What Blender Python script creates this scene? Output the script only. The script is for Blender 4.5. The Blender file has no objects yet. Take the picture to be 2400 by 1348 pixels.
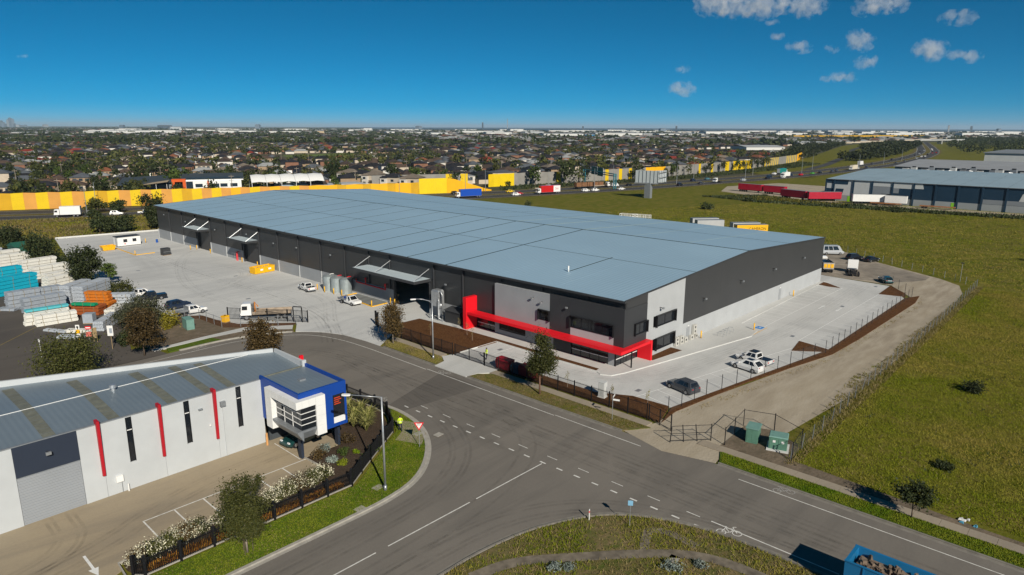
import bpy, math, random
import numpy as np
from mathutils import Matrix, Vector

# ---------------------------------------------------------------- camera, sky, sun, exposure
scene = bpy.context.scene
C = scene.collection
cam_data = bpy.data.cameras.new("camera")
cam_data.sensor_width = 36.0
cam_data.lens = 24.0
cam_data.clip_start = 0.5
cam_data.clip_end = 90000
camera = bpy.data.objects.new("camera", cam_data)
C.objects.link(camera)
camera.matrix_world = (Matrix.Translation((-76.86, -50.23, 33.0)) @ Matrix.Rotation(math.radians(-47.1), 4, 'Z')
                       @ Matrix.Rotation(math.radians(90 - 13.2246), 4, 'X') @ Matrix.Rotation(math.radians(0.2), 4, 'Z'))
scene.camera = camera

SUN_AZ, SUN_EL = math.radians(246.0), math.radians(31.0)      # direction towards the sun, counter-clockwise from +X
sun_dir = Vector((math.cos(SUN_AZ) * math.cos(SUN_EL), math.sin(SUN_AZ) * math.cos(SUN_EL), math.sin(SUN_EL)))
world = bpy.data.worlds.new("World")
scene.world = world
world.use_nodes = True
wt = world.node_tree
wt.nodes.clear()
wo = wt.nodes.new('ShaderNodeOutputWorld')
bg = wt.nodes.new('ShaderNodeBackground')
sky = wt.nodes.new('ShaderNodeTexSky')
sky.sky_type = 'NISHITA'
sky.sun_disc = False
sky.sun_elevation = SUN_EL
sky.sun_rotation = math.atan2(sun_dir.x, sun_dir.y)
sky.altitude = 3000
sky.air_density = 0.6
sky.dust_density = 0.0
sky.ozone_density = 10.0
hsv = wt.nodes.new('ShaderNodeHueSaturation')
hsv.inputs['Hue'].default_value = 0.474
hsv.inputs['Saturation'].default_value = 1.3
hsv.inputs['Value'].default_value = 1.0
wt.links.new(sky.outputs[0], hsv.inputs['Color'])
wt.links.new(hsv.outputs[0], bg.inputs[0])
bg.inputs[1].default_value = 0.060
wt.links.new(bg.outputs[0], wo.inputs[0])

sun_data = bpy.data.lights.new("sun", 'SUN')
sun_data.energy = 5.0
sun_data.angle = math.radians(0.53)
sun_data.color = (1.0, 0.925, 0.80)
sun = bpy.data.objects.new("sun", sun_data)
C.objects.link(sun)
sun.rotation_euler = (-sun_dir).to_track_quat('-Z', 'Y').to_euler()

vs = scene.view_settings
vs.view_transform = 'Standard'
vs.look = 'None'
vs.exposure = 0.0
vs.gamma = 1.0
vs.use_curve_mapping = False
cy = scene.cycles
cy.use_denoising = True
cy.max_bounces = 6
cy.diffuse_bounces = 2
cy.glossy_bounces = 2
cy.transmission_bounces = 3
cy.volume_bounces = 3
cy.transparent_max_bounces = 8
cy.sample_clamp_indirect = 4.0

# ---------------------------------------------------------------- helpers
R = random.Random(11)
KIDS = {}

def link(o, parent=None):
    C.objects.link(o)
    if parent is not None:
        o.parent = parent
        KIDS.setdefault(parent.name, []).append(o)
    return o

def tag(o, label=None, cat=None, group=None, kind=None):
    if label: o["label"] = label
    if cat: o["category"] = cat
    if group: o["group"] = group
    if kind: o["kind"] = kind
    return o

def thing(name, label, cat, loc=(0, 0, 0), rz=0.0, group=None):
    o = bpy.data.objects.new(name, None)
    o.empty_display_size = 0.3
    link(o)
    o.location = loc
    o.rotation_euler = (0, 0, rz)
    return tag(o, label, cat, group)

def copy_tree(o, parent=None):
    c = o.copy()
    link(c, parent)
    for ch in KIDS.get(o.name, []):
        copy_tree(ch, c)
    return c

def dup(o, loc, rz=0.0, label=None, group=None, scale=None):
    c = copy_tree(o)
    c.location = loc
    c.rotation_euler = (0, 0, rz)
    if scale: c.scale = (scale,) * 3 if not isinstance(scale, tuple) else scale
    if label: c["label"] = label
    if group: c["group"] = group
    return c

class MB:
    def __init__(s):
        s.v, s.f, s.m = [], [], []
    def add(s, vs, fs, mi=0):
        o = len(s.v)
        s.v += [tuple(p) for p in vs]
        s.f += [tuple(i + o for i in f) for f in fs]
        s.m += [mi] * len(fs)
        return s
    def box(s, x0, x1, y0, y1, z0, z1, mi=0):
        return s.add([(x0, y0, z0), (x1, y0, z0), (x1, y1, z0), (x0, y1, z0), (x0, y0, z1), (x1, y0, z1), (x1, y1, z1), (x0, y1, z1)],
                     [(3, 2, 1, 0), (4, 5, 6, 7), (0, 1, 5, 4), (1, 2, 6, 5), (2, 3, 7, 6), (3, 0, 4, 7)], mi)
    def obox(s, x, y, z0, lx, ly, h, rz=0.0, mi=0):
        c, n = math.cos(rz), math.sin(rz)
        P = [(-lx / 2, -ly / 2), (lx / 2, -ly / 2), (lx / 2, ly / 2), (-lx / 2, ly / 2)]
        P = [(x + c * a - n * b, y + n * a + c * b) for a, b in P]
        return s.prism(P, z0, z0 + h, mi)
    def prism(s, poly, z0, z1, mi=0, inset=0.0):
        n = len(poly)
        top = poly
        if inset:
            cx = sum(p[0] for p in poly) / n; cyy = sum(p[1] for p in poly) / n
            top = [(cx + (p[0] - cx) * (1 - inset), cyy + (p[1] - cyy) * (1 - inset)) for p in poly]
        vs = [(p[0], p[1], z0) for p in poly] + [(p[0], p[1], z1) for p in top]
        fs = [tuple(range(n - 1, -1, -1)), tuple(range(n, 2 * n))] + [(i, (i + 1) % n, n + (i + 1) % n, n + i) for i in range(n)]
        return s.add(vs, fs, mi)
    def profile(s, prof, axis, a0, a1, mi=0):
        """extrude a closed 2D profile (u,z) along an axis: axis 'x' -> profile in (y,z), 'y' -> profile in (x,z)"""
        n = len(prof)
        if axis == 'x':
            vs = [(a0, u, z) for u, z in prof] + [(a1, u, z) for u, z in prof]
        else:
            vs = [(u, a0, z) for u, z in prof] + [(u, a1, z) for u, z in prof]
        fs = [tuple(range(n)), tuple(range(2 * n - 1, n - 1, -1))] + [(i, n + i, n + (i + 1) % n, (i + 1) % n) for i in range(n)]
        return s.add(vs, fs, mi)
    def poly(s, pts, z, mi=0):
        return s.add([(p[0], p[1], z) for p in pts], [tuple(range(len(pts)))], mi)
    def cyl(s, x, y, z0, z1, r0, r1=None, n=12, mi=0):
        r1 = r0 if r1 is None else r1
        vs = [(x + r0 * math.cos(2 * math.pi * i / n), y + r0 * math.sin(2 * math.pi * i / n), z0) for i in range(n)]
        vs += [(x + r1 * math.cos(2 * math.pi * i / n), y + r1 * math.sin(2 * math.pi * i / n), z1) for i in range(n)]
        fs = [tuple(range(n - 1, -1, -1)), tuple(range(n, 2 * n))] + [(i, (i + 1) % n, n + (i + 1) % n, n + i) for i in range(n)]
        return s.add(vs, fs, mi)
    def tube(s, pts, r, n=6, mi=0):
        pts = [Vector(p) for p in pts]
        rs = r if isinstance(r, (list, tuple)) else [r] * len(pts)
        vs = []
        for i, p in enumerate(pts):
            a = pts[max(0, i - 1)]; b = pts[min(len(pts) - 1, i + 1)]
            d = (b - a).normalized()
            ref = Vector((0, 0, 1)) if abs(d.z) < 0.9 else Vector((1, 0, 0))
            u = d.cross(ref).normalized(); w = u.cross(d).normalized()
            vs += [tuple(p + rs[i] * (math.cos(2 * math.pi * k / n) * u + math.sin(2 * math.pi * k / n) * w)) for k in range(n)]
        fs = []
        for i in range(len(pts) - 1):
            for k in range(n):
                fs.append((i * n + k, i * n + (k + 1) % n, (i + 1) * n + (k + 1) % n, (i + 1) * n + k))
        fs += [tuple(range(n - 1, -1, -1)), tuple(range((len(pts) - 1) * n, len(pts) * n))]
        return s.add(vs, fs, mi)
    def loft(s, rings, mi=0, cap=True):
        n = len(rings[0])
        vs = [p for r in rings for p in r]
        fs = []
        for i in range(len(rings) - 1):
            for k in range(n):
                fs.append((i * n + k, i * n + (k + 1) % n, (i + 1) * n + (k + 1) % n, (i + 1) * n + k))
        if cap:
            fs += [tuple(range(n - 1, -1, -1)), tuple(range((len(rings) - 1) * n, len(rings) * n))]
        return s.add(vs, fs, mi)
    def mesh(s, name, mats, smooth=False):
        me = bpy.data.meshes.new(name)
        me.from_pydata(s.v, [], s.f)
        for m in (mats if isinstance(mats, (list, tuple)) else [mats]):
            me.materials.append(m)
        if len(me.materials) > 1:
            me.polygons.foreach_set('material_index', s.m)
        if smooth:
            me.polygons.foreach_set('use_smooth', [True] * len(me.polygons))
        me.update()
        return me
    def build(s, name, mats, parent=None, smooth=False, loc=None, rz=None):
        o = bpy.data.objects.new(name, s.mesh(name, mats, smooth))
        if loc is not None: o.location = loc
        if rz is not None: o.rotation_euler = (0, 0, rz)
        return link(o, parent)

def obj(name, me, parent=None, loc=None, rz=None):
    o = bpy.data.objects.new(name, me)
    if loc is not None: o.location = loc
    if rz is not None: o.rotation_euler = (0, 0, rz)
    return link(o, parent)

def B(x0, x1, y0, y1, z0, z1):
    return MB().box(x0, x1, y0, y1, z0, z1)

def np_mesh(name, verts, faces, mat):
    """verts (N,3) array; faces (M,k) array of equal-sized polygons"""
    me = bpy.data.meshes.new(name)
    verts = np.asarray(verts, np.float32); faces = np.asarray(faces, np.int32)
    k = faces.shape[1]
    me.vertices.add(len(verts)); me.vertices.foreach_set('co', verts.ravel())
    me.loops.add(faces.size); me.loops.foreach_set('vertex_index', faces.ravel())
    me.polygons.add(len(faces)); me.polygons.foreach_set('loop_start', np.arange(0, faces.size, k, dtype=np.int32))
    me.materials.append(mat)
    me.update(calc_edges=True)
    return me

def smooth_path(pts, it=2, closed=False):
    for _ in range(it):
        q = []
        n = len(pts)
        rng = range(n) if closed else range(n - 1)
        if not closed: q.append(pts[0])
        for i in rng:
            a, b = pts[i], pts[(i + 1) % n]
            q.append((a[0] * .75 + b[0] * .25, a[1] * .75 + b[1] * .25))
            q.append((a[0] * .25 + b[0] * .75, a[1] * .25 + b[1] * .75))
        if not closed: q.append(pts[-1])
        pts = q
    return pts

def offset_path(pts, d):
    out = []
    for i, p in enumerate(pts):
        a = pts[max(0, i - 1)]; b = pts[min(len(pts) - 1, i + 1)]
        dx, dy = b[0] - a[0], b[1] - a[1]
        l = math.hypot(dx, dy) or 1
        out.append((p[0] - dy / l * d, p[1] + dx / l * d))
    return out

def strip(mb, pts, d0, d1, z0, z1, mi=0):
    a, b = offset_path(pts, d0), offset_path(pts, d1)
    n = len(pts)
    for i in range(n - 1):
        mb.add([(*a[i], z0), (*b[i], z0), (*b[i + 1], z0), (*a[i + 1], z0), (*a[i], z1), (*b[i], z1), (*b[i + 1], z1), (*a[i + 1], z1)],
               [(4, 5, 6, 7), (7, 6, 5, 4)][:1] + [(0, 3, 7, 4), (1, 5, 6, 2)] + ([(0, 4, 5, 1)] if i == 0 else []) + ([(3, 2, 6, 7)] if i == n - 2 else []), mi)
    return mb

def flat_strip(mb, pts, d0, d1, z, mi=0):
    a, b = offset_path(pts, d0), offset_path(pts, d1)
    for i in range(len(pts) - 1):
        mb.add([(*a[i], z), (*a[i + 1], z), (*b[i + 1], z), (*b[i], z)], [(0, 1, 2, 3)], mi)
    return mb

def flat(name, pts, z, mat, kind="structure", thick=None):
    mb = MB()
    if thick: mb.prism(pts, z - thick, z)
    else: mb.poly(pts, z)
    o = mb.build(name, mat)
    # make the sheet face up
    if o.data.polygons[0 if not thick else 1].normal.z < 0:
        o.data.flip_normals()
    o["kind"] = kind
    return o

# ---------------------------------------------------------------- materials
MATS = {}

def nodes_of(name):
    m = bpy.data.materials.new(name)
    m.use_nodes = True
    nt = m.node_tree
    return m, nt, nt.nodes['Principled BSDF']

def mix_rgb(nt, fac, a, b, blend='MIX'):
    n = nt.nodes.new('ShaderNodeMix')
    n.data_type = 'RGBA'
    n.blend_type = blend
    for sock, v in ((n.inputs['Factor'], fac), (n.inputs['A'], a), (n.inputs['B'], b)):
        if sock.name in ('Factor',) and isinstance(v, (int, float)): sock.default_value = v
        elif isinstance(v, (tuple, list)): sock.default_value = (*v[:3], 1)
        elif isinstance(v, (int, float)): sock.default_value = (v, v, v, 1)
        else: nt.links.new(v, sock)
    return n.outputs['Result']

def ramp(nt, src, lo, hi):
    n = nt.nodes.new('ShaderNodeMapRange')
    nt.links.new(src, n.inputs['Value'])
    n.inputs['From Min'].default_value = lo
    n.inputs['From Max'].default_value = hi
    return n.outputs['Result']

def noise_tex(nt, scale, detail=4, stretch=None, rot=0.0, rough=0.55, dist=0.0, coord='POS'):
    if coord == 'POS':
        g = nt.nodes.new('ShaderNodeNewGeometry'); src = g.outputs['Position']
    else:
        g = nt.nodes.new('ShaderNodeTexCoord'); src = g.outputs['Object']
    if stretch or rot:
        mp = nt.nodes.new('ShaderNodeMapping')
        nt.links.new(src, mp.inputs['Vector'])
        if rot: mp.inputs['Rotation'].default_value = (0, 0, rot)
        if stretch: mp.inputs['Scale'].default_value = stretch
        src = mp.outputs['Vector']
    n = nt.nodes.new('ShaderNodeTexNoise')
    n.inputs['Scale'].default_value = scale
    n.inputs['Detail'].default_value = detail
    n.inputs['Roughness'].default_value = rough
    n.inputs['Distortion'].default_value = dist
    nt.links.new(src, n.inputs['Vector'])
    return n.outputs['Fac']

def mat(name, col, rough=0.7, var=0.12, scale=2.0, metal=0.0, spec=0.3, bump=0.0, bscale=None, big=0.0, bigscale=0.05, coord='POS', coat=0.0):
    if name in MATS: return MATS[name]
    m, nt, bs = nodes_of(name)
    bs.inputs['Roughness'].default_value = rough
    bs.inputs['Metallic'].default_value = metal
    bs.inputs['Specular IOR Level'].default_value = spec
    bs.inputs['Coat Weight'].default_value = coat
    if var > 0:
        f = ramp(nt, noise_tex(nt, scale, 5, coord=coord), .3, .7)
        c = mix_rgb(nt, f, tuple(min(1, x * (1 - var)) for x in col), tuple(min(1, x * (1 + var)) for x in col))
        if big:
            f2 = ramp(nt, noise_tex(nt, bigscale, 3, coord=coord), .35, .65)
            c = mix_rgb(nt, f2, mix_rgb(nt, 1.0, c, (1 - big,) * 3, 'MULTIPLY'), c)
        nt.links.new(c, bs.inputs['Base Color'])
    else:
        bs.inputs['Base Color'].default_value = (*col, 1)
    if bump:
        b = nt.nodes.new('ShaderNodeBump')
        b.inputs['Strength'].default_value = bump
        b.inputs['Distance'].default_value = 0.05
        nt.links.new(noise_tex(nt, bscale or scale * 6, 4, coord=coord), b.inputs['Height'])
        nt.links.new(b.outputs[0], bs.inputs['Normal'])
    MATS[name] = m
    return m

def leaf_mat(name, col, col2, rough=0.6, patch=None):
    m, nt, bs = nodes_of(name)
    g = nt.nodes.new('ShaderNodeNewGeometry')
    oi = nt.nodes.new('ShaderNodeObjectInfo')
    c = mix_rgb(nt, g.outputs['Random Per Island'], col, col2)
    if patch:
        c = mix_rgb(nt, ramp(nt, noise_tex(nt, patch[1], 6, None, 0, .62, .6), .38, .58), c, mix_rgb(nt, g.outputs['Random Per Island'], patch[0], tuple(1.5 * q for q in patch[0])))
    hs = nt.nodes.new('ShaderNodeHueSaturation')
    nt.links.new(c, hs.inputs['Color'])
    mr = nt.nodes.new('ShaderNodeMapRange')
    nt.links.new(oi.outputs['Random'], mr.inputs['Value'])
    mr.inputs['To Min'].default_value = 0.75
    mr.inputs['To Max'].default_value = 1.25
    nt.links.new(mr.outputs[0], hs.inputs['Value'])
    nt.links.new(hs.outputs[0], bs.inputs['Base Color'])
    bs.inputs['Roughness'].default_value = rough
    bs.inputs['Specular IOR Level'].default_value = 0.2 if not patch else 0.04
    MATS[name] = m
    return m

def ground_mat(name, cols, scale, rough=0.9, bump=0.3, bscale=3.0, stretch=None, rot=0.0, detail=6, specks=None):
    """cols: base, second, third colours blended by layered noise"""
    m, nt, bs = nodes_of(name)
    f1 = ramp(nt, noise_tex(nt, scale, detail, stretch, rot, 0.65), .35, .65)
    f2 = ramp(nt, noise_tex(nt, scale * 5.3, detail, stretch, rot, 0.6), .4, .7)
    c = mix_rgb(nt, f1, cols[0], cols[1])
    if len(cols) > 2: c = mix_rgb(nt, f2, c, cols[2])
    f3 = ramp(nt, noise_tex(nt, bscale * 4, 3), .2, .8)
    c = mix_rgb(nt, f3, mix_rgb(nt, 1.0, c, (.82,) * 3, 'MULTIPLY'), c)
    if specks:
        f4 = ramp(nt, noise_tex(nt, specks[1], 2), specks[2], specks[2] + .06)
        c = mix_rgb(nt, f4, c, specks[0])
    nt.links.new(c, bs.inputs['Base Color'])
    bs.inputs['Roughness'].default_value = rough
    bs.inputs['Specular IOR Level'].default_value = 0.06
    if bump:
        b = nt.nodes.new('ShaderNodeBump')
        b.inputs['Strength'].default_value = bump
        b.inputs['Distance'].default_value = 0.15
        nt.links.new(noise_tex(nt, bscale, 5), b.inputs['Height'])
        nt.links.new(b.outputs[0], bs.inputs['Normal'])
    MATS[name] = m
    return m

def ribbed(name, col, axis, pitch, depth=0.03, rough=0.45, metal=0.0, spec=0.4, var=0.06, scale=0.25):
    """sheet metal with fine ribs as relief; axis = direction along which the ribs repeat"""
    m, nt, bs = nodes_of(name)
    f = ramp(nt, noise_tex(nt, scale, 4), .3, .7)
    nt.links.new(mix_rgb(nt, f, tuple(x * (1 - var) for x in col), tuple(min(1, x * (1 + var)) for x in col)), bs.inputs['Base Color'])
    bs.inputs['Roughness'].default_value = rough
    bs.inputs['Metallic'].default_value = metal
    bs.inputs['Specular IOR Level'].default_value = spec
    g = nt.nodes.new('ShaderNodeNewGeometry')
    w = nt.nodes.new('ShaderNodeTexWave')
    w.wave_type = 'BANDS'; w.bands_direction = axis
    w.inputs['Scale'].default_value = 2 * math.pi / pitch / 20
    nt.links.new(g.outputs['Position'], w.inputs['Vector'])
    b = nt.nodes.new('ShaderNodeBump')
    b.inputs['Strength'].default_value = 0.6
    b.inputs['Distance'].default_value = depth
    nt.links.new(w.outputs['Fac'], b.inputs['Height'])
    nt.links.new(b.outputs[0], bs.inputs['Normal'])
    MATS[name] = m
    return m

# paving
def concrete_mat(name, a, b_, stain, tracks=0.0, rot=0.0):
    m, nt, bs = nodes_of(name)
    f1 = ramp(nt, noise_tex(nt, .06, 6, None, 0, .65), .35, .65)
    c = mix_rgb(nt, f1, a, b_)
    f2 = ramp(nt, noise_tex(nt, .12, 8, (.18, 1.0, 1), rot, .7, 1.2), .47, .74)
    c = mix_rgb(nt, f2, c, stain)
    f3 = ramp(nt, noise_tex(nt, .035, 6, (1.0, .35, 1), rot, .6, 2.0), .55, .72)
    m3 = nt.nodes.new('ShaderNodeMath'); m3.operation = 'MULTIPLY'; m3.inputs[1].default_value = tracks
    nt.links.new(f3, m3.inputs[0])
    c = mix_rgb(nt, m3.outputs[0], c, tuple(x * .74 for x in stain))
    f4 = ramp(nt, noise_tex(nt, 5, 4), .25, .75)
    c = mix_rgb(nt, f4, mix_rgb(nt, 1.0, c, (.9,) * 3, 'MULTIPLY'), c)
    nt.links.new(c, bs.inputs['Base Color'])
    bs.inputs['Roughness'].default_value = .85
    bs.inputs['Specular IOR Level'].default_value = .2
    MATS[name] = m
    return m

M_yard = concrete_mat('yard_concrete', (.62, .62, .60), (.55, .555, .545), (.44, .445, .445), .5, .5)
M_park = concrete_mat('carpark_concrete', (.62, .62, .605), (.56, .56, .545), (.46, .465, .455), .45, 0)
M_path = concrete_mat('light_path_concrete', (.60, .60, .58), (.54, .54, .52), (.46, .46, .44), .1)
M_tanconc = concrete_mat('tan_concrete', (.40, .325, .22), (.335, .28, .20), (.235, .20, .155), .75)
M_oldpath = concrete_mat('old_path_concrete', (.36, .305, .235), (.31, .265, .205), (.25, .215, .17), .2)
M_asphalt = concrete_mat('worn_asphalt', (.215, .194, .168), (.178, .162, .142), (.142, .130, .116), .75, .2)
M_asphalt2 = concrete_mat('dark_asphalt', (.120, .106, .092), (.100, .089, .079), (.080, .072, .066), .5)
M_fwy = mat('freeway_asphalt', (.055, .054, .055), .85, .15, .1)
M_kerb = mat('kerb_concrete', (.36, .34, .30), .85, .15, 1.5)
M_kerbw = mat('new_kerb_concrete', (.60, .60, .58), .85, .08, 1.5)
M_paint = mat('road_paint', (.66, .65, .61), .7, .22, 2.5)
M_paintw = mat('worn_road_paint', (.36, .35, .33), .8, .35, 5)
M_yline = mat('yellow_paint', (.80, .42, .02), .6, .15, 2)
M_bluep = mat('blue_bay_paint', (.02, .22, .62), .6, .1, 3)
M_mulch = ground_mat('mulch', [(.115, .052, .022), (.078, .034, .015), (.16, .080, .035)], .8, bump=.8, bscale=6, specks=((.24, .15, .08), 9, .66))
M_field = ground_mat('field_soil_grass', [(.090, .110, .006), (.135, .140, .014), (.20, .165, .040)], .06, bump=.6, bscale=2.2)
M_lawn = ground_mat('lawn', [(.060, .115, .010), (.085, .14, .014), (.13, .15, .025)], .35, bump=.5, bscale=5)
M_dry = ground_mat('dry_verge', [(.13, .115, .04), (.24, .175, .095), (.09, .115, .022)], .25, bump=.5, bscale=5)
M_gravel = ground_mat('gravel_track', [(.42, .36, .27), (.33, .28, .215), (.48, .42, .33)], .12, bump=.4, bscale=4, stretch=(.22, 1, 1))
M_dirt = ground_mat('bare_dirt', [(.17, .135, .10), (.23, .18, .13), (.12, .10, .07)], .15, bump=.5, bscale=3)
M_gmulch = ground_mat('garden_soil', [(.075, .055, .04), (.10, .07, .05), (.055, .04, .03)], 1.2, bump=.7, bscale=6)
M_subground = ground_mat('suburb_ground', [(.060, .070, .030), (.11, .10, .06), (.15, .13, .10)], .02, bump=0)
M_far = ground_mat('far_plain', [(.055, .065, .035), (.08, .08, .05), (.12, .11, .085)], .004, bump=0)
# buildings
M_char = ribbed('charcoal_cladding', (.036, .038, .041), 'Y', .28, .03, .42)
M_charx = ribbed('charcoal_cladding_end', (.044, .045, .047), 'X', .28, .012, .5)
M_charflat = mat('charcoal_panel', (.042, .044, .048), .5, .06, .3)
M_grey = mat('grey_tilt_panel', (.31, .325, .34), .7, .05, .4, big=.06)
M_lgrey = mat('light_grey_panel', (.42, .435, .445), .7, .05, .4, big=.06)
M_mgrey = mat('mid_grey_panel', (.23, .24, .255), .7, .05, .4)
M_red = mat('red_panel', (.75, .008, .018), .45, .04, .5, spec=.4)
M_roof = ribbed('roof_sheet', (.34, .49, .60), 'Y', .76, .05, .45, .12, .5, .05, .05)
M_seam = mat('roof_seam', (.045, .07, .08), .6, .1, 1)
M_seaml = mat('roof_translucent_seam', (.36, .46, .44), .5, .1, 1)
M_dark = mat('dark_void', (.012, .012, .014), .8, 0)
M_glass = mat('window_glass', (.012, .015, .02), .06, 0, spec=.7)
M_glassb = mat('blue_window_glass', (.02, .035, .05), .1, 0, spec=.7)
M_black = mat('black_metal', (.012, .012, .014), .45, .1, 2)
M_galv = mat('galvanised_steel', (.46, .48, .50), .35, .12, 3, .6, .5)
M_galvd = mat('dull_steel', (.28, .30, .32), .5, .12, 3, .4, .5)
M_white = mat('white_render', (.49, .515, .53), .8, .05, .5, big=.05, bigscale=.2)
M_whitep = mat('white_paint', (.78, .78, .76), .5, .04, 1)
M_navy = mat('navy_panel', (.025, .034, .055), .55, .05, .5)
M_blue = mat('blue_panel', (.008, .055, .30), .45, .05, .5)
M_wroof = ribbed('grey_roof_sheet', (.22, .27, .31), 'X', .5, .02, .45, .3, .5, .06, .2)
M_sky = mat('fibreglass_rooflight', (.16, .165, .135), .6, .2, 1.5)
M_roller = ribbed('roller_shutter', (.30, .32, .345), 'Z', .12, .03, .5)
M_yellow = mat('yellow_safety_paint', (.82, .44, .01), .5, .08, 2)
M_tank = mat('zinc_tank', (.36, .41, .42), .4, .12, 1.2, .4)
M_trunk = mat('bark', (.12, .09, .065), .9, .3, 4)
M_trunkl = mat('pale_bark', (.30, .25, .20), .9, .25, 4)
M_tyre = mat('tyre_rubber', (.015, .015, .016), .8, 0)
M_rim = mat('alloy_rim', (.35, .35, .36), .35, 0, metal=.7)
M_lampr = mat('tail_lamp', (.45, .01, .01), .3, 0, spec=.5)
M_lampw = mat('head_lamp', (.75, .77, .8), .15, 0, spec=.6)
# ================================================================ ground, roads, paving
flat('ground', [(-30000, -30000), (60000, -30000), (60000, 60000), (-30000, 60000)], -0.45, M_far)
flat('field', [(-260, -260), (420, -260), (420, 120), (150, 200), (-30, 262), (-260, 380)], -0.06, M_field)
M_drygrass = ground_mat('dry_paddock_grass', [(.13, .11, .035), (.10, .10, .025), (.19, .145, .06)], .09, bump=.6, bscale=2.5)
flat('dry_paddock', [(-150, 196), (-33, 190), (-22, 187.4), (6, 182.8), (84, 172), (84, 202), (18, 228), (-24, 249), (-150, 312)], -0.045, M_drygrass)

outer_bend = [(-17.0, 32), (-17.05, 37), (-17.6, 42.4), (-19.3, 46.3), (-21.9, 49.3), (-26.1, 51.9), (-32.4, 53.4), (-38, 53.2), (-46, 52.8), (-95, 53)]
inner_bend = [(-95, 41), (-44, 41), (-37.5, 40), (-32.5, 35.5), (-30.6, 28), (-30.6, 14.3)]
corner_w = [(-30.6, 14.3), (-30.35, 10.5), (-31.3, 6.0), (-33.6, 2.0), (-36.9, -1.4), (-40.1, -3.3), (-43.7, -4.0), (-46.9, -4.1), (-58, -4.1), (-150, -4.1)]
corner_se = [(-150, -15.5), (-47.4, -15.45), (-43.0, -15.5), (-37.6, -16.5), (-33.0, -18.8), (-31.2, -20.4), (-29.4, -22.9), (-28.0, -26.7), (-27.5, -30), (-27.4, -36), (-27.4, -150)]
ob, ib, cw, cs = smooth_path(outer_bend), smooth_path(inner_bend), smooth_path(corner_w), smooth_path(corner_se)
flat('road', [(-16.4, -150), (-16.4, -40), (-17.0, 0)] + ob + ib[:-1] + cw + cs, 0.0, M_asphalt)
# darker resurfaced patch across the bend and worn wheel tracks come from the material
M_patch = concrete_mat('asphalt_patch', (.150, .136, .120), (.135, .122, .108), (.118, .107, .096), .2)
flat('road_patch', [(-30.2, 13.6), (-18.2, 17.6), (-18.2, 9.6), (-30.0, 10.9)], 0.004, M_patch)

# kerbs (raised edge stones along the carriageway)
M_kerbd = mat('weathered_kerb', (.21, .195, .17), .85, .2, 1.5)
def kerb(name, pts, side, mat_=M_kerb, w=.30):
    mb = strip(MB(), pts, 0.0, w * side, -0.1, 0.13)
    strip(mb, pts, -0.36 * side, 0.0, -0.1, 0.006)
    o = mb.build(name, mat_)
    o["kind"] = "structure"
main_n = [(-16.4, -150), (-16.4, -40), (-16.5, -22.6)]
kerb('kerb', main_n, -1, M_kerbd, .16)
kerb('kerb', [(-16.8, -11.2), (-17.0, 0), (-17.0, 13.6)], -1, M_kerbd, .16)
kerb('kerb', [(-17.0, 20.2), (-17.0, 32.5)], -1, M_kerbd, .16)
kerb('kerb', [p for p in ob if p[0] < -22.2 and p[0] > -39.5], -1)
kerb('kerb', ib, -1)
kerb('kerb', cw, -1)
kerb('kerb', cs, -1, M_kerbd, .18)

# verges, footpaths
flat('grass_verge', [(-16.15, -150), (-14.05, -150), (-14.05, -21.6), (-16.2, -22.6), (-16.12, -40)], 0.10, M_lawn, thick=.2)
flat('dry_verge', [(-16.7, -11.3), (-13.95, -13.2), (-13.95, 11.6), (-15.3, 13.3), (-16.7, 13.6)], 0.10, M_dry, thick=.2)
flat('dry_verge', [(-16.7, 20.4), (-15.0, 20.7), (-13.95, 22.2), (-13.95, 35.3), (-15.4, 34.2), (-16.7, 32.5)], 0.10, M_dry, thick=.2)
def slab_path(name, x0, x1, y0, y1, step, mat_, z=0.11):
    t = bpy.data.objects.new(name, None); link(t); t["kind"] = "structure"
    me = MB().box(x0, x1, 0.012, step - .012, -.15, 0).mesh('paving_slab', mat_)
    y = y0
    while y < y1 - .01:
        o = obj('paving_slab', me, t, (R.uniform(-.01, .01), y, z + R.uniform(-.006, .006)))
        y += step
    return t
slab_path('footpath', -14.0, -12.75, -62, -20.9, 2.05, M_oldpath)
slab_path('footpath', -13.9, -12.65, -12.6, 12.4, 2.5, M_oldpath)
slab_path('footpath', -13.9, -12.65, 22.6, 35.1, 2.5, M_oldpath)
flat('driveway', [(-17.2, 13.7), (-15.2, 13.5), (-13.8, 12.4), (-10.8, 12.6), (-10.8, 21.6), (-13.8, 22.4), (-15.0, 20.6), (-17.2, 20.1)], 0.085, M_path, thick=.2)
flat('dirt_strip', [(-12.6, -62), (-12.1, -62), (-11.9, -45), (-11.2, -36), (-10.6, -27.5), (-12.6, -27.5)], 0.0, M_dirt)

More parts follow.
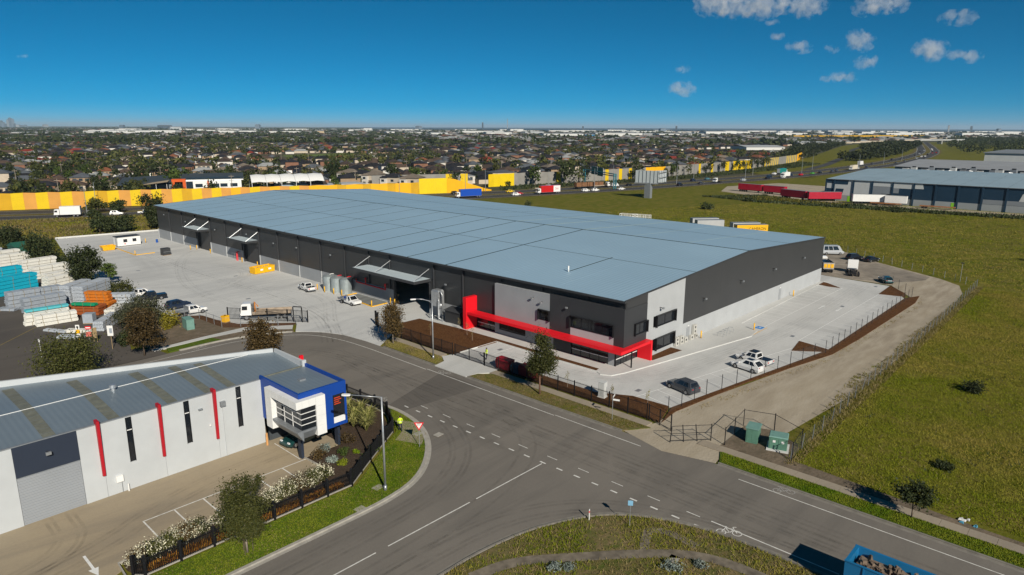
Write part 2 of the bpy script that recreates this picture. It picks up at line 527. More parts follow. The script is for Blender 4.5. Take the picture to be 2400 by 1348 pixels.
# concrete of the yard and of the car park
flat('yard', [(78, 1.5), (78, 182), (5.7, 182.2), (-22, 186.8), (-30, 140), (-32.6, 108), (-32.2, 73.2), (-28.3, 70.4), (-27.8, 65.5), (-26.4, 60.6), (-19.2, 54.0), (-20.6, 51.7),
     (-22.0, 49.5), (-19.4, 46.4), (-17.65, 42.4), (-17.1, 37), (-17.05, 33.2), (-12.6, 36.2), (-6.8, 40.9), (-3.3, 40.7), (0.2, 30.4), (0.2, 1.5)], 0.05, M_yard, thick=.25)
flat('carpark', [(-10.7, 21.6), (-10.7, -3.6), (-7.3, -6.8), (-7.2, -11.9), (27.6, -17.7), (28.8, -17.9), (73.0, -17.6), (83.0, -12.4), (84.6, 3.1), (77.9, 3.1), (77.9, 1.4), (0.1, 1.4), (0.1, 21.6)], 0.045, M_park, thick=.25)
flat('entry_path', [(-3.95, 1.0), (-3.3, -0.35), (-1.1, -1.1), (7.0, -2.7), (27.3, -6.45), (31.0, -5.9), (33.4, -2.0), (78.0, -0.75), (78, 1.3), (0.3, 1.3), (0.3, 30.0), (-1.9, 36.5), (-3.0, 40.3), (-2.2, 21.8), (-2.25, 2.4), (-3.3, 2.2)], 0.13, M_path, thick=.2)
flat('mulch_bed', [(-12.15, 36.3), (-6.9, 40.6), (-3.2, 40.4), (-2.45, 31), (-2.3, 22.0), (-2.35, 2.35), (-3.2, 2.3), (-3.35, 21.3), (-10.8, 21.7), (-12.15, 21.8)], 0.16, M_mulch, thick=.25)
flat('mulch_bed', [(-12.1, 12.3), (-10.75, 12.3), (-9.7, 8), (-9.7, -2.4), (-7.5, -6.6), (-7.25, -11.6), (-11.9, -13.1)], 0.14, M_mulch, thick=.25)
flat('mulch_bed', [(5.95, -0.05), (13.0, -0.05), (12.9, -2.0), (5.95, -1.2)], 0.17, M_mulch, thick=.2)
flat('mulch_bed', [(-7.2, -11.95), (27.2, -17.75), (24.5, -14.1), (30.2, -13.1), (28.9, -18.0), (73.2, -17.75), (77.2, -19.4), (70.4, -20.2), (37.5, -19.7), (27.0, -19.2), (7.3, -14.9), (-8.0, -12.9), (-11.8, -13.3)], 0.10, M_mulch, thick=.25)
flat('mulch_bed', [(74.0, 0.0), (77.8, 0.9), (76.5, -1.7), (73.6, -5.3), (73.2, -3)], 0.12, M_mulch, thick=.15)
flat('mulch_bed', [(73.4, -12.9), (83.0, -12.5), (77.5, -16.8), (74.5, -17.5)], 0.12, M_mulch, thick=.2)
flat('mulch_bed', [(-32.3, 73.0), (-28.5, 70.2), (-28.0, 65.5), (-26.6, 60.4), (-19.4, 53.9), (-20.5, 53.1), (-26.8, 57.6), (-29.3, 60.2), (-29.8, 68.6), (-33.2, 71.4)], 0.12, M_mulch, thick=.2)
flat('dirt_verge', [(-33.2, 71.4), (-29.8, 68.6), (-29.3, 60.2), (-26.8, 57.7), (-34.4, 57.3), (-42, 56.4), (-42.0, 66), (-36, 72)], 0.09, M_dirt, thick=.15)
flat('footpath', [(-26.8, 57.6), (-20.5, 52.9), (-21.8, 50.9), (-26.9, 55.6), (-34.2, 56.0), (-42, 55.4), (-42, 56.4), (-34.4, 57.25)], 0.115, M_path, thick=.15)
flat('dirt_verge', [(-21.8, 50.9), (-22.2, 49.75), (-26.3, 52.3), (-32.4, 53.75), (-33.2, 56.0), (-26.9, 55.6)], 0.10, M_dirt, thick=.15)
flat('grass_verge', [(-33.2, 56.0), (-32.5, 53.75), (-38.0, 53.5), (-40.6, 53.4), (-40.2, 55.45), (-37.5, 55.6)], 0.10, M_lawn, thick=.15)
flat('lumber_yard', [(-44, 59.0), (-41.5, 57), (-41, 53.0), (-95, 52.8), (-140, 60), (-140, 195), (-37.5, 195), (-36, 175), (-33.2, 108), (-33.2, 76), (-36, 72.2), (-42, 66)], 0.012, M_asphalt2)

# gravel track and dirt stand behind the car park
flat('gravel_track', [(-16.6, -11.4), (-11.9, -13.0), (-8.0, -12.5), (27, -18.8), (74, -19.0), (84, -12.4), (85, 3.0), (78, 3.2), (78, 40), (125, 40), (120, 8), (110, -3.0), (99, -18.6), (94, -23.2), (86, -25.2), (70, -26.2), (33, -26.9), (10, -26.4), (-5.5, -24.8), (-12.0, -21.6), (-16.6, -22.4), (-18.0, -17)], 0.014, M_gravel)
flat('dirt_stand', [(85, 3.2), (85.5, -6), (88, -12), (91.5, -15), (95, -16.5), (99, -16.5), (110, -2.4), (120, 9), (125, 40), (79, 40), (79, 3.4)], 0.02, mat('dark_hardstand', (.30, .26, .21), .9, .25, .4, big=.3, bigscale=.08))
flat('dirt_pad', [(-12.6, -20.9), (-6.0, -20.6), (-5.0, -23.6), (-6.9, -27.3), (-12.6, -27.9)], 0.03, M_dirt)


# land of the white building
flat('driveway', [(-110, 15.5), (-110, 0.9), (-67, 0.9), (-63.6, 2.6), (-63.4, 3.7), (-57.3, 3.8), (-52, 3.7), (-44.4, 5.9), (-44.5, 8.8), (-40, 8.8), (-40, 21), (-45, 24), (-64, 33), (-110, 33)], 0.03, M_tanconc, thick=.2)
cwo = [p for p in offset_path(cw, -0.33) if p[0] > -149]
flat('grass_verge', cwo + [(-149, .25), (-44.0, .25), (-39.9, 3.05), (-34.2, 6.9), (-31.6, 11.2), (-31.3, 14.3)], 0.09, M_lawn, thick=.2)
flat('garden_bed', [(-63.3, 2.4), (-63.2, 3.5), (-57.3, 3.6), (-52, 3.5), (-44.2, 5.8), (-44.3, 8.6), (-39.9, 8.6), (-39.9, 21), (-34, 27), (-32.3, 22), (-32.0, 12.6), (-34.6, 7.4), (-40.2, 3.6), (-44.3, .75), (-62.9, .75)], 0.10, M_gmulch, thick=.2)
flat('footpath', [(-32.6, 9.2), (-33.6, 6.5), (-35.6, 5.2), (-34.4, 2.3), (-32.3, 4.0), (-31.2, 7.0), (-31.9, 8.4)], 0.115, M_oldpath, thick=.2)
flat('garden_bed', [(-41.0, 21.2), (-64, 33.2), (-90, 40.4), (-44, 40.4), (-37.8, 39.3), (-33.2, 35), (-31.3, 28), (-31.2, 14.4), (-31.8, 14), (-32.2, 22), (-34, 27.2)], 0.085, M_lawn, thick=.2)
# island south-east of the junction
cso = offset_path(cs, -0.33)
flat('rough_verge', cso + [(-90, -149)], 0.09, M_dry, thick=.2)
pth = smooth_path([(-46, -17.5), (-42.5, -18.4), (-39.2, -21.2), (-35.0, -24.9), (-31.6, -28.6), (-30.8, -33.5), (-31.0, -60)])
mb = flat_strip(MB(), pth, -0.55, 0.55, 0.115)
flat_strip(mb, smooth_path([(-34.9, -25.6), (-33.0, -24.4), (-31.4, -23.8), (-30.6, -25.4), (-30.9, -28)]), -0.4, 0.4, 0.122)
o = mb.build('footpath', mat('dusty_path', (.20, .17, .13), .9, .25, 1.2, big=.3, bigscale=.6)); o["kind"] = "structure"

# ================================================================ painted markings
def marking(name, mb, mat_=M_paint):
    o = mb.build(name, mat_); o["kind"] = "structure"; return o
def rect(mb, x0, x1, y0, y1, z):
    return mb.add([(x0, y0, z), (x1, y0, z), (x1, y1, z), (x0, y1, z)], [(0, 1, 2, 3)])
Z1 = 0.009
m = MB(); y = 12.0
while y > -27.0:
    x = -29.0 + (12 - y) * .026
    rect(m, x - .09 - .0, x + .09, y - .75, y, Z1); y -= 2.12
marking('give_way_line', m)
m = MB()
for i in range(10):
    y = 10.6 - i * 3.92; x = -27.6 + i * .11
    rect(m, x - .045, x + .045, y - 1.3, y, Z1)
marking('lane_dashes', m, M_paint)
m = MB(); rect(m, -18.95, -18.85, 20, 33, Z1); rect(m, -18.75, -18.65, -3, 20, Z1); rect(m, -18.6, -18.5, -14.8, -3.05, Z1)
flat_strip(m, smooth_path([(-18.9, 33), (-19.2, 40), (-21, 46), (-25, 49.6), (-31, 51.5), (-37, 51.4), (-45, 51)]), -.05, .05, Z1)
rect(m, -18.1, -18.0, -150, -25.5, Z1); rect(m, -26.6, -26.48, -37.5, -27.0, Z1); rect(m, -26.6, -26.48, -150, -38.2, Z1)
marking('edge_line', m)
m = MB()
for a, b in ((-37.9, -28.7), (-47.8, -38.7), (-58, -49.0), (-69, -59.2)):
    rect(m, a, b, -9.72, -9.60, Z1)
marking('centre_line', m)

def bike_symbol(x, y, rz, s, mat_):
    m = MB()
    def ring(cx, cyy, r, w=.07):
        n = 18
        for i in range(n):
            a, b = 2 * math.pi * i / n, 2 * math.pi * (i + 1) / n
            m.add([(cx + r * math.cos(a), cyy + r * math.sin(a), 0), (cx + r * math.cos(b), cyy + r * math.sin(b), 0),
                   (cx + (r - w) * math.cos(b), cyy + (r - w) * math.sin(b), 0), (cx + (r - w) * math.cos(a), cyy + (r - w) * math.sin(a), 0)], [(0, 1, 2, 3)])
    def bar(p, q, w=.035):
        flat_strip(m, [p, q], -w, w, 0.002)
    ring(-.55, 0, .36); ring(.55, 0, .36)
    for p, q in (((-.55, 0), (-.2, .55)), ((-.2, .55), (.38, .5)), ((.38, .5), (.55, 0)), ((-.2, .55), (.05, 0)), ((.05, 0), (.38, .5)), ((-.55, 0), (.05, 0)), ((-.2, .55), (-.25, .72)), ((-.42, .74), (-.1, .74)), ((.38, .5), (.33, .78)), ((.33, .78), (.58, .8))):
        bar(p, q)
    o = m.build('bicycle_symbol', mat_, loc=(x, y, 0.013), rz=rz)
    o.scale = (s, s, 1); o["kind"] = "structure"
bike_symbol(-27.1, -28.9, math.radians(-60), 1.15, M_paint)
bike_symbol(-17.3, -29.6, math.radians(-60), 1.1, M_paintw)
bike_symbol(-17.9, 17.2, math.radians(100), 1.1, M_paintw)
bike_symbol(-29.9, 15.8, math.radians(-60), 1.1, M_paintw)
bike_symbol(-36.5, 52.3, math.radians(10), 1.1, M_paintw)
# car park bays
m = MB(); ZP = 0.052
a, b = (-7.2, -6.9), (25.9, -13.65)
flat_strip(m, [a, b], -.05, .05, ZP)
L = math.hypot(b[0] - a[0], b[1] - a[1]); dx, dy = (b[0] - a[0]) / L, (b[1] - a[1]) / L
k = 1.2
while k < L - 1:
    p = (a[0] + dx * k, a[1] + dy * k)
    flat_strip(m, [p, (p[0] + dy * 5.1, p[1] - dx * 4.85)], -.05, .05, ZP + .002); k += 2.62
rect(m, 30.3, 73.3, -12.97, -12.87, ZP)
for i in range(18): rect(m, 30.3 + i * 2.5, 30.39 + i * 2.5, -17.5, -12.98, ZP)
rect(m, 34.2, 74.0, -5.75, -5.65, ZP)
for i in range(17): rect(m, 34.3 + i * 2.45, 34.39 + i * 2.45, -5.64, -1.35, ZP)
rect(m, -10.6, -3.4, 17.6, 17.7, ZP); rect(m, -10.6, -6.5, 14.9, 15.0, ZP)
marking('bay_lines', m, M_whitep)
def arrow(x, y, rz, s, mat_, z, name='painted_arrow'):
    m = MB().add([(-1.6, -.09, 0), (.5, -.09, 0), (.5, .09, 0), (-1.6, .09, 0)], [(0, 1, 2, 3)]).add([(.5, -.32, 0), (1.6, 0, 0), (.5, .32, 0)], [(0, 1, 2)])
    o = m.build(name, mat_, loc=(x, y, z), rz=rz); o.scale = (s, s, 1); o["kind"] = "structure"
arrow(54.5, -8.1, 0, 1.05, M_whitep, ZP); arrow(54.8, -11.1, math.pi, 1.05, M_whitep, ZP)
arrow(-65.0, 4.9, -math.pi / 2, 1.1, M_whitep, 0.036)
m = MB()
for i in range(6):
    x = 29.0 + i * .62; flat_strip(m, [(x, -4.2), (x + 1.0, -1.9)], -.06, .06, ZP)
rect(m, 28.6, 34.0, -6.35, -6.25, ZP + .004); rect(m, 28.4, 28.5, -6.2, -1.9, ZP); rect(m, 30.7, 30.8, -6.2, -1.9, ZP)
marking('yellow_hatching', m, M_yline)
for x in (32.6, 28.4):
    o = MB().box(-.75, .75, -.6, .6, -.003, .003).build('accessible_bay_panel', M_bluep, loc=(x + .5, -5.35, ZP + .012)); o["kind"] = "structure"
    m = MB(); m.add([(.16 * math.cos(t) * 1.2, .2 * math.sin(t) - .12, 0) for t in [k * math.pi / 8 for k in range(16)]], [tuple(range(16))])
    m.add([(-.06, 0, 0.0015), (.06, 0, 0.0015), (.04, .3, 0.0015), (-.04, .3, 0.0015)], [(0, 1, 2, 3)]); m.add([(-.08, .32, 0), (.08, .32, 0), (.08, .46, 0), (-.08, .46, 0)], [(0, 1, 2, 3)])
    mo = m.build('wheelchair_symbol', M_whitep, o, loc=(0, 0, .006))
# yard end bays and line
m = MB()
for i in range(11): flat_strip(m, [(-19.5 + i * 2.5, 186.0 - i * .42), (-19.7 + i * 2.5, 182.2 - i * .42)], -.05, .05, .056)
flat_strip(m, [(-31.6, 106), (-30.0, 74)], -.07, .07, .056)
marking('yard_lines', m, M_whitep)
# wb car bays
m = MB(); rect(m, -60.05, -44.5, 8.36, 8.48, .036)
for x in (-60.0, -57.45, -54.9, -52.3, -49.7, -47.1): rect(m, x - .06, x + .06, 4.4, 8.35, .036)
rect(m, -44.95, -44.85, 8.8, 14.0, .036)
marking('bay_lines', m, M_paint)
strip(MB(), [(-63.7, 0.9), (-63.5, 3.6), (-57.3, 3.75), (-52, 3.65), (-44.3, 5.9), (-44.45, 8.75)], -.07, .07, 0, .16).build('garden_kerb', M_kerb)["kind"] = "structure"
strip(MB(), [(-3.95, 1.0), (-3.3, -0.4), (-1.1, -1.15), (7.0, -2.75), (27.3, -6.5)], -.08, .08, 0, .15).build('entry_kerb', M_kerbw)["kind"] = "structure"
strip(MB(), [(-10.85, 21.7), (-3.3, 21.42), (-3.5, 10.0), (-3.4, 1.6)], -.07, .07, 0, .2).build('entry_kerb', M_kerbw)["kind"] = "structure"
strip(MB(), [(-22, 187), (5.7, 182.4)], -.1, .1, 0, .45).build('yard_kerb', M_kerbw)["kind"] = "structure"
strip(MB(), [(-32.4, 108), (-30.2, 140), (-22.1, 186.6)], -.1, .1, 0, .2).build('yard_kerb', M_kerbw)["kind"] = "structure"
# drains, pits
for i, (x, y) in enumerate(((32.1, -11.3), (57.8, -10.8), (-5.3, -6.0), (80.3, -10.4), (-5.6, 18.4), (-9.0, 98), (-17, 76), (-22, 120))):
    o = MB().box(-.45, .45, -.3, .3, -.02, .012).build('drain_grate', M_galvd, loc=(x, y, .055)); o["kind"] = "structure"
for (x, y, z) in ((-46.2, -3.5, .1), (-33.0, 4.6, .12), (-33.6, -27.4, .1), (-31.6, 2.8, .12), (-42.9, -1.6, .1)):
    o = MB().obox(0, 0, -.03, .95, .75, .045, .1).build('pit_lid', M_kerb, loc=(x, y, z)); o["kind"] = "structure"

# tyre wear: broken dark rubber films left by turning wheels
def wear_mat(name, a, col=(.02, .019, .018)):
    m, nt, bs = nodes_of(name)
    bs.inputs['Base Color'].default_value = (*col, 1); bs.inputs['Roughness'].default_value = .8
    f = ramp(nt, noise_tex(nt, .5, 6, None, 0, .7), .38, .72)
    q = nt.nodes.new('ShaderNodeMath'); q.operation = 'MULTIPLY'; q.inputs[1].default_value = a; nt.links.new(f, q.inputs[0]); nt.links.new(q.outputs[0], bs.inputs['Alpha'])
    return m
M_wear = wear_mat('tyre_wear', .17); M_wear2 = wear_mat('tyre_wear_light', .15)
def wear(pts, z, m_=None, w=.28, gauge=1.6, n=1, step=.5):
    for k in range(n):
        pp_ = offset_path(smooth_path(pts, 3), (k - (n - 1) / 2) * step)
        mb_ = MB()
        for s_ in (-1, 1): flat_strip(mb_, pp_, s_ * gauge / 2 - w / 2, s_ * gauge / 2 + w / 2, z + k * .0012)
        o_ = mb_.build('tyre_marks', m_ or M_wear); o_["kind"] = "structure"
wear([(-70, -6.8), (-48, -6.9), (-38, -6.0), (-31, -1), (-27.5, 8), (-25.5, 20), (-23, 36)], .0055, n=2); wear([(-70, -12.6), (-46, -12.8), (-38, -13.6), (-31.5, -17.5), (-27.6, -25), (-25.2, -40), (-25, -70)], .0055, n=2)
wear([(-22.5, -80), (-22.3, -30), (-22.4, 0), (-22.6, 25), (-24, 38), (-30, 45), (-42, 47)], .0055, n=3, step=.7); wear([(-24.8, 30), (-24.6, 0), (-24.8, -80)], .0055, n=2); wear([(-21, 12), (-22.5, 0), (-27, -7.5), (-40, -11.5), (-70, -11.9)], .0068, M_wear2)
wear([(-21, 40), (-17, 47), (-13, 58), (-12, 80), (-14, 110), (-12, 140)], .058, M_wear2, n=3, step=.8); wear([(-19, 42), (-14, 52), (-5, 66), (-8, 80), (-18, 92), (-26, 100)], .0605, M_wear2, n=2); wear([(-2, 46), (-8, 44), (-14, 42), (-20, 40)], .058, M_wear2, n=2); wear([(-1.5, 137), (-8, 130), (-16, 112), (-22, 90), (-20, 66)], .062, M_wear2, n=2); wear([(-24, 84), (-14, 90), (-4, 100), (-6, 118), (-16, 126)], .0632, M_wear2, n=2)
wear([(-12, 17), (-7, 17.5), (-6.5, 10), (-6.5, 2), (-2, -4), (10, -7), (30, -9.5), (50, -9.4), (80, -8)], .058, M_wear2, n=3, step=.6); wear([(-7, 9), (-5.2, 16), (-9.5, 17.2)], .0615, M_wear2)
wear([(-90, 6), (-72, 6.2), (-64.8, 8.5), (-64.7, 14.8)], .038, M_wear2, n=2); wear([(-90, 4), (-66, 5.6), (-56, 11), (-46, 11.8), (-43, 11.6)], .0405, M_wear2, n=2)
# ================================================================ the warehouse
WH = thing('warehouse', 'huge charcoal warehouse with pale blue-grey roof filling the middle of the site', 'warehouse', (0, 0, 0))
def part(name, mb, m, parent=None, smooth=False):
    return mb.build(name, m, parent if parent is not None else WH, smooth)
RIDGE_X, RIDGE_Z, EAVE_Z, X_END, Y_END = 38.6, 11.9, 9.9, 77.0, 167.5
def zr(x):
    return EAVE_Z + (RIDGE_Z - EAVE_Z) * (x / RIDGE_X if x < RIDGE_X else (X_END - x) / (X_END - RIDGE_X))
bays = [25, 33, 40.6, 53.4, 60.1, 68.5, 77.6, 86.6, 95.7, 104.6, 113.6, 122.5, 131.5, 140.4, 149.4, 158.4, 167.5]
openings = {53.4: (41.8, 52.2, 5.6), 113.6: (104.9, 112.9, 4.7), 140.4: (132.0, 139.8, 4.8)}
for a, b in zip(bays[:-1], bays[1:]):
    op = openings.get(b)
    if not op:
        part('concrete_panel', B(.5, .72, a + .015, b - .015, 0, 2.7), M_grey)
        part('cladding_sheet', B(.52, .68, a + .01, b - .01, 2.705, 9.75), M_char)
    else:
        o0, o1, h = op
        part('cladding_sheet', B(.52, .68, a + .01, b - .01, h, 9.75), M_char)
        for p, q in ((a + .01, o0), (o1, b - .01)):
            if q - p > .2: part('concrete_panel', B(.5, .72, p, q, 0, min(2.7, h)), M_grey); part('cladding_sheet', B(.52, .68, p, q, 2.705, h - .003), M_char)
        for y in (o0, o1): part('door_jamb', B(.40, .86, y - .14, y + .14, 0, h - .003), M_charflat)
        part('door_lintel', B(.40, .86, o0 - .1, o1 + .1, h, h + .25), M_charflat)
        if h < 5:
            d = part('roller_door', B(.9, .98, o0, o1, 0, h), M_charx)
            part('door_strip', B(.85, .899, o1 - 1.0, o1 - .7, 0, h), M_dark, d)
for y in bays[:-1]:
    if y > 25: part('downpipe', B(.30, .49, y - .11, y + .11, 2.75, 9.55), M_charflat)
for y in bays:
    if y > 70: part('base_pipe', B(.30, .485, y - .10, y + .10, 0, 2.74), M_lgrey)
for y in (24.0, 15.3, 6.6): part('downpipe', B(.30, .49, y - .11, y + .11, 8.65, 9.55), M_charflat)
part('cladding_sheet', B(.52, .68, 0.02, 24.99, 8.3, 9.75), M_char)
g = part('gutter', B(-.28, .34, -.12, Y_END + .2, 9.56, 9.86), M_charflat)
# gable end (faces the car park)
def gable(name, x0, x1, z0, z1, m, y0=.0, y1=.3, follow=True):
    xs = [x0] + ([RIDGE_X] if x0 < RIDGE_X < x1 and follow else []) + [x1]
    prof = [(x, z0) for x in xs] + [(x, (zr(x) - .06) if follow else z1) for x in reversed(xs)]
    return part(name, MB().profile([(x, z) for x, z in prof], 'y', y0, y1), m)
for i in range(4):
    gable('concrete_panel', 16.45 + i * 15.15 + .012, 16.45 + (i + 1) * 15.15 - .012, 0, 3.15, M_lgrey, .0, .3, False)
for i in range(5):
    gable('cladding_panel', 16.45 + i * 12.12 + .006, 16.45 + (i + 1) * 12.12 - .006, 3.155, 0, M_charx, .02, .28)
gable('concrete_panel', 5.8, 7.6, 0, 8.3, M_lgrey)
gable('concrete_panel', 14.4, 16.44, 0, 8.3, M_lgrey)
gable('concrete_panel', 7.602, 14.398, 0, .75, M_lgrey, .0, .3, False)
gable('concrete_panel', 7.602, 14.398, 2.6, 4.35, M_lgrey, .0, .3, False)
gable('concrete_panel', 7.602, 14.398, 6.1, 0, M_lgrey)
gable('cladding_sheet', .35, 5.795, 8.62, 0, M_charx, .05, .28)
part('rear_wall', B(.7, X_END, Y_END - .2, Y_END, 0, 9.8).profile([(.7, 9.8), (X_END, 9.8), (RIDGE_X, RIDGE_Z - .05)], 'y', Y_END - .2, Y_END), M_charx)
part('side_wall', B(X_END - .2, X_END, .3, Y_END - .2, 0, 9.82), M_char)
# roof, in the panels between its seams
seams = [0, 12.2, 24.4, 36.6, 47.1, 55.7, 64.2, 72.7, 81.8, 91.2, 100.2, 109.6, 118.8, 127.7, 136.2, 144.6, 153.0, 160.4, Y_END]
for a, b in zip(seams[:-1], seams[1:]):
    ga = .22 if a >= 36 else .012; gb = .22 if 36 <= b < Y_END else .012
    for x0, x1 in ((-.15, 19.62), (19.72, 38.5), (38.7, 57.4), (57.5, 77.15)):
        part('roof_panel', MB().profile([(x0, zr(x0) - .06), (x1, zr(x1) - .06), (x1, zr(x1) + .03), (x0, zr(x0) + .03)], 'y', a + ga, b - gb), M_roof)
for i, y in enumerate(seams[1:-1]):
    for x0, x1 in ((-.1, 38.5), (38.7, 77.1)):
        w = .24 if y >= 36 else .06
        light = x0 > 30 and y < 62
        if y < 36 and x0 < 30: continue
        part('roof_seam', MB().profile([(x0, zr(x0) - .05), (x1, zr(x1) - .05), (x1, zr(x1) + (.012 if not light else .045)), (x0, zr(x0) + (.012 if not light else .045))], 'y', y - w, y + w), M_seaml if light else M_seam)
part('roof_seam', MB().profile([(8.4, zr(8.4) - .02), (20.5, zr(20.5) - .02), (20.5, zr(20.5) + .06), (8.4, zr(8.4) + .06)], 'y', 16.3, 16.55), M_seam)
part('ridge_cap', MB().profile([(38.35, RIDGE_Z + .0), (38.85, RIDGE_Z + .0), (38.6, RIDGE_Z + .09)], 'y', 0, Y_END), M_seam)
for x in (19.67, 57.45): part('roof_seam', MB().profile([(x - .08, zr(x) - .04), (x + .08, zr(x) - .04), (x + .08, zr(x) + .045), (x - .08, zr(x) + .045)], 'y', .02, Y_END), M_seam)
part('barge_cap', MB().profile([(-.2, EAVE_Z - .16), (RIDGE_X, RIDGE_Z - .16), (X_END + .2, EAVE_Z - .16), (X_END + .2, EAVE_Z + .07), (RIDGE_X, RIDGE_Z + .07), (-.2, EAVE_Z + .07)], 'y', -.14, -.02), M_charflat)
part('barge_cap', MB().profile([(-.2, EAVE_Z - .16), (RIDGE_X, RIDGE_Z - .16), (X_END + .2, EAVE_Z - .16), (X_END + .2, EAVE_Z + .07), (RIDGE_X, RIDGE_Z + .07), (-.2, EAVE_Z + .07)], 'y', Y_END + .02, Y_END + .14), M_charflat)
part('roof_vent_pipe', MB().cyl(8.2, 16.4, 10.2, 11.3, .11, n=10), M_whitep, smooth=True)

# awnings over the truck doors
M_awn = mat('awning_sheet', (.50, .58, .62), .5, .05, .5, spec=.4)
def awning(y0, y1, struts, zt=6.3, xo=-2.6, post=None):
    a = part('awning', B(xo + .06, .5, y0 + .06, y1 - .06, zt - .12, zt), M_awn)
    f = MB().box(xo, xo + .06, y0, y1, zt - .45, zt + .05).box(xo + .06, .5, y0, y0 + .06, zt - .45, zt + .05).box(xo + .06, .5, y1 - .06, y1, zt - .45, zt + .05)
    part('fascia', f, M_charflat, a)
    part('soffit', B(xo + .06, .5, y0 + .06, y1 - .06, zt - .35, zt - .3), M_charflat, a)
    for y in struts:
        part('strut', MB().tube([(.5, y, 8.3), (xo + .35, y + .2, zt)], .07, 6), M_galv, a)
awning(131.3, 141.7, (140.2, 132.0), 6.3, -2.95)
awning(104.8, 114.7, (113.4, 105.0), 6.3, -2.95)
awning(41.4, 60.4, (59.7, 53.2, 41.9), 6.55, -3.4)

# wall lights
for (y, z) in ((161, 7.6), (127.5, 6.6), (110, 7.3), (95.6 + 1.2, 6.6), (86.5 + .1, 6.8), (73, 6.9), (37, 6.3), (146, 7.0)):
    l = part('wall_light', MB().box(.08, .50, y - .05, y + .05, z, z + .08), M_black); part('lamp_head', MB().box(-.12, .08, y - .2, y + .2, z - .14, z + .12), M_galvd, l)
for (x, z) in ((9.2, 7.2), (22.5, 6.2), (36, 6.9), (50, 7.0), (64.5, 7.2)):
    l = part('wall_light', MB().box(x - .05, x + .05, -.5, 0, z, z + .08), M_black); part('lamp_head', MB().box(x - .2, x + .2, -.7, -.5, z - .14, z + .12), M_galvd, l)
for x in (17.7, 54.0):
    d = part('exit_door', B(x, x + .95, -.04, -.005, .15, 2.3), M_grey); part('exit_sign', B(x + .3, x + .65, -.08, -.045, 2.45, 2.6), M_whitep, d)

# ---- office front (charcoal and grey upper storey, glazed ground floor)
F0, F1 = 0.0, .5
def front(name, y0, y1, z0, z1, m, x0=F0, x1=F1): return part(name, B(x0, x1, y0 + .008, y1 - .008, z0, z1), m)
front('grey_panel', 18.1, 25.0, 2.95, 8.45, M_grey); front('grey_panel', 15.6, 18.1, 2.95, 8.47, M_grey)
front('grey_panel', 13.4, 15.6, 5.95, 8.49, M_grey); front('grey_panel', 13.4, 15.6, 2.95, 4.3, M_grey)
front('charcoal_panel', 11.5, 13.4, 2.95, 8.6, M_charflat); front('charcoal_panel', 9.4, 11.5, 2.95, 8.6, M_charflat)
front('charcoal_panel', 0, 9.4, 6.1, 8.62, M_charflat); front('grey_panel', 1.7, 9.4, 2.95, 4.3, M_lgrey); front('charcoal_panel', 0, 1.7, 2.95, 6.1, M_charflat)
part('charcoal_panel', B(.505, 2.45, 0, .3, 2.95, 8.6), M_charflat); part('charcoal_panel', B(2.455, 5.79, 0, .3, 6.1, 8.6), M_charflat); part('charcoal_panel', B(2.455, 5.79, 0, .3, 2.95, 4.3), M_charflat)
front('concrete_panel', 24.0, 25.0, 0, 2.9, M_grey); front('concrete_panel', 18.3, 24.0, 0, .95, M_grey); front('concrete_panel', 12.6, 18.3, 0, 2.9, M_grey)
front('charcoal_panel', 9.2, 12.6, .0, 2.9, M_charflat); front('concrete_panel', 1.35, 2.5, 0, 2.9, M_grey)
part('first_floor_slab', B(.05, 5.75, .05, 1.5, 2.72, 2.93), M_charflat)
def window(axis, a0, a1, z0, z1, pos, mull, hood=.35, m=M_glass, trans=None):
    """a framed window with a projecting hood; axis 'y': on a wall facing -X, 'x': on a wall facing -Y"""
    def bx(a, b, d0, d1, z, w):
        return B(pos + d0, pos + d1, a, b, z, w) if axis == 'y' else B(a, b, pos + d0, pos + d1, z, w)
    fr = MB()
    for bb in ((a0 - .08, a0, z0 - .08, z1 + .08), (a1, a1 + .08, z0 - .08, z1 + .08)):
        q = bx(bb[0], bb[1], -hood, .2, bb[2], bb[3]); fr.add(q.v, q.f)
    q = bx(a0, a1, -hood, .2, z1, z1 + .08); fr.add(q.v, q.f)
    q = bx(a0, a1, -.06, .2, z0 - .08, z0); fr.add(q.v, q.f)
    w = part('window', fr, M_black)
    n = mull + 1; st = (a1 - a0) / n
    for i in range(n):
        part('pane', bx(a0 + i * st + .03, a0 + (i + 1) * st - .03, .08, .12, z0 + .01, z1 - .01), m, w)
        if i: part('mullion', bx(a0 + i * st - .03, a0 + i * st + .03, .04, .14, z0, z1), M_black, w)
    if trans: part('white_band', bx(a0, a1, .05, .079, trans, trans + .1), M_whitep, w)
    return w
window('y', 13.42, 15.5, 4.38, 5.88, 0, 1); window('y', 1.72, 9.38, 4.38, 6.02, 0, 3)
window('x', 2.53, 5.72, 4.38, 6.02, 0, 1); window('x', 8.3, 13.7, 4.4, 6.05, 0, 1); window('x', 8.4, 13.6, .78, 2.55, 0, 1)
window('y', 18.35, 23.95, .98, 2.85, 0.05, 2, .02); window('y', 2.55, 9.15, .05, 2.85, .05, 3, .02, M_glass, 1.0)
window('y', 25.1, 29.4, .1, 2.7, .35, 2, .02, M_glass, 1.0); window('x', .05, 5.5, .1, 2.65, 1.2, 3, .02, M_glass, 1.05)
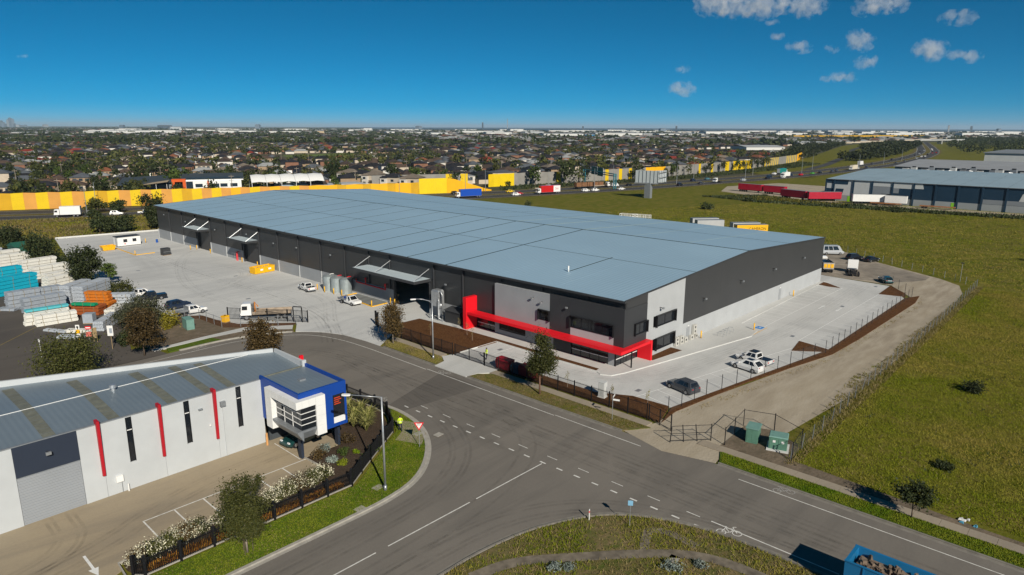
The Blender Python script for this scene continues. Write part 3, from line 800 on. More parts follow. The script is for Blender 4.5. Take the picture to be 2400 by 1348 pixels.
# sills of glass sheet over ground floor openings
part('lintel', B(.02, .5, 18.3, 24.0, 2.88, 2.945), M_charflat); part('lintel', B(.02, .5, 2.5, 9.2, 2.88, 2.945), M_charflat)
part('cladding_sheet', B(.5, .68, 25.0, 29.5, 2.9, 2.99), M_charflat)
for (y, z) in ((16.7, 7.5), (14.9, 7.1), (9.9, 7.2)):
    l = part('wall_light', B(-.3, -.005, y - .05, y + .05, z, z + .08), M_black); part('lamp_head', B(-.5, -.3, y - .18, y + .18, z - .12, z + .1), M_galv, l)
# red portal canopy
CAN = part('red_canopy', B(-1.95, -.02, -.95, 29.6, 2.72, 3.12), M_red)
part('red_canopy_return', B(-.018, 5.55, -.95, -.02, 2.72, 3.12), M_red, CAN)
ny = 20
for i in range(ny):
    y0 = -.9 + i * 30.45 / ny
    part('canopy_panel', B(-1.9, -.06, y0 + .02, y0 + 30.45 / ny - .02, 3.12, 3.15), M_red, CAN)
part('red_portal_wall', B(-2.1, .45, 29.62, 30.35, 0, 5.55), M_red, CAN); part('red_portal_wall', B(5.55, 5.95, -1.05, 1.2, 0, 3.14), M_red, CAN)
part('entry_post', B(1.05, 1.2, -.75, -.6, 0.05, 2.72), M_black, CAN)
# ================================================================ the white building with the blue corner box
WB = thing('white_office_warehouse', 'white rendered building with red fins and blue corner box, lower left', 'building', (0, 0, 0))
def wpart(name, mb, m, parent=None): return mb.build(name, m, parent if parent is not None else WB)
YW = 15.0
def wpanel(x0, x1, slot=None, z1=7.1):
    mb = MB()
    if slot:
        a, b = slot
        mb.box(x0 + .01, a, YW, YW + .25, 0, z1).box(b, x1 - .01, YW, YW + .25, 0, z1).box(a, b, YW, YW + .25, 0, 2.65).box(a, b, YW, YW + .25, 7.05, z1)
    else:
        mb.box(x0 + .01, x1 - .01, YW, YW + .25, 0, z1)
    wpart('wall_panel', mb, M_white)
wpanel(-80, -67.1); wpanel(-62.4, -60.65); wpanel(-60.65, -55.45, (-58.5, -57.98)); wpanel(-55.45, -50.25, (-53.32, -52.8)); wpanel(-50.25, -45.3, (-48.12, -47.6))
wpart('navy_panel', B(-67.1, -62.4, YW - .04, YW + .2, 4.4, 7.12), M_navy)
rd = MB()
for i in range(36): rd.box(-67.08, -62.42, YW + .05 + (.02 if i % 2 else 0), YW + .1, i * .1222, (i + 1) * .1222 - .012)
wpart('roller_door', rd, M_roller)
wpart('door_sill', B(-67.1, -62.4, YW - .0, YW + .12, 4.345, 4.395), M_galvd)
for x in (-58.5, -53.32, -48.12):
    w = wpart('slot_window', MB().box(x, x + .035, YW - .02, YW + .2, 2.65, 7.05).box(x + .485, x + .52, YW - .02, YW + .2, 2.65, 7.05), M_black)
    wpart('pane', B(x + .04, x + .48, YW + .08, YW + .11, 2.66, 5.75), M_glass, w); wpart('pane', B(x + .04, x + .48, YW + .08, YW + .11, 5.83, 7.04), M_glass, w)
    wpart('transom', B(x + .037, x + .483, YW + .03, YW + .13, 5.755, 5.825), M_whitep, w)
for x in (-60.9, -55.7, -50.5):
    wpart('red_fin', MB().profile([(YW - .005, 2.2), (YW - .22, 2.22), (YW - .40, 7.55), (YW + .35, 7.55), (YW + .35, 7.2), (YW - .005, 7.2)], 'x', x, x + .24), mat('red_fin_paint', (.42, .012, .022), .5, .08, 1))
wpart('meter_box', B(-59.9, -59.3, YW - .22, YW - .005, 1.15, 1.75), M_whitep); wpart('meter_conduit', B(-59.45, -59.40, YW - .05, YW - .005, .05, 1.14), M_galvd)
wpart('water_pipe', MB().tube([(-59.0, YW - .25, .03), (-59.0, YW - .25, .75)], .07), M_whitep)
dp = wpart('downpipe', B(-49.62, -49.52, YW - .11, YW - .005, .05, 5.5), M_white); wpart('rain_head', B(-49.85, -49.35, YW - .3, YW - .005, 5.5, 6.0), M_galvd, dp)
l = wpart('wall_light', B(-64.75, -64.65, YW - .35, YW - .045, 6.0, 6.07), M_black); wpart('lamp_head', B(-64.9, -64.5, YW - .55, YW - .35, 5.85, 6.1), M_galv, l)
wpart('wall_light', B(-52.0, -51.6, YW - .2, YW - .005, 5.75, 5.88), M_galvd); wpart('camera_dome', MB().cyl(-51.0, YW - .12, 3.8, 3.95, .09, n=8), M_whitep); wpart('camera_dome', MB().cyl(-68.6, YW - .12, 4.2, 4.35, .09, n=8), M_whitep)
# roof
def zb(y): return 7.05 + .42 * (y - 15.2) / 7.4 if y < 22.6 else 7.47 - .3 * (y - 22.6) / 12
def back(x): return 21.8 - .418 * (x + 40.3)
def roof_quad(mb, x0, x1, y0, y1, dz=0.0):
    mb.add([(x0, y0, zb(y0) + dz), (x1, y0, zb(y0) + dz), (x1, y1, zb(y1) + dz), (x0, y1, zb(y1) + dz)], [(0, 1, 2, 3)])
cuts = [-80, -74, -68, -64.75, -63.75, -59.7, -58.7, -54.55, -53.55, -50.95, -50.05, -48.65, -47.75, -42.22]
for a, b in zip(cuts[:-1], cuts[1:]):
    mb = MB(); lightstrip = abs((b - a) - .95) < .12
    mb.add([(a, 15.22, zb(15.22)), (b, 15.22, zb(15.22)), (b, 22.6, zb(22.6)), (a, 22.6, zb(22.6))], [(0, 1, 2, 3)])
    ya, yb = back(a) - .3, back(b) - .3
    mb.add([(a, 22.6, zb(22.6)), (b, 22.6, zb(22.6)), (b, max(yb, 22.61), zb(yb)), (a, ya, zb(ya))], [(0, 1, 2, 3)])
    wpart('roof_sheet', mb, M_wroof)
    if lightstrip:
        s_ = MB(); y = 15.3
        while y < back(b) - 1.8:
            roof_quad(s_, a + .02, b - .02, y, y + 1.02, .02); y += 1.08
        wpart('rooflight', s_, M_sky)
mb = MB().add([(-42.22, 15.22, zb(15.22)), (-40.3, 15.22, zb(15.22)), (-40.3, 21.5, zb(21.5)), (-42.22, 22.3, zb(22.3))], [(0, 1, 2, 3)]); wpart('roof_sheet', mb, M_wroof)
wpart('ridge_cap', MB().box(-80, -43.0, 22.57, 22.63, 7.46, 7.51), M_whitep)
pb = MB(); strip(pb, [(-80, back(-80)), (-40.3, back(-40.3))], -.28, .0, 0, 7.85); wpart('rear_parapet', pb, M_white)
wpart('end_parapet', B(-40.3, -40.02, 15.3, 21.6, 0, 7.8), M_white)
wpart('end_parapet_pier', B(-40.45, -39.98, 15.0, 15.29, 2.9, 7.95), M_white)
wpart('red_fin', B(-40.0, -39.6, 16.2, 16.5, 2, 8.1), M_red)
v = wpart('roof_vent', MB().cyl(-57.2, 22.0, 7.4, 7.75, .22, n=12), M_galv); wpart('vent_cowl', MB().cyl(-57.2, 22.0, 7.75, 8.05, .36, .3, n=14), M_galv, v)
wpart('gutter', B(-80, -45.5, YW + .02, YW + .24, 7.105, 7.2), M_galvd)
# blue corner box on posts
mb = MB().box(-45.4, -45.2, 7.4, 15.2, 2.9, 7.55); wpart('blue_wall', mb, M_blue)
wpart('blue_wall', MB().box(-45.195, -41.6, 7.4, 7.6, 2.9, 7.6).box(-41.6, -40.25, 7.4, 7.6, 6.35, 7.6).box(-40.25, -40.0, 7.4, 7.6, 2.9, 7.6), M_blue)
wpart('blue_wall', B(-40.2, -40.0, 7.605, 14.98, 2.9, 7.6), M_blue)
wpart('box_floor', B(-45.19, -40.21, 7.61, 14.9, 2.92, 3.1), M_charflat)
wpart('box_roof', B(-45.19, -40.21, 7.61, 15.0, 7.15, 7.25), M_wroof); wpart('roof_hatch', B(-43.0, -42.3, 11.2, 11.7, 7.25, 7.4), M_galvd)
wpart('roof_flashing', B(-45.19, -40.21, 15.02, 15.2, 7.26, 7.36), M_sky)
wpart('sign_window', B(-41.59, -40.26, 7.42, 7.5, 3.95, 6.34), M_glass)
sg = WB
for i, (a, b) in enumerate(((-41.45, -40.75), (-41.45, -40.6), (-41.45, -40.85), (-41.45, -40.7))):
    wpart('sign_line', B(a, b, 7.405, 7.418, 5.95 - i * .22, 6.05 - i * .22), mat('sign_red', (.55, .06, .02), .5, 0))
wpart('sign_panel', B(-41.59, -40.26, 7.39, 7.5, 3.3, 3.94), M_whitep); wpart('blue_wall', B(-41.59, -40.26, 7.42, 7.6, 2.9, 3.29), M_blue)
n = 5
for i in range(n): wpart('white_cladding', B(-46.05, -45.405, 6.75 + i * 6.2 / n + .008, 6.75 + (i + 1) * 6.2 / n - .008, 6.28, 7.05), M_whitep)
for i in range(3): wpart('white_cladding', B(-46.05, -45.405, 11.75, 12.94, 2.8 + i * 1.16 + .008, 2.8 + (i + 1) * 1.16 - .008), M_whitep)
for i in range(2): wpart('white_cladding', B(-45.4 + i * .745 + .008, -45.4 + (i + 1) * .745 - .008, 6.75, 7.395, 6.28, 7.05), M_whitep)
for i in range(4): wpart('white_cladding', B(-43.98 + .985, -42.85 + .0, 6.75, 7.395, 3.0 + i * 1.02 + .006, 3.0 + (i + 1) * 1.02 - .006) if False else B(-43.9, -42.85, 6.75, 7.395, 2.95 + i * 1.03 + .006, 2.95 + (i + 1) * 1.03 - .006), M_whitep)
wpart('silver_sill', MB().profile([(6.78, 3.75), (7.35, 2.85), (7.39, 2.85), (7.39, 3.95), (6.78, 3.95)], 'x', -45.4, -43.92), M_galvd)
wpart('silver_sill', MB().profile([(-46.02, 3.75), (-45.45, 2.85), (-45.405, 2.85), (-45.405, 3.95), (-46.02, 3.95)], 'y', 6.79, 11.74), M_galvd)
cw_ = wpart('corner_window', MB().box(-45.5, -45.41, 6.9, 11.74, 3.96, 6.27).box(-45.409, -43.91, 6.9, 7.0, 3.96, 6.27), M_glass)
for z in (4.5, 5.08, 5.66):
    wpart('mullion', MB().box(-45.56, -45.505, 6.84, 11.74, z, z + .06).box(-45.504, -43.91, 6.84, 6.895, z, z + .06), M_whitep, cw_)
for y in (8.5, 10.1): wpart('mullion', B(-45.55, -45.505, y, y + .06, 3.96, 6.27), M_whitep, cw_)
for (x, y) in ((-44.6, 9.0), (-40.3, 9.0), (-40.3, 14.5)): wpart('post', MB().obox(x, y, 0, .28, .6, 2.9), M_navy)
wpart('soffit_wall', B(-44.9, -40.1, 15.0, 15.24, 0, 2.9), mat('shop_dark', (.06, .07, .08), .6, .1))
o = MB().cyl(0, 0, 0, 1.35, .11, n=10).build('bollard', mat('faded_orange', (.62, .32, .12), .6, .15), loc=(-45.6, 14.2, 0.03)); tag(o, 'faded orange bollard at the corner under the blue box', 'bollard')
nb = thing('carport', 'dark ribbed carport roof behind the white building', 'carport', (-68, 39.3, 0))
MB().add([(-8, -2.5, 5.0), (5.8, -2.5, 5.0), (5.8, 2.2, 4.2), (-8, 2.2, 4.2)], [(0, 1, 2, 3)]).build('roof', M_char, nb)
for x in (-7.5, 5.3): MB().cyl(x, 1.9, 0, 4.2, .1).build('post', M_galvd, nb)

# ================================================================ fences and gates
def seg_len(p, q): return math.hypot(q[0] - p[0], q[1] - p[1])
M_link = None
def link_mat():
    global M_link
    if M_link: return M_link
    m, nt, bs = nodes_of('chain_link_mesh')
    bs.inputs['Base Color'].default_value = (.16, .17, .18, 1)
    bs.inputs['Alpha'].default_value = .07
    M_link = m
    return m
PICKET = {}
def picket_panel(L, h, gap, mat_, z0=.1, r=.022):
    key = (round(L, 2), h, gap, mat_.name)
    if key not in PICKET:
        mb = MB(); n = max(2, int(L / gap)); s_ = L / n
        for i in range(n):
            x = (i + .5) * s_
            mb.box(x - r, x + r, -r, r, z0, h)
        PICKET[key] = mb.mesh('pickets', mat_)
    return PICKET[key]
def fence(name, label, pts, h, spacing, post_w=.06, mat_=None, gap=.13, post_h=None, rails=(.25, -.15), mesh=None, group=None, lean=0.0, z=0.0, post_mat=None, r=.022):
    mat_ = mat_ or M_black
    T = thing(name, label, 'fence', (pts[0][0], pts[0][1], z), 0, group)
    ox, oy = pts[0]
    pm = MB().box(-post_w, post_w, -post_w, post_w, -.1, post_h or h + .08).mesh('post', post_mat or mat_)
    for (p, q) in zip(pts[:-1], pts[1:]):
        L = seg_len(p, q); n = max(1, round(L / spacing)); a = math.atan2(q[1] - p[1], q[0] - p[0])
        st = L / n
        for i in range(n):
            x, y = p[0] + math.cos(a) * st * i - ox, p[1] + math.sin(a) * st * i - oy
            po = obj('post', pm, T, (x, y, 0), a)
            if lean: po.rotation_euler = (R.gauss(0, lean), R.gauss(0, lean), a)
            if gap: 
                k = obj('pickets', picket_panel(st, h, gap, mat_, r=r), T, (x, y, 0), a); k["kind"] = "stuff"
            elif mesh:
                key = ('link', round(st, 2), h)
                if key not in PICKET: PICKET[key] = MB().add([(0, 0, .05), (st, 0, .05), (st, 0, h), (0, 0, h)], [(0, 1, 2, 3)]).mesh('wire_mesh', link_mat())
                obj('wire_mesh', PICKET[key], T, (x, y, 0), a)
            for rr in rails:
                zz = rr if rr > 0 else h + rr
                key = ('rail', round(st, 2), zz, mat_.name)
                if key not in PICKET: PICKET[key] = MB().box(.0, st, -.018, .018, zz - .022, zz + .022).mesh('rail', mat_)
                obj('rail', PICKET[key], T, (x, y, 0), a)
    q, p = pts[-1], pts[-2]
    obj('post', pm, T, (q[0] - ox, q[1] - oy, 0), math.atan2(q[1] - p[1], q[0] - p[0]))
    return T
fence('palisade_fence', 'black palisade fence in front of the long mulch bed by the red portal', [(-12.35, 36.2), (-12.4, 21.6)], 2.0, 2.45, .04, gap=.17, r=.014)
fence('palisade_fence', 'black palisade fence beside the red bins and street tree', [(-12.4, 14.9), (-12.2, -11.6)], 2.0, 2.6, .04, gap=.17, r=.014)
g = fence('sliding_gate', 'black sliding gate at the office driveway beside the man in yellow', [(-12.2, 21.3), (-12.25, 15.2)], 1.9, 3.05, .05, rails=(.2, .62, -.1), gap=.18, r=.015); g["category"] = 'gate'
for (y) in (21.55, 15.0):
    pass
f = fence('sliding_gate', 'long black sliding gate standing open across the yard entrance', [(-26.3, 64.7), (-17.8, 52.7)], 2.15, 3.7, .07, rails=(.22, -.06), gap=.22, r=.021); f["category"] = 'gate'
MB().box(-.07, .07, -.07, .07, 0, 2.7).build('gate_frame', M_black, f, loc=(7.0, -9.9, 0)); MB().box(-.07, .07, -.07, .07, 0, 2.7).build('gate_frame', M_black, f, loc=(7.9, -11.2, 0)); strip(MB(), [(7.0, -9.9), (7.9, -11.2)], -.07, .07, 2.7, 2.84).build('gate_frame', M_black, f)
for i, (x, y) in enumerate(((-10.6, 43.0), (-11.0, 41.9))):
    o = MB().box(-.12, .12, -.12, .12, 0, 2.5).box(-.15, .15, -.15, .15, 2.5, 2.55).build('gate_post', M_black, loc=(x, y, 0)); tag(o, ('black gate post beside the round street tree, farther of the pair' if i == 0 else 'black gate post beside the round street tree, nearer of the pair'), 'gate post', 'gate posts at the yard entrance')
fence('wire_fence', 'low galvanised wire fence around the mulch at the yard entrance', [(-33.4, 71.6), (-29.7, 68.4), (-29.4, 60.3), (-20.0, 52.6)], 1.75, 3.1, .035, M_galvd, gap=0, mesh=True, rails=(-.03,))
# fence round the car park edge, posts and wire
fence('wire_fence', 'thin black post and wire fence along the edge of the car park', [(-8.8, -12.4), (-.5, -13.0), (27.0, -18.2), (37.5, -18.4), (75.5, -18.4), (84, -12.6)], 2.0, 3.0, .03, M_black, gap=0, mesh=True, rails=())
fence('wire_fence', 'old chain link fence between gravel track and green field', [(-10.6, -27.6), (1.8, -27.5), (14.5, -27.0), (33.4, -27.0), (64, -26.8), (95, -26.2)], 1.75, 2.9, .03, M_galvd, gap=0, mesh=True, rails=(), lean=.05)
fence('wire_fence', 'rusty wire fence curving around the far end of the dirt stand', [(95, -26.2), (101, -19), (112, -3.2), (121, 8), (126, 30)], 1.5, 3.2, .035, M_galvd, gap=0, mesh=True, rails=(), lean=.03)
fence('wire_fence', 'dark wire fence around the two green transformer cabinets', [(-12.2, -21.2), (-6.1, -20.5), (-5.0, -23.6), (-6.9, -27.3), (-10.8, -27.8)], 2.0, 3.2, .04, M_black, gap=0, mesh=True, rails=(-.06,))
fence('wire_gate', 'bent black wire gate leaning open beside the gravel entry', [(-15.6, -16.6), (-12.2, -19.6)], 1.9, 1.6, .04, M_black, gap=0, mesh=True, rails=(.2, 1.0, -.04), lean=.1)["category"] = 'gate'
fence('wire_gate', 'black wire gate panel at the end of the palisade fence', [(-12.1, -11.8), (-13.0, -15.2)], 1.9, 1.7, .05, M_black, gap=0, mesh=True, rails=(.2, 1.0, -.04))["category"] = 'gate'
# palisade fence of the white building: plinth, big posts
wf = [(-63.2, 1.2), (-62.6, .55), (-44.3, .55), (-40.2, 3.35), (-34.5, 7.1), (-32.2, 11.2), (-31.9, 14.0), (-32.4, 22), (-33.5, 26)]
F2 = fence('palisade_fence', 'black palisade fence with thick posts around the white building garden', wf, 1.55, 2.45, .10, gap=.125, post_h=1.75, r=.02)
strip(MB(), [(x + 63.2, y - 1.2) for x, y in wf], -.06, .07, .05, .15).build('plinth', M_kerb, F2)

# ================================================================ street furniture
def street_lamp(label, x, y, h, ang, arm, curved):
    t = thing('street_lamp', label, 'street lamp', (x, y, .08), ang, 'street lamps at the junction')
    MB().cyl(0, 0, 0, .5, .17, .15, 10).build('base', M_galv, t, True)
    MB().tube([(0, 0, .4), (0, 0, h - (.6 if curved else .05))], [.12, .075], 8).build('pole', M_galv, t, True)
    if curved:
        MB().tube([(0, 0, h - .65), (.5, 0, h - .25), (1.4, 0, h + .05), (arm, 0, h + .15)], .05, 6).build('arm', M_galv, t, True)
        MB().tube([(0, 0, h - .35), (.9, 0, h - .1)], .03, 5).build('stay', M_galv, t)
    else:
        MB().tube([(0, 0, h - .08), (arm, 0, h + .12)], .045, 6).build('arm', M_galv, t, True)
    MB().loft([[(arm - .1 + a * .35, s_ * .1 * (1.6 if 0 < k < 3 else 1), h + .12 + dz) for s_, dz in ((-1, -.07), (1, -.07), (1, .07), (-1, .07))] for k, a in enumerate((0, .7, 1.6, 2.2))]).build('lamp_head', M_whitep, t)
street_lamp('tall galvanised street lamp on the green corner verge', -42.7, -2.5, 9.3, math.radians(132), 2.9, False)
street_lamp('galvanised street lamp beside the office driveway', -15.4, 22.5, 9.0, math.radians(150), 2.4, True)
# give way sign
t = thing('give_way_sign', 'red and white give way triangle on a post at the corner', 'sign', (-34.9, 2.0, .1), math.radians(225))
MB().cyl(0, 0, 0, 2.1, .035, n=8).build('post', M_galv, t)
tri = lambda s_, x: [(x, -s_ * .52, 2.65 + s_ * .3 - .15), (x, s_ * .52, 2.65 + s_ * .3 - .15), (x, 0, 2.65 - s_ * .6 - .15)]
for s_, x, mm in ((1.0, .06, M_red), (.66, .075, M_whitep)):
    P = tri(s_, x); Q = [(a - .012, b, c) for a, b, c in P]
    MB().add(P + Q, [(0, 2, 1), (3, 4, 5), (0, 1, 4, 3), (1, 2, 5, 4), (2, 0, 3, 5)]).build('sign_face', mm, t)
def text_obj(body, size, mat_, loc, rot, parent, name='lettering', ext=.004):
    cu = bpy.data.curves.new(name, 'FONT'); cu.body = body; cu.size = size; cu.align_x = 'CENTER'; cu.align_y = 'CENTER'; cu.extrude = ext; cu.fill_mode = 'BOTH'
    tmp = bpy.data.objects.new(name, cu); C.objects.link(tmp)
    me = bpy.data.meshes.new_from_object(tmp.evaluated_get(bpy.context.evaluated_depsgraph_get()))
    bpy.data.objects.remove(tmp)
    me.materials.clear(); me.materials.append(mat_)
    o = obj(name, me, parent); o.location = loc; o.rotation_euler = rot
    return o
text_obj('GIVE\nWAY', .17, M_black, (.088, 0, 2.62), (math.pi / 2, 0, math.pi / 2), t)
t = thing('street_name_sign', 'street name sign post with white blades on the dry verge', 'sign', (-15.2, -8.8, .1), math.radians(20))
MB().cyl(0, 0, 0, 2.9, .035, n=8).build('post', M_galv, t); MB().box(.0, .95, -.015, .015, 2.65, 2.85).build('blade', M_whitep, t); MB().box(-.015, .015, -.8, .0, 2.4, 2.6).build('blade', M_whitep, t)
t = thing('parking_sign', 'small pale blue sign on a post on the rough grass island', 'sign', (-32.2, -22.4, .1), math.radians(215))
MB().cyl(0, 0, 0, 2.5, .03, n=8).build('post', M_galv, t); MB().box(.03, .05, -.21, .21, 2.0, 2.45).build('sign_face', mat('sign_blue', (.20, .42, .60), .5, .05), t)
t = thing('road_marker_post', 'short white marker post at the island kerb', 'marker post', (-33.7, -19.3, .1), .4)
MB().box(-.06, .06, -.03, .03, 0, 1.0).build('post', M_whitep, t); MB().box(-.061, -.0601, -.03, .03, .7, .85).build('reflector', M_red, t); MB().box(-.065, .065, -.032, .032, .7, .84).build('reflector', M_red, t)
# bins and cabinets
M_binred = mat('bin_red', (.30, .008, .02), .45, .12, 2); M_cab = mat('cabinet_green', (.16, .30, .26), .55, .1, 2); M_cabg = mat('cabinet_grey', (.55, .56, .55), .55, .05, 2); M_cabd = mat('cabinet_dark_green', (.10, .22, .16), .55, .1, 2)
def skip_bin(name, label, x, y, rz, L, W, h, m, cat='bin', flare=.12, group=None, load=None, z=0.05):
    t = thing(name, label, cat, (x, y, z), rz, group)
    lo = [(-L / 2 + flare, -W / 2 + .08), (L / 2 - flare, -W / 2 + .08), (L / 2 - flare, W / 2 - .08), (-L / 2 + flare, W / 2 - .08)]
    hi = [(-L / 2, -W / 2), (L / 2, -W / 2), (L / 2, W / 2), (-L / 2, W / 2)]
    hin = [(a * .96, b * .93) for a, b in hi]; lin = [(a * .95, b * .9) for a, b in lo]
    MB().loft([[(*p, .06) for p in lo], [(*p, h) for p in hi], [(*p, h) for p in hin], [(*p, .25) for p in lin]], cap=True).build('body', m, t)
    rm = MB(); 
    for k in range(5):
        xx = -L / 2 + flare + (L - 2 * flare) * (k + .5) / 5
        rm.box(xx - .04, xx + .04, -W / 2 - .05, -W / 2 + .02, .15, h - .1).box(xx - .04, xx + .04, W / 2 - .02, W / 2 + .05, .15, h - .1)
    rm.build('rib', m, t)["kind"] = "stuff"
    MB().box(-L / 2 - .04, L / 2 + .04, -W / 2 - .05, -W / 2, h - .08, h + .02).box(-L / 2 - .04, L / 2 + .04, W / 2, W / 2 + .05, h - .08, h + .02).build('rim', m, t)
    if load:
        lm = MB(); rr = random.Random(int(abs(x * 10)))
        lm.box(-L * .46, L * .46, -W * .42, W * .42, .26, h - .55)
        for k in range(int(12 * L)): lm.prism([(q_ + p_[0], w_ + p_[1]) for q_, w_ in [(rr.uniform(-L * .44, L * .44), rr.uniform(-W * .37, W * .37))] for p_ in [(rr.uniform(.08, .3), rr.uniform(-.1, .1)), (rr.uniform(-.1, .1), rr.uniform(.06, .25)), (rr.uniform(-.3, -.08), rr.uniform(-.1, .1)), (rr.uniform(-.1, .1), rr.uniform(-.25, -.06))]], h - .6, h - .6 + rr.uniform(.08, .5), 0, rr.uniform(.1, .6))
        lm.build('rubbish', load, t)["kind"] = "stuff"
    return t
M_rub = mat('rubbish', (.30, .25, .20), .9, .5, 1.5)
def front_bin(label, y, m, h=1.35, L=2.0):
    t = thing('wheelie_dumpster', label, 'bin', (-11.5, y, .14), math.pi / 2, 'bins behind the palisade fence')
    MB().profile([(-.55, .12), (.55, .12), (.65, h - .25), (.45, h), (-.65, h)], 'x', -L / 2, L / 2).build('body', m, t)
    MB().box(-L / 2 - .03, L / 2 + .03, -.66, .42, h, h + .05).build('lid', m, t)
    for x in (-L / 2 + .2, L / 2 - .2):
        for yy in (-.45, .45): MB().cyl(x, yy, 0, .14, .08, n=8).build('castor', M_tyre, t)
front_bin('red dumpster nearest the gate behind the black fence', 11.8, M_binred, 1.5, 2.5)
front_bin('dark blue dumpster between the two red ones', 9.5, mat('bin_blue', (.01, .05, .10), .5, .1), 1.25, 1.4)
front_bin('red dumpster beside the street tree trunk', 7.5, M_binred, 1.5, 2.4)
t = thing('electrical_cabinet', 'tall pale grey electrical cabinet on mulch behind the fence', 'cabinet', (-10.4, -4.0, .14), .1)
MB().box(-.45, .45, -.5, .5, 0, .12).build('plinth', M_kerbw, t); MB().box(-.38, .38, -.42, .42, .12, 1.95).build('body', M_cabg, t); MB().box(-.42, .42, -.46, .46, 1.95, 2.02).build('roof', M_cabg, t); MB().box(-.4, -.381, -.36, -.01, .2, 1.85).build('door', M_cabg, t); MB().box(-.4, -.381, .01, .36, .2, 1.85).build('door', M_cabg, t)
t = thing('transformer_cabinet', 'taller green transformer cabinet with flat pale lid', 'cabinet', (-9.0, -22.9, .04), math.radians(12))
MB().box(-.85, .85, -.6, .6, 0, 1.6).build('body', M_cabd, t); MB().box(-.92, .92, -.68, .68, 1.6, 1.72).build('lid', M_cab, t); MB().box(-.87, -.851, -.5, -.02, .15, 1.5).build('door', M_cabd, t); MB().box(-.87, -.851, .02, .5, .15, 1.5).build('door', M_cabd, t)
t = thing('transformer_cabinet', 'wider green transformer cabinet with white stickers on concrete pad', 'cabinet', (-8.9, -25.6, .04), math.radians(18))
MB().box(-1.1, 1.1, -1.1, 1.1, -.02, .1).build('pad', M_kerbw, t); MB().box(-.75, .75, -.9, .9, .1, 1.4).build('body', M_cabd, t); MB().prism([(-.8, -.95), (.8, -.95), (.8, .95), (-.8, .95)], 1.4, 1.52, 0, .08).build('lid', M_cab, t)
for y in (-.45, .4): MB().box(-.775, -.752, y - .4, y + .4, .2, 1.3).build('door', M_cabd, t); MB().box(-.79, -.776, y - .15, y + .12, .85, 1.1).build('sticker', M_whitep, t)
t = thing('electrical_cabinet', 'large grey green cabinet on dirt beside the yellow bush', 'cabinet', (-33.4, 63.9, .1), math.radians(-6))
MB().box(-.6, .6, -1.25, 1.25, 0, 1.65).build('body', M_cab, t); MB().box(-.65, .65, -1.3, 1.3, 1.65, 1.75).build('lid', M_cab, t); MB().box(-.62, -.601, -1.1, -.03, .15, 1.55).build('door', M_cab, t); MB().box(-.62, -.601, .03, 1.1, .15, 1.55).build('door', M_cab, t)
# bollards
bol = None
def bollard(x, y, label, h=1.25, z=.05):
    global bol
    if bol is None:
        bol = thing('bollard', label, 'bollard', (x, y, z), 0, 'yellow safety bollards')
        MB().cyl(0, 0, 0, 1.2, .1, n=10).cyl(0, 0, 1.2, 1.25, .1, .05, 10).build('post', M_yellow, bol, True); MB().cyl(0, 0, 0, .02, .16, n=10).build('base_plate', M_galvd, bol)
        return bol
    return dup(bol, (x, y, z), 0, label)
for i, (x, y) in enumerate(((-1.9, 139.5), (-.6, 138.5), (-.6, 130.0))): bollard(x, y, 'yellow bollard by the farthest awning door, %s from the left' % ('first', 'second', 'third')[i])
for i, (x, y) in enumerate(((-.5, 112.3), (-.4, 104.6))): bollard(x, y, 'yellow bollard by the middle awning door, %s one' % ('left', 'right')[i])
for i, (x, y) in enumerate(((-3.5, 73.0), (-3.7, 69.9), (-3.3, 67.2), (-3.0, 64.8))): bollard(x, y, 'yellow bollard in front of the water tanks, %s from the left' % ('first', 'second', 'third', 'fourth')[i])
for i, (x, y) in enumerate(((-4.0, 53.4), (-.3, 52.5), (-.3, 51.2))): bollard(x, y, 'yellow bollard near the big open door, %s from the left' % ('first', 'second', 'third')[i])
bollard(20.6, -1.1, 'yellow bollard on the path beside the air conditioners', z=.13); bollard(31.0, -5.3, 'yellow bollard between the blue disabled bays'); bollard(59.1, -1.0, 'yellow bollard at the far parking bays along the wall', z=.13)
bollard(-15.3, 141.4, 'yellow bollard at the corner of the yellow kerb in the yard'); bollard(-9.0, 136.9 + .8, 'yellow bollard behind the black box in the yard'); bollard(-6.0, 160.5, 'yellow bollard right of the white site shed')
def kerb_bar(label, pts):
    o = strip(MB(), pts, -.12, .12, 0.05, .2).build('yellow_kerb', M_yellow); tag(o, label, 'kerb')
kerb_bar('yellow L shaped kerb on the yard by the black box', [(-15.2, 156.0), (-15.3, 141.4), (-10.4, 141.6)])
kerb_bar('yellow kerb around the low pad by the big open door', [(-3.4, 60.5), (-4.0, 53.3), (-.4, 53.5)])
kerb_bar('yellow kerb at the far side of the pad by the tanks', [(-3.2, 64.2), (.2, 64.4)])
o = flat('wet_pad', [(-3.3, 63.9), (-3.9, 53.6), (.3, 53.8), (.3, 64)], .062, concrete_mat('pad_concrete', (.30, .31, .30), (.22, .24, .23), (.13, .13, .13), .6))
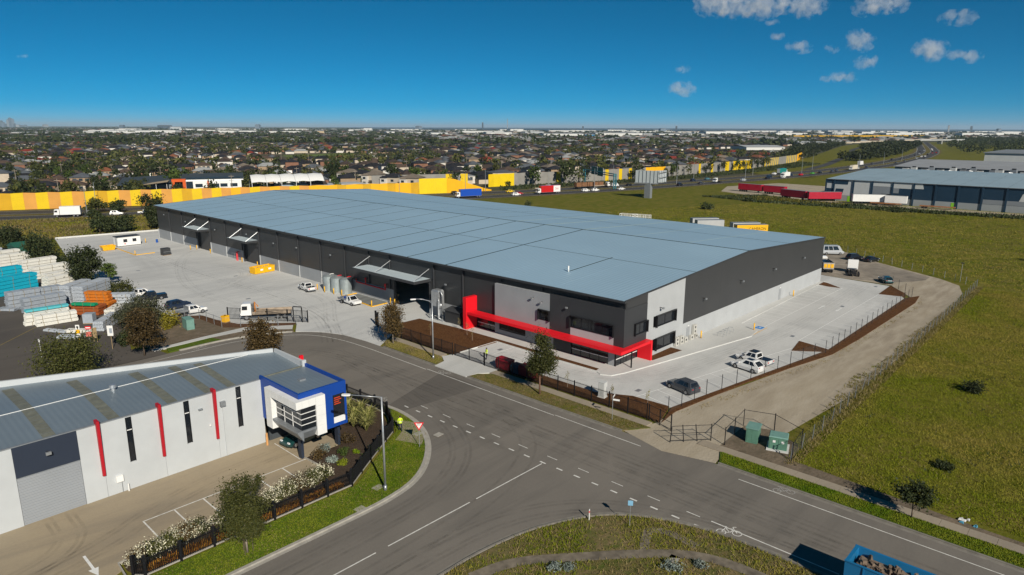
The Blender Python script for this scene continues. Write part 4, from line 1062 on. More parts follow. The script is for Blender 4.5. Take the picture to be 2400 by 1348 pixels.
# water tanks and red fire pipes
for i, (x, y) in enumerate(((-2.0, 71.0), (-1.75, 68.5), (-1.1, 66.1))):
    t = thing('water_tank', 'zinc water tank against the long wall, %s of three' % ('leftmost', 'middle', 'rightmost')[i], 'tank', (x, y, .05), 0, 'zinc water tanks')
    mb = MB(); rings = []
    for k in range(25):
        z = k * 3.0 / 24; r = 1.15 + (.02 if k % 2 else 0)
        rings.append([(r * math.cos(2 * math.pi * j / 24), r * math.sin(2 * math.pi * j / 24), z) for j in range(24)])
    mb.loft(rings).build('shell', M_tank, t); MB().cyl(0, 0, 3.0, 3.25, 1.2, .25, 24).build('lid', M_tank, t)
    MB().tube([(.5, .4, 3.1), (1.0, .4, 3.25), (1.5, .3, 3.2)], .06).build('inlet_pipe', M_whitep if i == 0 else M_red, t)
t = thing('fire_pipework', 'red fire service pipes on the wall beside the big door', 'pipes', (.3, 58, 2.6), 0)
MB().tube([(0, 6.4, .5), (0, 6.4, -.1), (0, -3.2, -.2), (0, -3.2, .75)], .12).build('pipe', M_red, t); MB().tube([(0, 3.2, 1.1), (0, 3.2, -.1)], .12).build('pipe', M_red, t); MB().cyl(-.02, -3.2, .6, .95, .2, n=8).build('valve', M_red, t); MB().cyl(-.02, 3.2, .95, 1.2, .2, n=8).build('valve', M_red, t)
t = thing('fire_booster', 'red fire booster pipes in a grey cage by the middle awning door', 'pipes', (-.2, 115.2, .05), 0)
for y in (0, .5): MB().tube([(0, y, 0), (0, y, 2.2), (.5, y, 2.2)], .12).build('pipe', M_red, t)
MB().tube([(-.3, -.4, 0), (-.3, -.4, 1.8), (-.3, 2.4, 1.8), (-.3, 2.4, 0)], .03).tube([(-.3, 1, 0), (-.3, 1, 1.8)], .03).build('cage', M_galv, t)
t = thing('wire_cage', 'small galvanised wire cage left of the water tanks', 'cage', (-1.4, 73.6, .05), 0)
for y in (0, .7, 1.4): MB().tube([(0, y, 0), (0, y, 2.0)], .03).build('post', M_galv, t)
MB().add([(0, 0, 0.1), (0, 1.4, .1), (0, 1.4, 2), (0, 0, 2)], [(0, 1, 2, 3)]).build('wire_mesh', link_mat(), t); MB().tube([(0, 0, 2), (0, 1.4, 2)], .03).build('rail', M_galv, t)
# dust extractor and bin shed beside the big door
t = thing('dust_extractor', 'galvanised dust extractor box with curved silver ducts by the big door', 'extractor', (-.5, 38.6, .05), 0)
MB().box(-.65, .75, -.9, .9, 2.3, 4.9).build('box', M_galv, t); MB().prism([(-.65, -.9), (.75, -.9), (.75, .9), (-.65, .9)], 4.9, 5.2, 0, .2).build('lid', M_galv, t)
for x in (-.55, .65):
    for y in (-.8, .8): MB().box(x - .06, x + .06, y - .06, y + .06, 0, 2.3).build('leg', M_galvd, t)
MB().tube([(-.2, -.7, 5.0), (-.3, -1.15, 5.15), (-.4, -1.6, 4.9), (-.4, -1.75, 4.3), (-.4, -1.75, 1.0)], .17, 10).build('duct', M_galv, t, True); MB().tube([(-.5, -.9, 3.9), (-.75, -1.1, 3.9), (-.85, -1.15, 3.4), (-.85, -1.15, .4), (-.6, -1.9, .15)], .15, 10).build('duct', M_galv, t, True)
MB().cyl(-.4, -1.3, 2.2, 3.0, .35, n=14).build('fan_housing', M_galv, t, True); MB().box(-.9, .7, -2.2, .95, 0, .12).build('plinth', M_galvd, t)
MB().tube([(-1.0, .9, 0), (-1.0, .9, 1.6), (-.7, 1.2, 1.6)], .12).build('hose_reel_post', M_galvd, t)
t = thing('bin_shed', 'small charcoal metal shed between the extractor and the red portal', 'shed', (-.45, 33.9, .1), 0)
MB().box(-.85, .85, -1.9, 1.9, 0, 2.1).build('wall', M_char, t); MB().add([(-1.05, -2.0, 2.1), (.95, -2.0, 2.45), (.95, 2.0, 2.45), (-1.05, 2.0, 2.1), (-1.05, -2.0, 2.2), (.95, -2.0, 2.55), (.95, 2.0, 2.55), (-1.05, 2.0, 2.2)], [(3, 2, 1, 0), (4, 5, 6, 7), (0, 1, 5, 4), (1, 2, 6, 5), (2, 3, 7, 6), (3, 0, 4, 7)]).build('roof', M_charflat, t)
MB().tube([(-1.2, 2.1, 0), (-1.2, 2.1, 1.0), (-1.2, 3.2, 1.0), (-1.2, 3.2, 0)], .04).build('guard_rail', M_galv, t)
# air conditioners on the gable wall
for i, (x, w, h, z) in enumerate(((14.3, .95, 1.35, .17), (15.7, .95, 1.3, .15), (17.0, .85, .8, .14), (18.9, .95, .75, .14), (20.1 - .3, .9, 1.5, .9), (21.4 - 1.0, .6, .65, .14))):
    t = thing('air_conditioner', 'white air conditioner outdoor unit on the gable wall, %s from the corner window' % ('first', 'second', 'third', 'fourth', 'upper fifth', 'last')[i], 'air conditioner', (x, -.28, z), 0, 'white air conditioners in a row')
    MB().box(-w / 2, w / 2, -.18, .2, .0, h).build('case', mat('ac_beige', (.50, .49, .45), .6, .06), t)
    for zz in ([h * .5] if h < 1 else [h * .28, h * .74]):
        n = 14; MB().add([(.0 + .2 * math.cos(2 * math.pi * k / n), -.186, zz + .2 * math.sin(2 * math.pi * k / n)) for k in range(n)], [tuple(range(n))]).build('fan_grille', M_charflat, t)
# bike racks
for i in range(4):
    o = MB().tube([(0, -.45, 0), (0, -.45, .6), (0, -.3, .82), (0, .3, .82), (0, .45, .6), (0, .45, 0)], .035, 8).build('bike_rack', M_galv, loc=(23.5 + i * 1.2, -3.0, .13), rz=.2); tag(o, 'galvanised bike hoop on the path, %s from the office' % ('first', 'second', 'third', 'fourth')[i], 'bike rack', 'bike hoops beside the gable wall')
# site shed, skips, black box
t = thing('site_shed', 'white portable site shed with two windows at the back of the yard', 'shed', (-11.0, 160.0, .05), .02)
MB().box(-3.0, 3.0, -1.6, 1.6, .15, 2.55).build('wall', M_whitep, t); MB().box(-3.1, 3.1, -1.7, 1.7, 2.55, 2.68).build('roof', M_charflat, t); MB().box(-3.02, 3.02, -1.62, 1.62, .0, .15).build('base_frame', M_charflat, t)
for x in (-1.5, .9):
    w = MB().box(x, x + 1.0, -1.63, -1.605, 1.1, 1.95).build('window', M_black, t); MB().box(x + .06, x + .94, -1.64, -1.631, 1.16, 1.89).build('pane', M_glass, w)
MB().box(-3.03, -3.005, -.9, .0, .2, 2.3).build('door', M_lgrey, t); MB().box(-1.3, -1.0, -1.64, -1.605, .5, .8).build('fire_sign', M_red, t); MB().tube([(-3, 1.2, 2.7), (3.0, 1.2, 2.7)], .05).build('roof_rail', M_charflat, t)
skip_bin('skip_bin', 'yellow skip full of rubbish beside the white site shed', -17.6, 154.8, .05, 3.4, 1.9, 1.3, M_yellow, 'skip', .3, None, M_rub)
sk = skip_bin('skip_bin', 'long yellow skip by the warehouse wall near the middle awning', -2.8, 97.6, .12, 5.2, 2.2, 1.5, M_yellow, 'skip', .05, None, M_rub)
for x in (-.9, 1.2): MB().box(x - .35, x + .35, -1.17, -1.155, .65, 1.05).build('sticker', M_whitep, sk)
t = thing('black_crate', 'black wrapped crate standing on the open yard', 'crate', (-9.6, 136.2, .05), .1)
MB().prism([(-1, -.8), (1, -.8), (1, .8), (-1, .8)], .12, 1.85, 0, .04).build('body', M_charflat, t); MB().box(-1, 1, -.8, .8, 0, .12).build('pallet', mat('pallet_wood', (.25, .17, .09), .9, .2), t); MB().box(-.95, .95, -.82, -.79, .9, .98).build('strap', M_galvd, t)
t = thing('blue_drum', 'small blue drum on the yard near the site shed', 'drum', (-3.6, 158.5, .05)); MB().cyl(0, 0, 0, .9, .3, n=12).build('body', mat('drum_blue', (.01, .08, .35), .4, .1), t); MB().cyl(0, 0, .9, .93, .31, n=12).build('lid', mat('drum_blue', (.01, .08, .35), .4, .1), t)
t = thing('water_cube', 'yellow plastic tank standing inside the yard by the black gate', 'tank', (-27.6, 62.9, .1), .3)
MB().box(-.5, .5, -.5, .5, .15, 1.2).build('tank', M_yellow, t); MB().box(-.55, .55, -.55, .55, 0, .15).build('pallet', mat('pallet_wood', (.25, .17, .09), .9, .2), t); MB().cyl(0, 0, 1.2, 1.26, .15, n=10).build('cap', M_black, t)
# ================================================================ vehicles
def paint(name, col, rough=.25):
    return mat('paint_' + name, col, rough, 0, spec=.5, coat=.5)
P_white, P_grey, P_black, P_navy, P_silver, P_red, P_blue, P_yel, P_green, P_teal = (paint('white', (.78, .78, .77)), paint('graphite', (.055, .06, .07)), paint('black', (.012, .013, .016)), paint('navy', (.015, .025, .05)),
    paint('silver', (.42, .44, .46)), paint('red', (.50, .012, .015)), paint('blue', (.01, .07, .42)), paint('yellow', (.75, .50, .02)), paint('green', (.10, .42, .05)), paint('teal', (.01, .22, .20)))
_wheel = {}
def wheel_mesh(r, w):
    if (r, w) not in _wheel:
        mb = MB(); n = 18
        for y0, y1, ra in ((-w / 2, w / 2, r),):
            ring = lambda y, rr: [(rr * math.cos(2 * math.pi * k / n), y, rr * math.sin(2 * math.pi * k / n)) for k in range(n)]
            mb.loft([ring(y0, ra * .6), ring(y0, ra * .93), ring(y0 + .03, ra), ring(y1 - .03, ra), ring(y1, ra * .93), ring(y1, ra * .6)])
        rim = MB(); ring = lambda y, rr: [(rr * math.cos(2 * math.pi * k / 10), y, rr * math.sin(2 * math.pi * k / 10)) for k in range(10)]
        rim.loft([ring(-w / 2 - .008, r * .58), ring(w / 2 + .008, r * .58)])
        _wheel[(r, w)] = (mb.mesh('wheel', M_tyre), rim.mesh('rim', M_rim))
    return _wheel[(r, w)]
def wheels(t, xs, yh, r=.36, w=.24, rims=True):
    a, b = wheel_mesh(r, w)
    for x in xs:
        for y in (-yh, yh):
            o = obj('wheel', a, t, (x, y, r))
            if rims: obj('rim', b, o)
def ring6(x, hb, hm, ht, zb, zm, zt):
    return [(x, -hb, zb), (x, hb, zb), (x, hm, zm), (x, ht, zt), (x, -ht, zt), (x, -hm, zm)]
def frustum(mb, xb0, xb1, yb, zb, xt0, xt1, yt, zt, crown=.05):
    b = [(xb0, -yb, zb), (xb1, -yb, zb), (xb1, yb, zb), (xb0, yb, zb)]
    m_ = [(xt0, -yt, zt), (xt1, -yt, zt), (xt1, yt, zt), (xt0, yt, zt)]
    c = [(xt0 + .15, -yt * .8, zt + crown), (xt1 - .18, -yt * .8, zt + crown), (xt1 - .18, yt * .8, zt + crown), (xt0 + .15, yt * .8, zt + crown)]
    mb.loft([b, m_, c])
    return b, m_
def glass_quad(p0, p1, p2, p3, u0, u1, v0, v1, out):
    """sub-rectangle of the quad p0(bottom) p1(bottom) p2(top) p3(top), pushed out along its normal"""
    P = [Vector(p) for p in (p0, p1, p2, p3)]
    n = (P[1] - P[0]).cross(P[3] - P[0]).normalized()
    def at(u, v): return (P[0] * (1 - u) + P[1] * u) * (1 - v) + (P[3] * (1 - u) + P[2] * u) * v
    Q = [at(u0, v0), at(u1, v0), at(u1, v1), at(u0, v1)]
    return MB().add([tuple(q + n * out) for q in Q] + [tuple(q - n * .02) for q in Q], [(0, 1, 2, 3), (0, 4, 5, 1), (1, 5, 6, 2), (2, 6, 7, 3), (3, 7, 4, 0)])
def glazing(t, b, m_, side_splits, detail=True):
    gq = lambda nm, mb: mb.build(nm, M_glass, t)
    gq('windscreen', glass_quad(b[1], b[2], m_[2], m_[1], .06, .94, .1, .94, .006))
    gq('rear_window', glass_quad(b[3], b[0], m_[0], m_[3], .08, .92, .15, .92, .006))
    for (u0, u1) in side_splits:
        gq('side_window', glass_quad(b[0], b[1], m_[1], m_[0], u0, u1, .12, .92, .006))
        gq('side_window', glass_quad(b[2], b[3], m_[3], m_[2], 1 - u1, 1 - u0, .12, .92, .006))
def lights(t, xf, xr, yh, zf, zr_):
    for s_ in (-1, 1):
        MB().box(xf - .12, xf + .012, s_ * yh - .17, s_ * yh + .17, zf - .07, zf + .07).build('headlight', M_lampw, t)
        MB().box(xr - .012, xr + .1, s_ * yh - .13, s_ * yh + .13, zr_ - .1, zr_ + .1).build('tail_light', M_lampr, t)
def car(kind, label, col, loc, heading, group=None, simple=False, name=None, z=.05):
    t = thing(name or {'suv': 'parked_car', 'coupe': 'parked_car', 'sedan': 'car', 'hatch': 'car', 'ute': 'utility_vehicle', 'van': 'van', 'minibus': 'minibus', 'trayute': 'utility_vehicle', 'traydual': 'utility_vehicle'}[kind], label, 'ute' if 'ute' in kind or kind == 'traydual' else ('van' if kind in ('van', 'minibus') else 'car'), (loc[0], loc[1], z), heading, group)
    mb = MB()
    if kind in ('suv', 'coupe', 'sedan', 'hatch'):
        s_ = {'suv': (1.0, 1.04, 1.64, -2.12, -1.78), 'coupe': (1.0, 1.02, 1.58, -2.2, -1.35), 'sedan': (1.0, .92, 1.36, -1.75, -1.05), 'hatch': (.9, .92, 1.4, -1.95, -1.55)}[kind]
        bl, roof, xb, xt = s_[1], s_[2], s_[3], s_[4]
        mb.loft([ring6(-2.32, .66, .76, .70, .42, .62, bl - .22), ring6(-2.22, .80, .88, .80, .30, .65, bl - .03), ring6(-1.3, .86, .925, .85, .24, .68, bl + .02), ring6(.5, .86, .925, .85, .24, .68, bl), ring6(1.15, .86, .92, .80, .24, .66, bl - .04), ring6(1.95, .82, .89, .72, .28, .62, bl - .14), ring6(2.3, .62, .76, .58, .40, .58, bl - .34)])
        mb.build('body', col, t)
        cb = MB(); b, m_ = frustum(cb, xb, 1.12, .83, bl - .04, xt, .22, .63, roof, .05); cb.build('cabin', col, t)
        glazing(t, b, m_, ((.16, .42), (.45, .78)))
        lights(t, 2.16, -2.27, .62, .72, bl - .15); wheels(t, (-1.38, 1.4), .81)
        MB().box(-1.95, 1.95, -.84, .84, .2, .32).build('sill', M_tyre, t)
        if kind == 'coupe': MB().box(-.9, .05, -.4, .4, roof + .045, roof + .058).build('sunroof', M_glass, t)
        for y in (-.98, .98): MB().box(.72, .9, y - .1, y + .1, bl - .02, bl + .14).build('mirror', col, t)
    elif kind in ('ute', 'trayute', 'traydual'):
        dual = kind != 'trayute'
        mb.loft([ring6(-.75 if kind != 'ute' else -2.6, .80, .9, .86, .42, .68, 1.06), ring6(.8, .84, .92, .86, .36, .7, 1.06), ring6(1.3, .84, .92, .82, .36, .7, 1.04), ring6(2.3, .8, .88, .74, .4, .66, .96), ring6(2.62, .64, .78, .62, .48, .62, .8)])
        mb.build('body', col, t)
        x0 = -.85 if dual else .1
        cb = MB(); b, m_ = frustum(cb, x0, 1.5, .84, 1.02, x0 + .15, .75, .66, 1.68, .05); cb.build('cabin', col, t)
        glazing(t, b, m_, ((.12, .44), (.48, .80)) if dual else ((.2, .78),))
        if kind == 'ute':
            MB().box(-2.5, -.95, -.78, .78, 1.06, 1.075).build('tub_cover', P_black, t); MB().box(-2.68, -2.58, -.8, .8, .45, .62).build('rear_bumper', M_galvd, t)
            lights(t, 2.5, -2.62, .66, .82, .85)
        else:
            MB().box(-2.7, x0 - .05, -.92, .92, .82, .92).build('tray', M_galvd, t)
            for y in (-.93, .93): MB().box(-2.7, x0 - .05, y - .02, y + .02, .93, 1.18).build('tray_side', M_galvd, t)
            MB().box(x0 - .1, x0 - .05, -.9, .9, .93, 1.7).build('headboard', M_galvd, t); MB().box(-2.5, x0, -.4, .4, .5, .82).build('chassis', M_tyre, t)
            lights(t, 2.5, -2.68, .66, .82, .72)
            if kind == 'trayute':
                MB().box(-1.2, -.4, -.5, .1, .93, 1.4).build('toolbox', P_blue, t); MB().box(-2.3, -1.4, -.7, .6, .93, 1.2).build('toolbox', M_galvd, t)
        wheels(t, (-1.55, 1.6), .8, .38)
        for y in (-.99, .99): MB().box(1.0, 1.15, y - .1, y + .1, 1.05, 1.25).build('mirror', P_black, t)
    else:
        L, Hh = (5.8, 2.45) if kind == 'minibus' else (5.0, 2.05)
        mb.loft([ring6(-L / 2, .85, .93, .86, .4, .8, 1.2), ring6(1.4, .88, .96, .9, .3, .8, 1.2), ring6(L / 2 - .5, .86, .94, .84, .32, .75, 1.1), ring6(L / 2, .7, .82, .7, .42, .65, .85)]); mb.build('body', col, t)
        cb = MB(); b, m_ = frustum(cb, -L / 2, L / 2 - .55, .9, 1.15, -L / 2 + .08, L / 2 - 1.4, .78, Hh, .06); cb.build('cabin', col, t)
        glazing(t, b, m_, ((.08, .3), (.33, .55), (.58, .86)))
        lights(t, L / 2 - .1, -L / 2, .68, .75, 1.0); wheels(t, (-L / 2 + 1.1, L / 2 - 1.1), .84)
    return t
rad = math.radians
car('suv', 'graphite grey SUV parked nearest the street in the car park', P_grey, (-1.35, -10.1), rad(76))
car('coupe', 'white sloping back SUV parked beside the white pickup', P_white, (11.9, -12.8), rad(80))
u = car('ute', 'white dual cab pickup with black tub cover and roof rack in the car park', P_white, (15.2, -12.3), rad(82))
MB().box(-.55, .55, -.6, .6, 1.78, 1.84).build('roof_rack', P_black, u)
u = car('ute', 'white pickup with black tub cover standing in the yard by the tanks', P_white, (-5.3, 74.0), rad(84))
for y in (-.928, .926): MB().box(-.2, .9, y, y + .003, .72, .86).build('door_sign', P_black, u)
car('trayute', 'white single cab tray ute facing the street beside the yellow kerb', P_white, (-5.5, 58.2), rad(-88))
car('traydual', 'white dual cab tray ute parked by the mulch at the yard corner', P_white, (-29.3, 72.6), rad(4))
car('suv', 'dark navy wagon parked behind the white tray ute', P_navy, (-29.2, 78.6), rad(8))
car('ute', 'black dual cab pickup parked along the yard edge', P_black, (-30.3, 88.6), rad(172))
car('ute', 'white dual cab ute half hidden behind the black pickup', P_white, (-30.9, 92.6), rad(6))
car('hatch', 'dark green car parked in shade under the blue box', paint('darkgreen', (.01, .05, .05)), (-42.6, 12.3), rad(186))
car('minibus', 'silver minibus parked on the dirt behind the warehouse', P_silver, (113.8, 9.8), rad(-48), z=.02)
car('suv', 'black wagon parked next to the silver minibus', P_black, (110.0, 2.9), rad(-30), z=.02); car('sedan', 'black sedan beside the black wagon on the dirt', P_black, (110.3, -1.0), rad(-20), z=.02)
car('hatch', 'dark teal car parked beyond the end of the car park', paint('dark_teal', (.01, .06, .07)), (86.6, -10.6), rad(35), z=.02)

def truck_cab(t, col, x, z0=.9, w=1.15, L=1.8, h=1.9):
    mb = MB(); b, m_ = frustum(mb, x - L / 2, x + L / 2, w, z0, x - L / 2 + .02, x + L / 2 - .22, w * .93, z0 + h, .12); mb.build('cab', col, t)
    glass_quad(b[1], b[2], m_[2], m_[1], .06, .94, .46, .88, .01).build('windscreen', M_glass, t)
    glass_quad(b[0], b[1], m_[1], m_[0], .38, .92, .5, .86, .01).build('side_window', M_glass, t); glass_quad(b[2], b[3], m_[3], m_[2], .08, .62, .5, .86, .01).build('side_window', M_glass, t)
    MB().box(x + L / 2 - .05, x + L / 2 + .06, -w, w, z0 - .35, z0 + .12).build('bumper', M_galvd, t)
    for s_ in (-1, 1): MB().box(x + L / 2 + .0, x + L / 2 + .07, s_ * w * .75 - .15, s_ * w * .75 + .15, z0 + .14, z0 + .32).build('headlight', M_lampw, t); MB().box(x + L / 2 - .1, x + L / 2 + .05, s_ * (w + .15) - .08, s_ * (w + .15) + .08, z0 + .8, z0 + 1.35).build('mirror', P_black, t)
def truck(kind, label, cabcol, boxcol, loc, heading, L=7.0, group=None, z=.05, h=2.5):
    t = thing('truck' if kind != 'semi' else 'articulated_truck', label, 'truck', (loc[0], loc[1], z), heading, group)
    truck_cab(t, cabcol, L / 2 - .95)
    MB().box(-L / 2, L / 2 - .3, -.5, .5, .6, .88).build('chassis', M_tyre, t)
    if kind == 'box':
        b = MB().box(-L / 2, L / 2 - 2.0, -1.2, 1.2, .92, .92 + h).build('cargo_box', boxcol, t); MB().box(-L / 2 - .01, -L / 2 - .002, -1.1, 1.1, 1.0, .8 + h).build('rear_door', M_lgrey, b)
        MB().box(-L / 2 - .02, L / 2 - 1.98, -1.22, 1.22, .86, .95).build('frame_rail', M_galvd, b)
    elif kind == 'flat':
        MB().box(-L / 2, L / 2 - 2.0, -1.2, 1.2, .95, 1.1).build('tray', mat('tray_timber', (.32, .26, .20), .9, .25, 1), t)
        for y in (-1.2, 1.2): MB().box(-L / 2, L / 2 - 2.0, y - .03, y + .03, 1.1, 1.5).build('tray_side', mat('tray_timber', (.32, .26, .20), .9, .25, 1), t)
        MB().box(L / 2 - 2.05, L / 2 - 1.95, -1.2, 1.2, 1.1, 2.6).build('headboard', M_galvd, t); MB().tube([(L / 2 - 2.4, .4, 1.1), (L / 2 - 2.4, .4, 3.1), (L / 2 - 2.9, .2, 2.2)], .14).build('crane', mat('crane_orange', (.5, .2, .05), .6, .2), t)
    elif kind == 'tipper':
        b = MB(); lo = [(-L / 2, -1.15), (L / 2 - 2.2, -1.15), (L / 2 - 2.2, 1.15), (-L / 2, 1.15)]
        b.loft([[(*p, 1.0) for p in lo], [(x * 1.0, y * 1.04, 2.5) for x, y in lo], [(x * .97, y * .97, 2.5) for x, y in lo], [(x * .97, y * .95, 2.2) for x, y in lo]]); b.build('tipper_body', boxcol, t)
        for y in (-.75, 0, .75): MB().box(-L / 2 - .03, -L / 2 - .005, y - .3, y + .3, 1.3, 2.2).build('tail_panel', M_yellow, t)
        MB().add([(-L / 2 + .3, -.9, 2.3), (L / 2 - 2.5, -.9, 2.3), (L / 2 - 2.5, .9, 2.3), (-L / 2 + .3, .9, 2.3), (-.8, 0, 2.75)], [(0, 1, 4), (1, 2, 4), (2, 3, 4), (3, 0, 4)]).build('tarp', P_black, t)
    elif kind == 'prime':
        MB().cyl(-L / 2 + 1.6, 0, .88, 1.05, .55, n=14).build('fifth_wheel', M_tyre, t); MB().box(L / 2 - 2.2, L / 2 - 1.95, -1.1, 1.1, 1.2, 3.2).build('cab_back', cabcol, t)
    wheels(t, (-L / 2 + 1.0, -L / 2 + 2.2, L / 2 - 1.0) if L > 6.5 else (-L / 2 + 1.2, L / 2 - .9), .98, .48, .3)
    return t
tt = truck('flat', 'white flatbed truck parked behind the open black gate', P_white, M_galvd, (-21.2, 60.6), rad(146), 8.4)
truck('tipper', 'grey tipper truck with yellow tail panels behind the far corner', P_white, mat('tipper_grey', (.35, .33, .30), .7, .2), (91.0, 4.0), rad(32), 8.0, z=.02)
truck('prime', 'white prime mover beside the tipper behind the far corner', P_white, M_galvd, (90.6, -2.6), rad(22), 7.0, z=.02)
truck('flat', 'white truck half hidden behind the far warehouse corner', P_white, M_galvd, (95.5, 9.5), rad(40), 7.5, z=.02)
# blue rubbish truck body on the road
bt = skip_bin('bulk_bin_truck', 'open blue bulk bin truck on the road at the lower right', -27.85, -44.6, -math.pi / 2, 12.4, 2.45, 2.05, paint('bin_blue', (.01, .16, .36), .45), 'truck', .02, None, mat('waste', (.16, .12, .09), .95, .5, 1.5), z=.95)
MB().box(-6.2, 8.4, -.5, .5, -.4, 0).build('chassis', M_tyre, bt)
truck_cab(bt, P_white, 7.8, z0=0.1)
for x in (-4.6, -3.3, 1, 2.3, 7.6):
    for y in (-1.0, 1.0): obj('wheel', wheel_mesh(.5, .32)[0], bt, (x, y, -.45))

# ================================================================ people in hi-vis
M_skin = mat('skin', (.42, .26, .19), .6, .05); M_hiv = mat('hi_vis_yellow', (.62, .80, .03), .6, .05); M_trou = mat('dark_trousers', (.02, .024, .035), .8, .1); M_hair = mat('dark_hair', (.03, .02, .015), .8, .1)
def person(label, x, y, z, rz, h=1.76, stride=.18):
    t = thing('person', label, 'person', (x, y, z), rz)
    s_ = h / 1.76
    V = [(0, 0, .95), (0, 0, 1.12), (0, 0, 1.3), (0, 0, 1.46), (0, 0, 1.53), (.02, 0, 1.62), (.02, 0, 1.72),
         (0, .11, .9), (stride * .5, .12, .5), (stride, .12, .09), (stride + .14, .12, .04),
         (0, -.11, .9), (-stride * .3, -.12, .5), (-stride, -.12, .1), (-stride + .13, -.12, .04),
         (0, .19, 1.42), (-.03, .25, 1.16), (.1, .24, .93), (.13, .23, .85),
         (0, -.19, 1.42), (.03, -.25, 1.16), (.16, -.2, .95), (.2, -.18, .88)]
    E = [(0, 1), (1, 2), (2, 3), (3, 4), (4, 5), (5, 6), (0, 7), (7, 8), (8, 9), (9, 10), (0, 11), (11, 12), (12, 13), (13, 14), (3, 15), (15, 16), (16, 17), (17, 18), (3, 19), (19, 20), (20, 21), (21, 22)]
    rr = [.15, .145, .165, .13, .06, .095, .085, .1, .075, .055, .045, .1, .075, .055, .045, .07, .052, .042, .038, .07, .052, .042, .038]
    me = bpy.data.meshes.new('body'); me.from_pydata([tuple(c * s_ for c in v) for v in V], E, [])
    # colours by height through the material: trousers, jacket, skin
    m, nt, bs = nodes_of('clothed_figure')
    tc = nt.nodes.new('ShaderNodeTexCoord'); sp = nt.nodes.new('ShaderNodeSeparateXYZ'); nt.links.new(tc.outputs['Object'], sp.inputs[0])
    cr = nt.nodes.new('ShaderNodeValToRGB'); cr.color_ramp.interpolation = 'CONSTANT'
    mr = nt.nodes.new('ShaderNodeMapRange'); mr.inputs['From Max'].default_value = 1.8 * s_; nt.links.new(sp.outputs['Z'], mr.inputs[0]); nt.links.new(mr.outputs[0], cr.inputs[0])
    el = cr.color_ramp.elements; el[0].position = 0; el[0].color = (.015, .012, .01, 1); el[1].position = .055; el[1].color = (.02, .024, .035, 1)
    for p, c in ((.515, (.62, .80, .03, 1)), (.60, (.7, .7, .68, 1)), (.63, (.62, .80, .03, 1)), (.845, (.42, .26, .19, 1))):
        e = el.new(p); e.color = c
    nt.links.new(cr.outputs[0], bs.inputs['Base Color']); bs.inputs['Roughness'].default_value = .7
    me.materials.append(m)
    o = bpy.data.objects.new('body', me); link(o, t)
    md = o.modifiers.new('skin', 'SKIN'); md.use_smooth_shade = True
    sl = me.skin_vertices[0]
    for i, q in enumerate(rr): sl.data[i].radius = (q * s_ * (.75 if i < 4 else 1), q * s_)
    sl.data[0].use_root = True
    sb = o.modifiers.new('sub', 'SUBSURF'); sb.levels = 2; sb.render_levels = 2
    hm = MB(); n = 12
    hm.loft([[(.01 + r_ * 1.1 * math.cos(2 * math.pi * k / n), r_ * math.sin(2 * math.pi * k / n), zz) for k in range(n)] for zz, r_ in ((1.66 * s_, .103), (1.72 * s_, .1), (1.77 * s_, .07), (1.79 * s_, .02))]).build('hair', M_hair, t, True)
    return t
person('person in yellow hi-vis vest and dark trousers walking on the corner footpath', -33.9, 6.5, .115, rad(60), 1.82, .2)
person('person in yellow hi-vis jacket standing by the sliding gate', -10.2, 16.7, .06, rad(160), 1.76, .08)
# ================================================================ trees, shrubs, grass
L_olive = leaf_mat('leaf_olive', (.035, .045, .010), (.085, .085, .022))
L_green = leaf_mat('leaf_green', (.030, .052, .010), (.075, .105, .020))
L_dark = leaf_mat('leaf_dark', (.016, .026, .010), (.050, .060, .018))
L_brown = leaf_mat('leaf_brown', (.045, .032, .012), (.115, .075, .028))
L_greygreen = leaf_mat('leaf_grey_green', (.045, .052, .028), (.110, .115, .065))
L_yellow = leaf_mat('leaf_yellow_green', (.11, .10, .008), (.24, .20, .02))
L_flax = leaf_mat('leaf_flax', (.09, .10, .02), (.30, .28, .10))
L_flower = leaf_mat('flower_white', (.55, .52, .36), (.75, .72, .55))
L_orange = leaf_mat('flower_orange', (.25, .07, .01), (.50, .26, .03))
L_grass = leaf_mat('grass_blade', (.085, .115, .004), (.155, .170, .012), patch=((.165, .135, .028), .045))
L_lawn = leaf_mat('lawn_blade', (.055, .115, .003), (.110, .165, .008), patch=((.12, .14, .012), .35))
L_dryb = leaf_mat('dry_blade', (.12, .10, .03), (.25, .19, .085))
L_sage = leaf_mat('leaf_sage', (.14, .18, .16), (.26, .30, .27))

def crown(name, seed, lobes, n, leaf, m, clump=.30, nclump=26):
    """lobes: (cx,cy,cz,rx,ry,rz); leaves gather in clumps near each lobe's surface"""
    g = np.random.default_rng(seed)
    vol = np.array([l[3] * l[4] * l[5] for l in lobes]); cnt = np.maximum(20, (n * vol / vol.sum())).astype(int)
    P = []; Nn = []
    for l, c in zip(lobes, cnt):
        k = max(6, int(nclump * (l[3] * l[4] * l[5]) / vol.max()))
        d = g.normal(size=(k, 3)); d /= np.linalg.norm(d, axis=1)[:, None]
        rad_ = g.uniform(.35, .95, k) ** .6
        cc = d * rad_[:, None]
        idx = g.integers(0, k, c)
        loc_ = cc[idx] + g.normal(size=(c, 3)) * clump * g.uniform(.5, 1.1, (k, 1))[idx]
        P.append(loc_ * np.array(l[3:6]) + np.array(l[:3]))
    P = np.concatenate(P)
    P[:, 2] = np.maximum(P[:, 2], .05)
    c = len(P)
    a = g.normal(size=(c, 3)); a /= np.linalg.norm(a, axis=1)[:, None]
    b = np.cross(a, g.normal(size=(c, 3))); b /= np.linalg.norm(b, axis=1)[:, None]
    s_ = leaf * g.uniform(.55, 1.4, c)[:, None]
    a = a * s_; b = b * s_ * .62
    V = np.stack([P - a, P + b * .9, P + a, P - b], axis=1).reshape(-1, 3)
    F = np.arange(len(V)).reshape(-1, 4)
    return np_mesh(name, V, F, m)
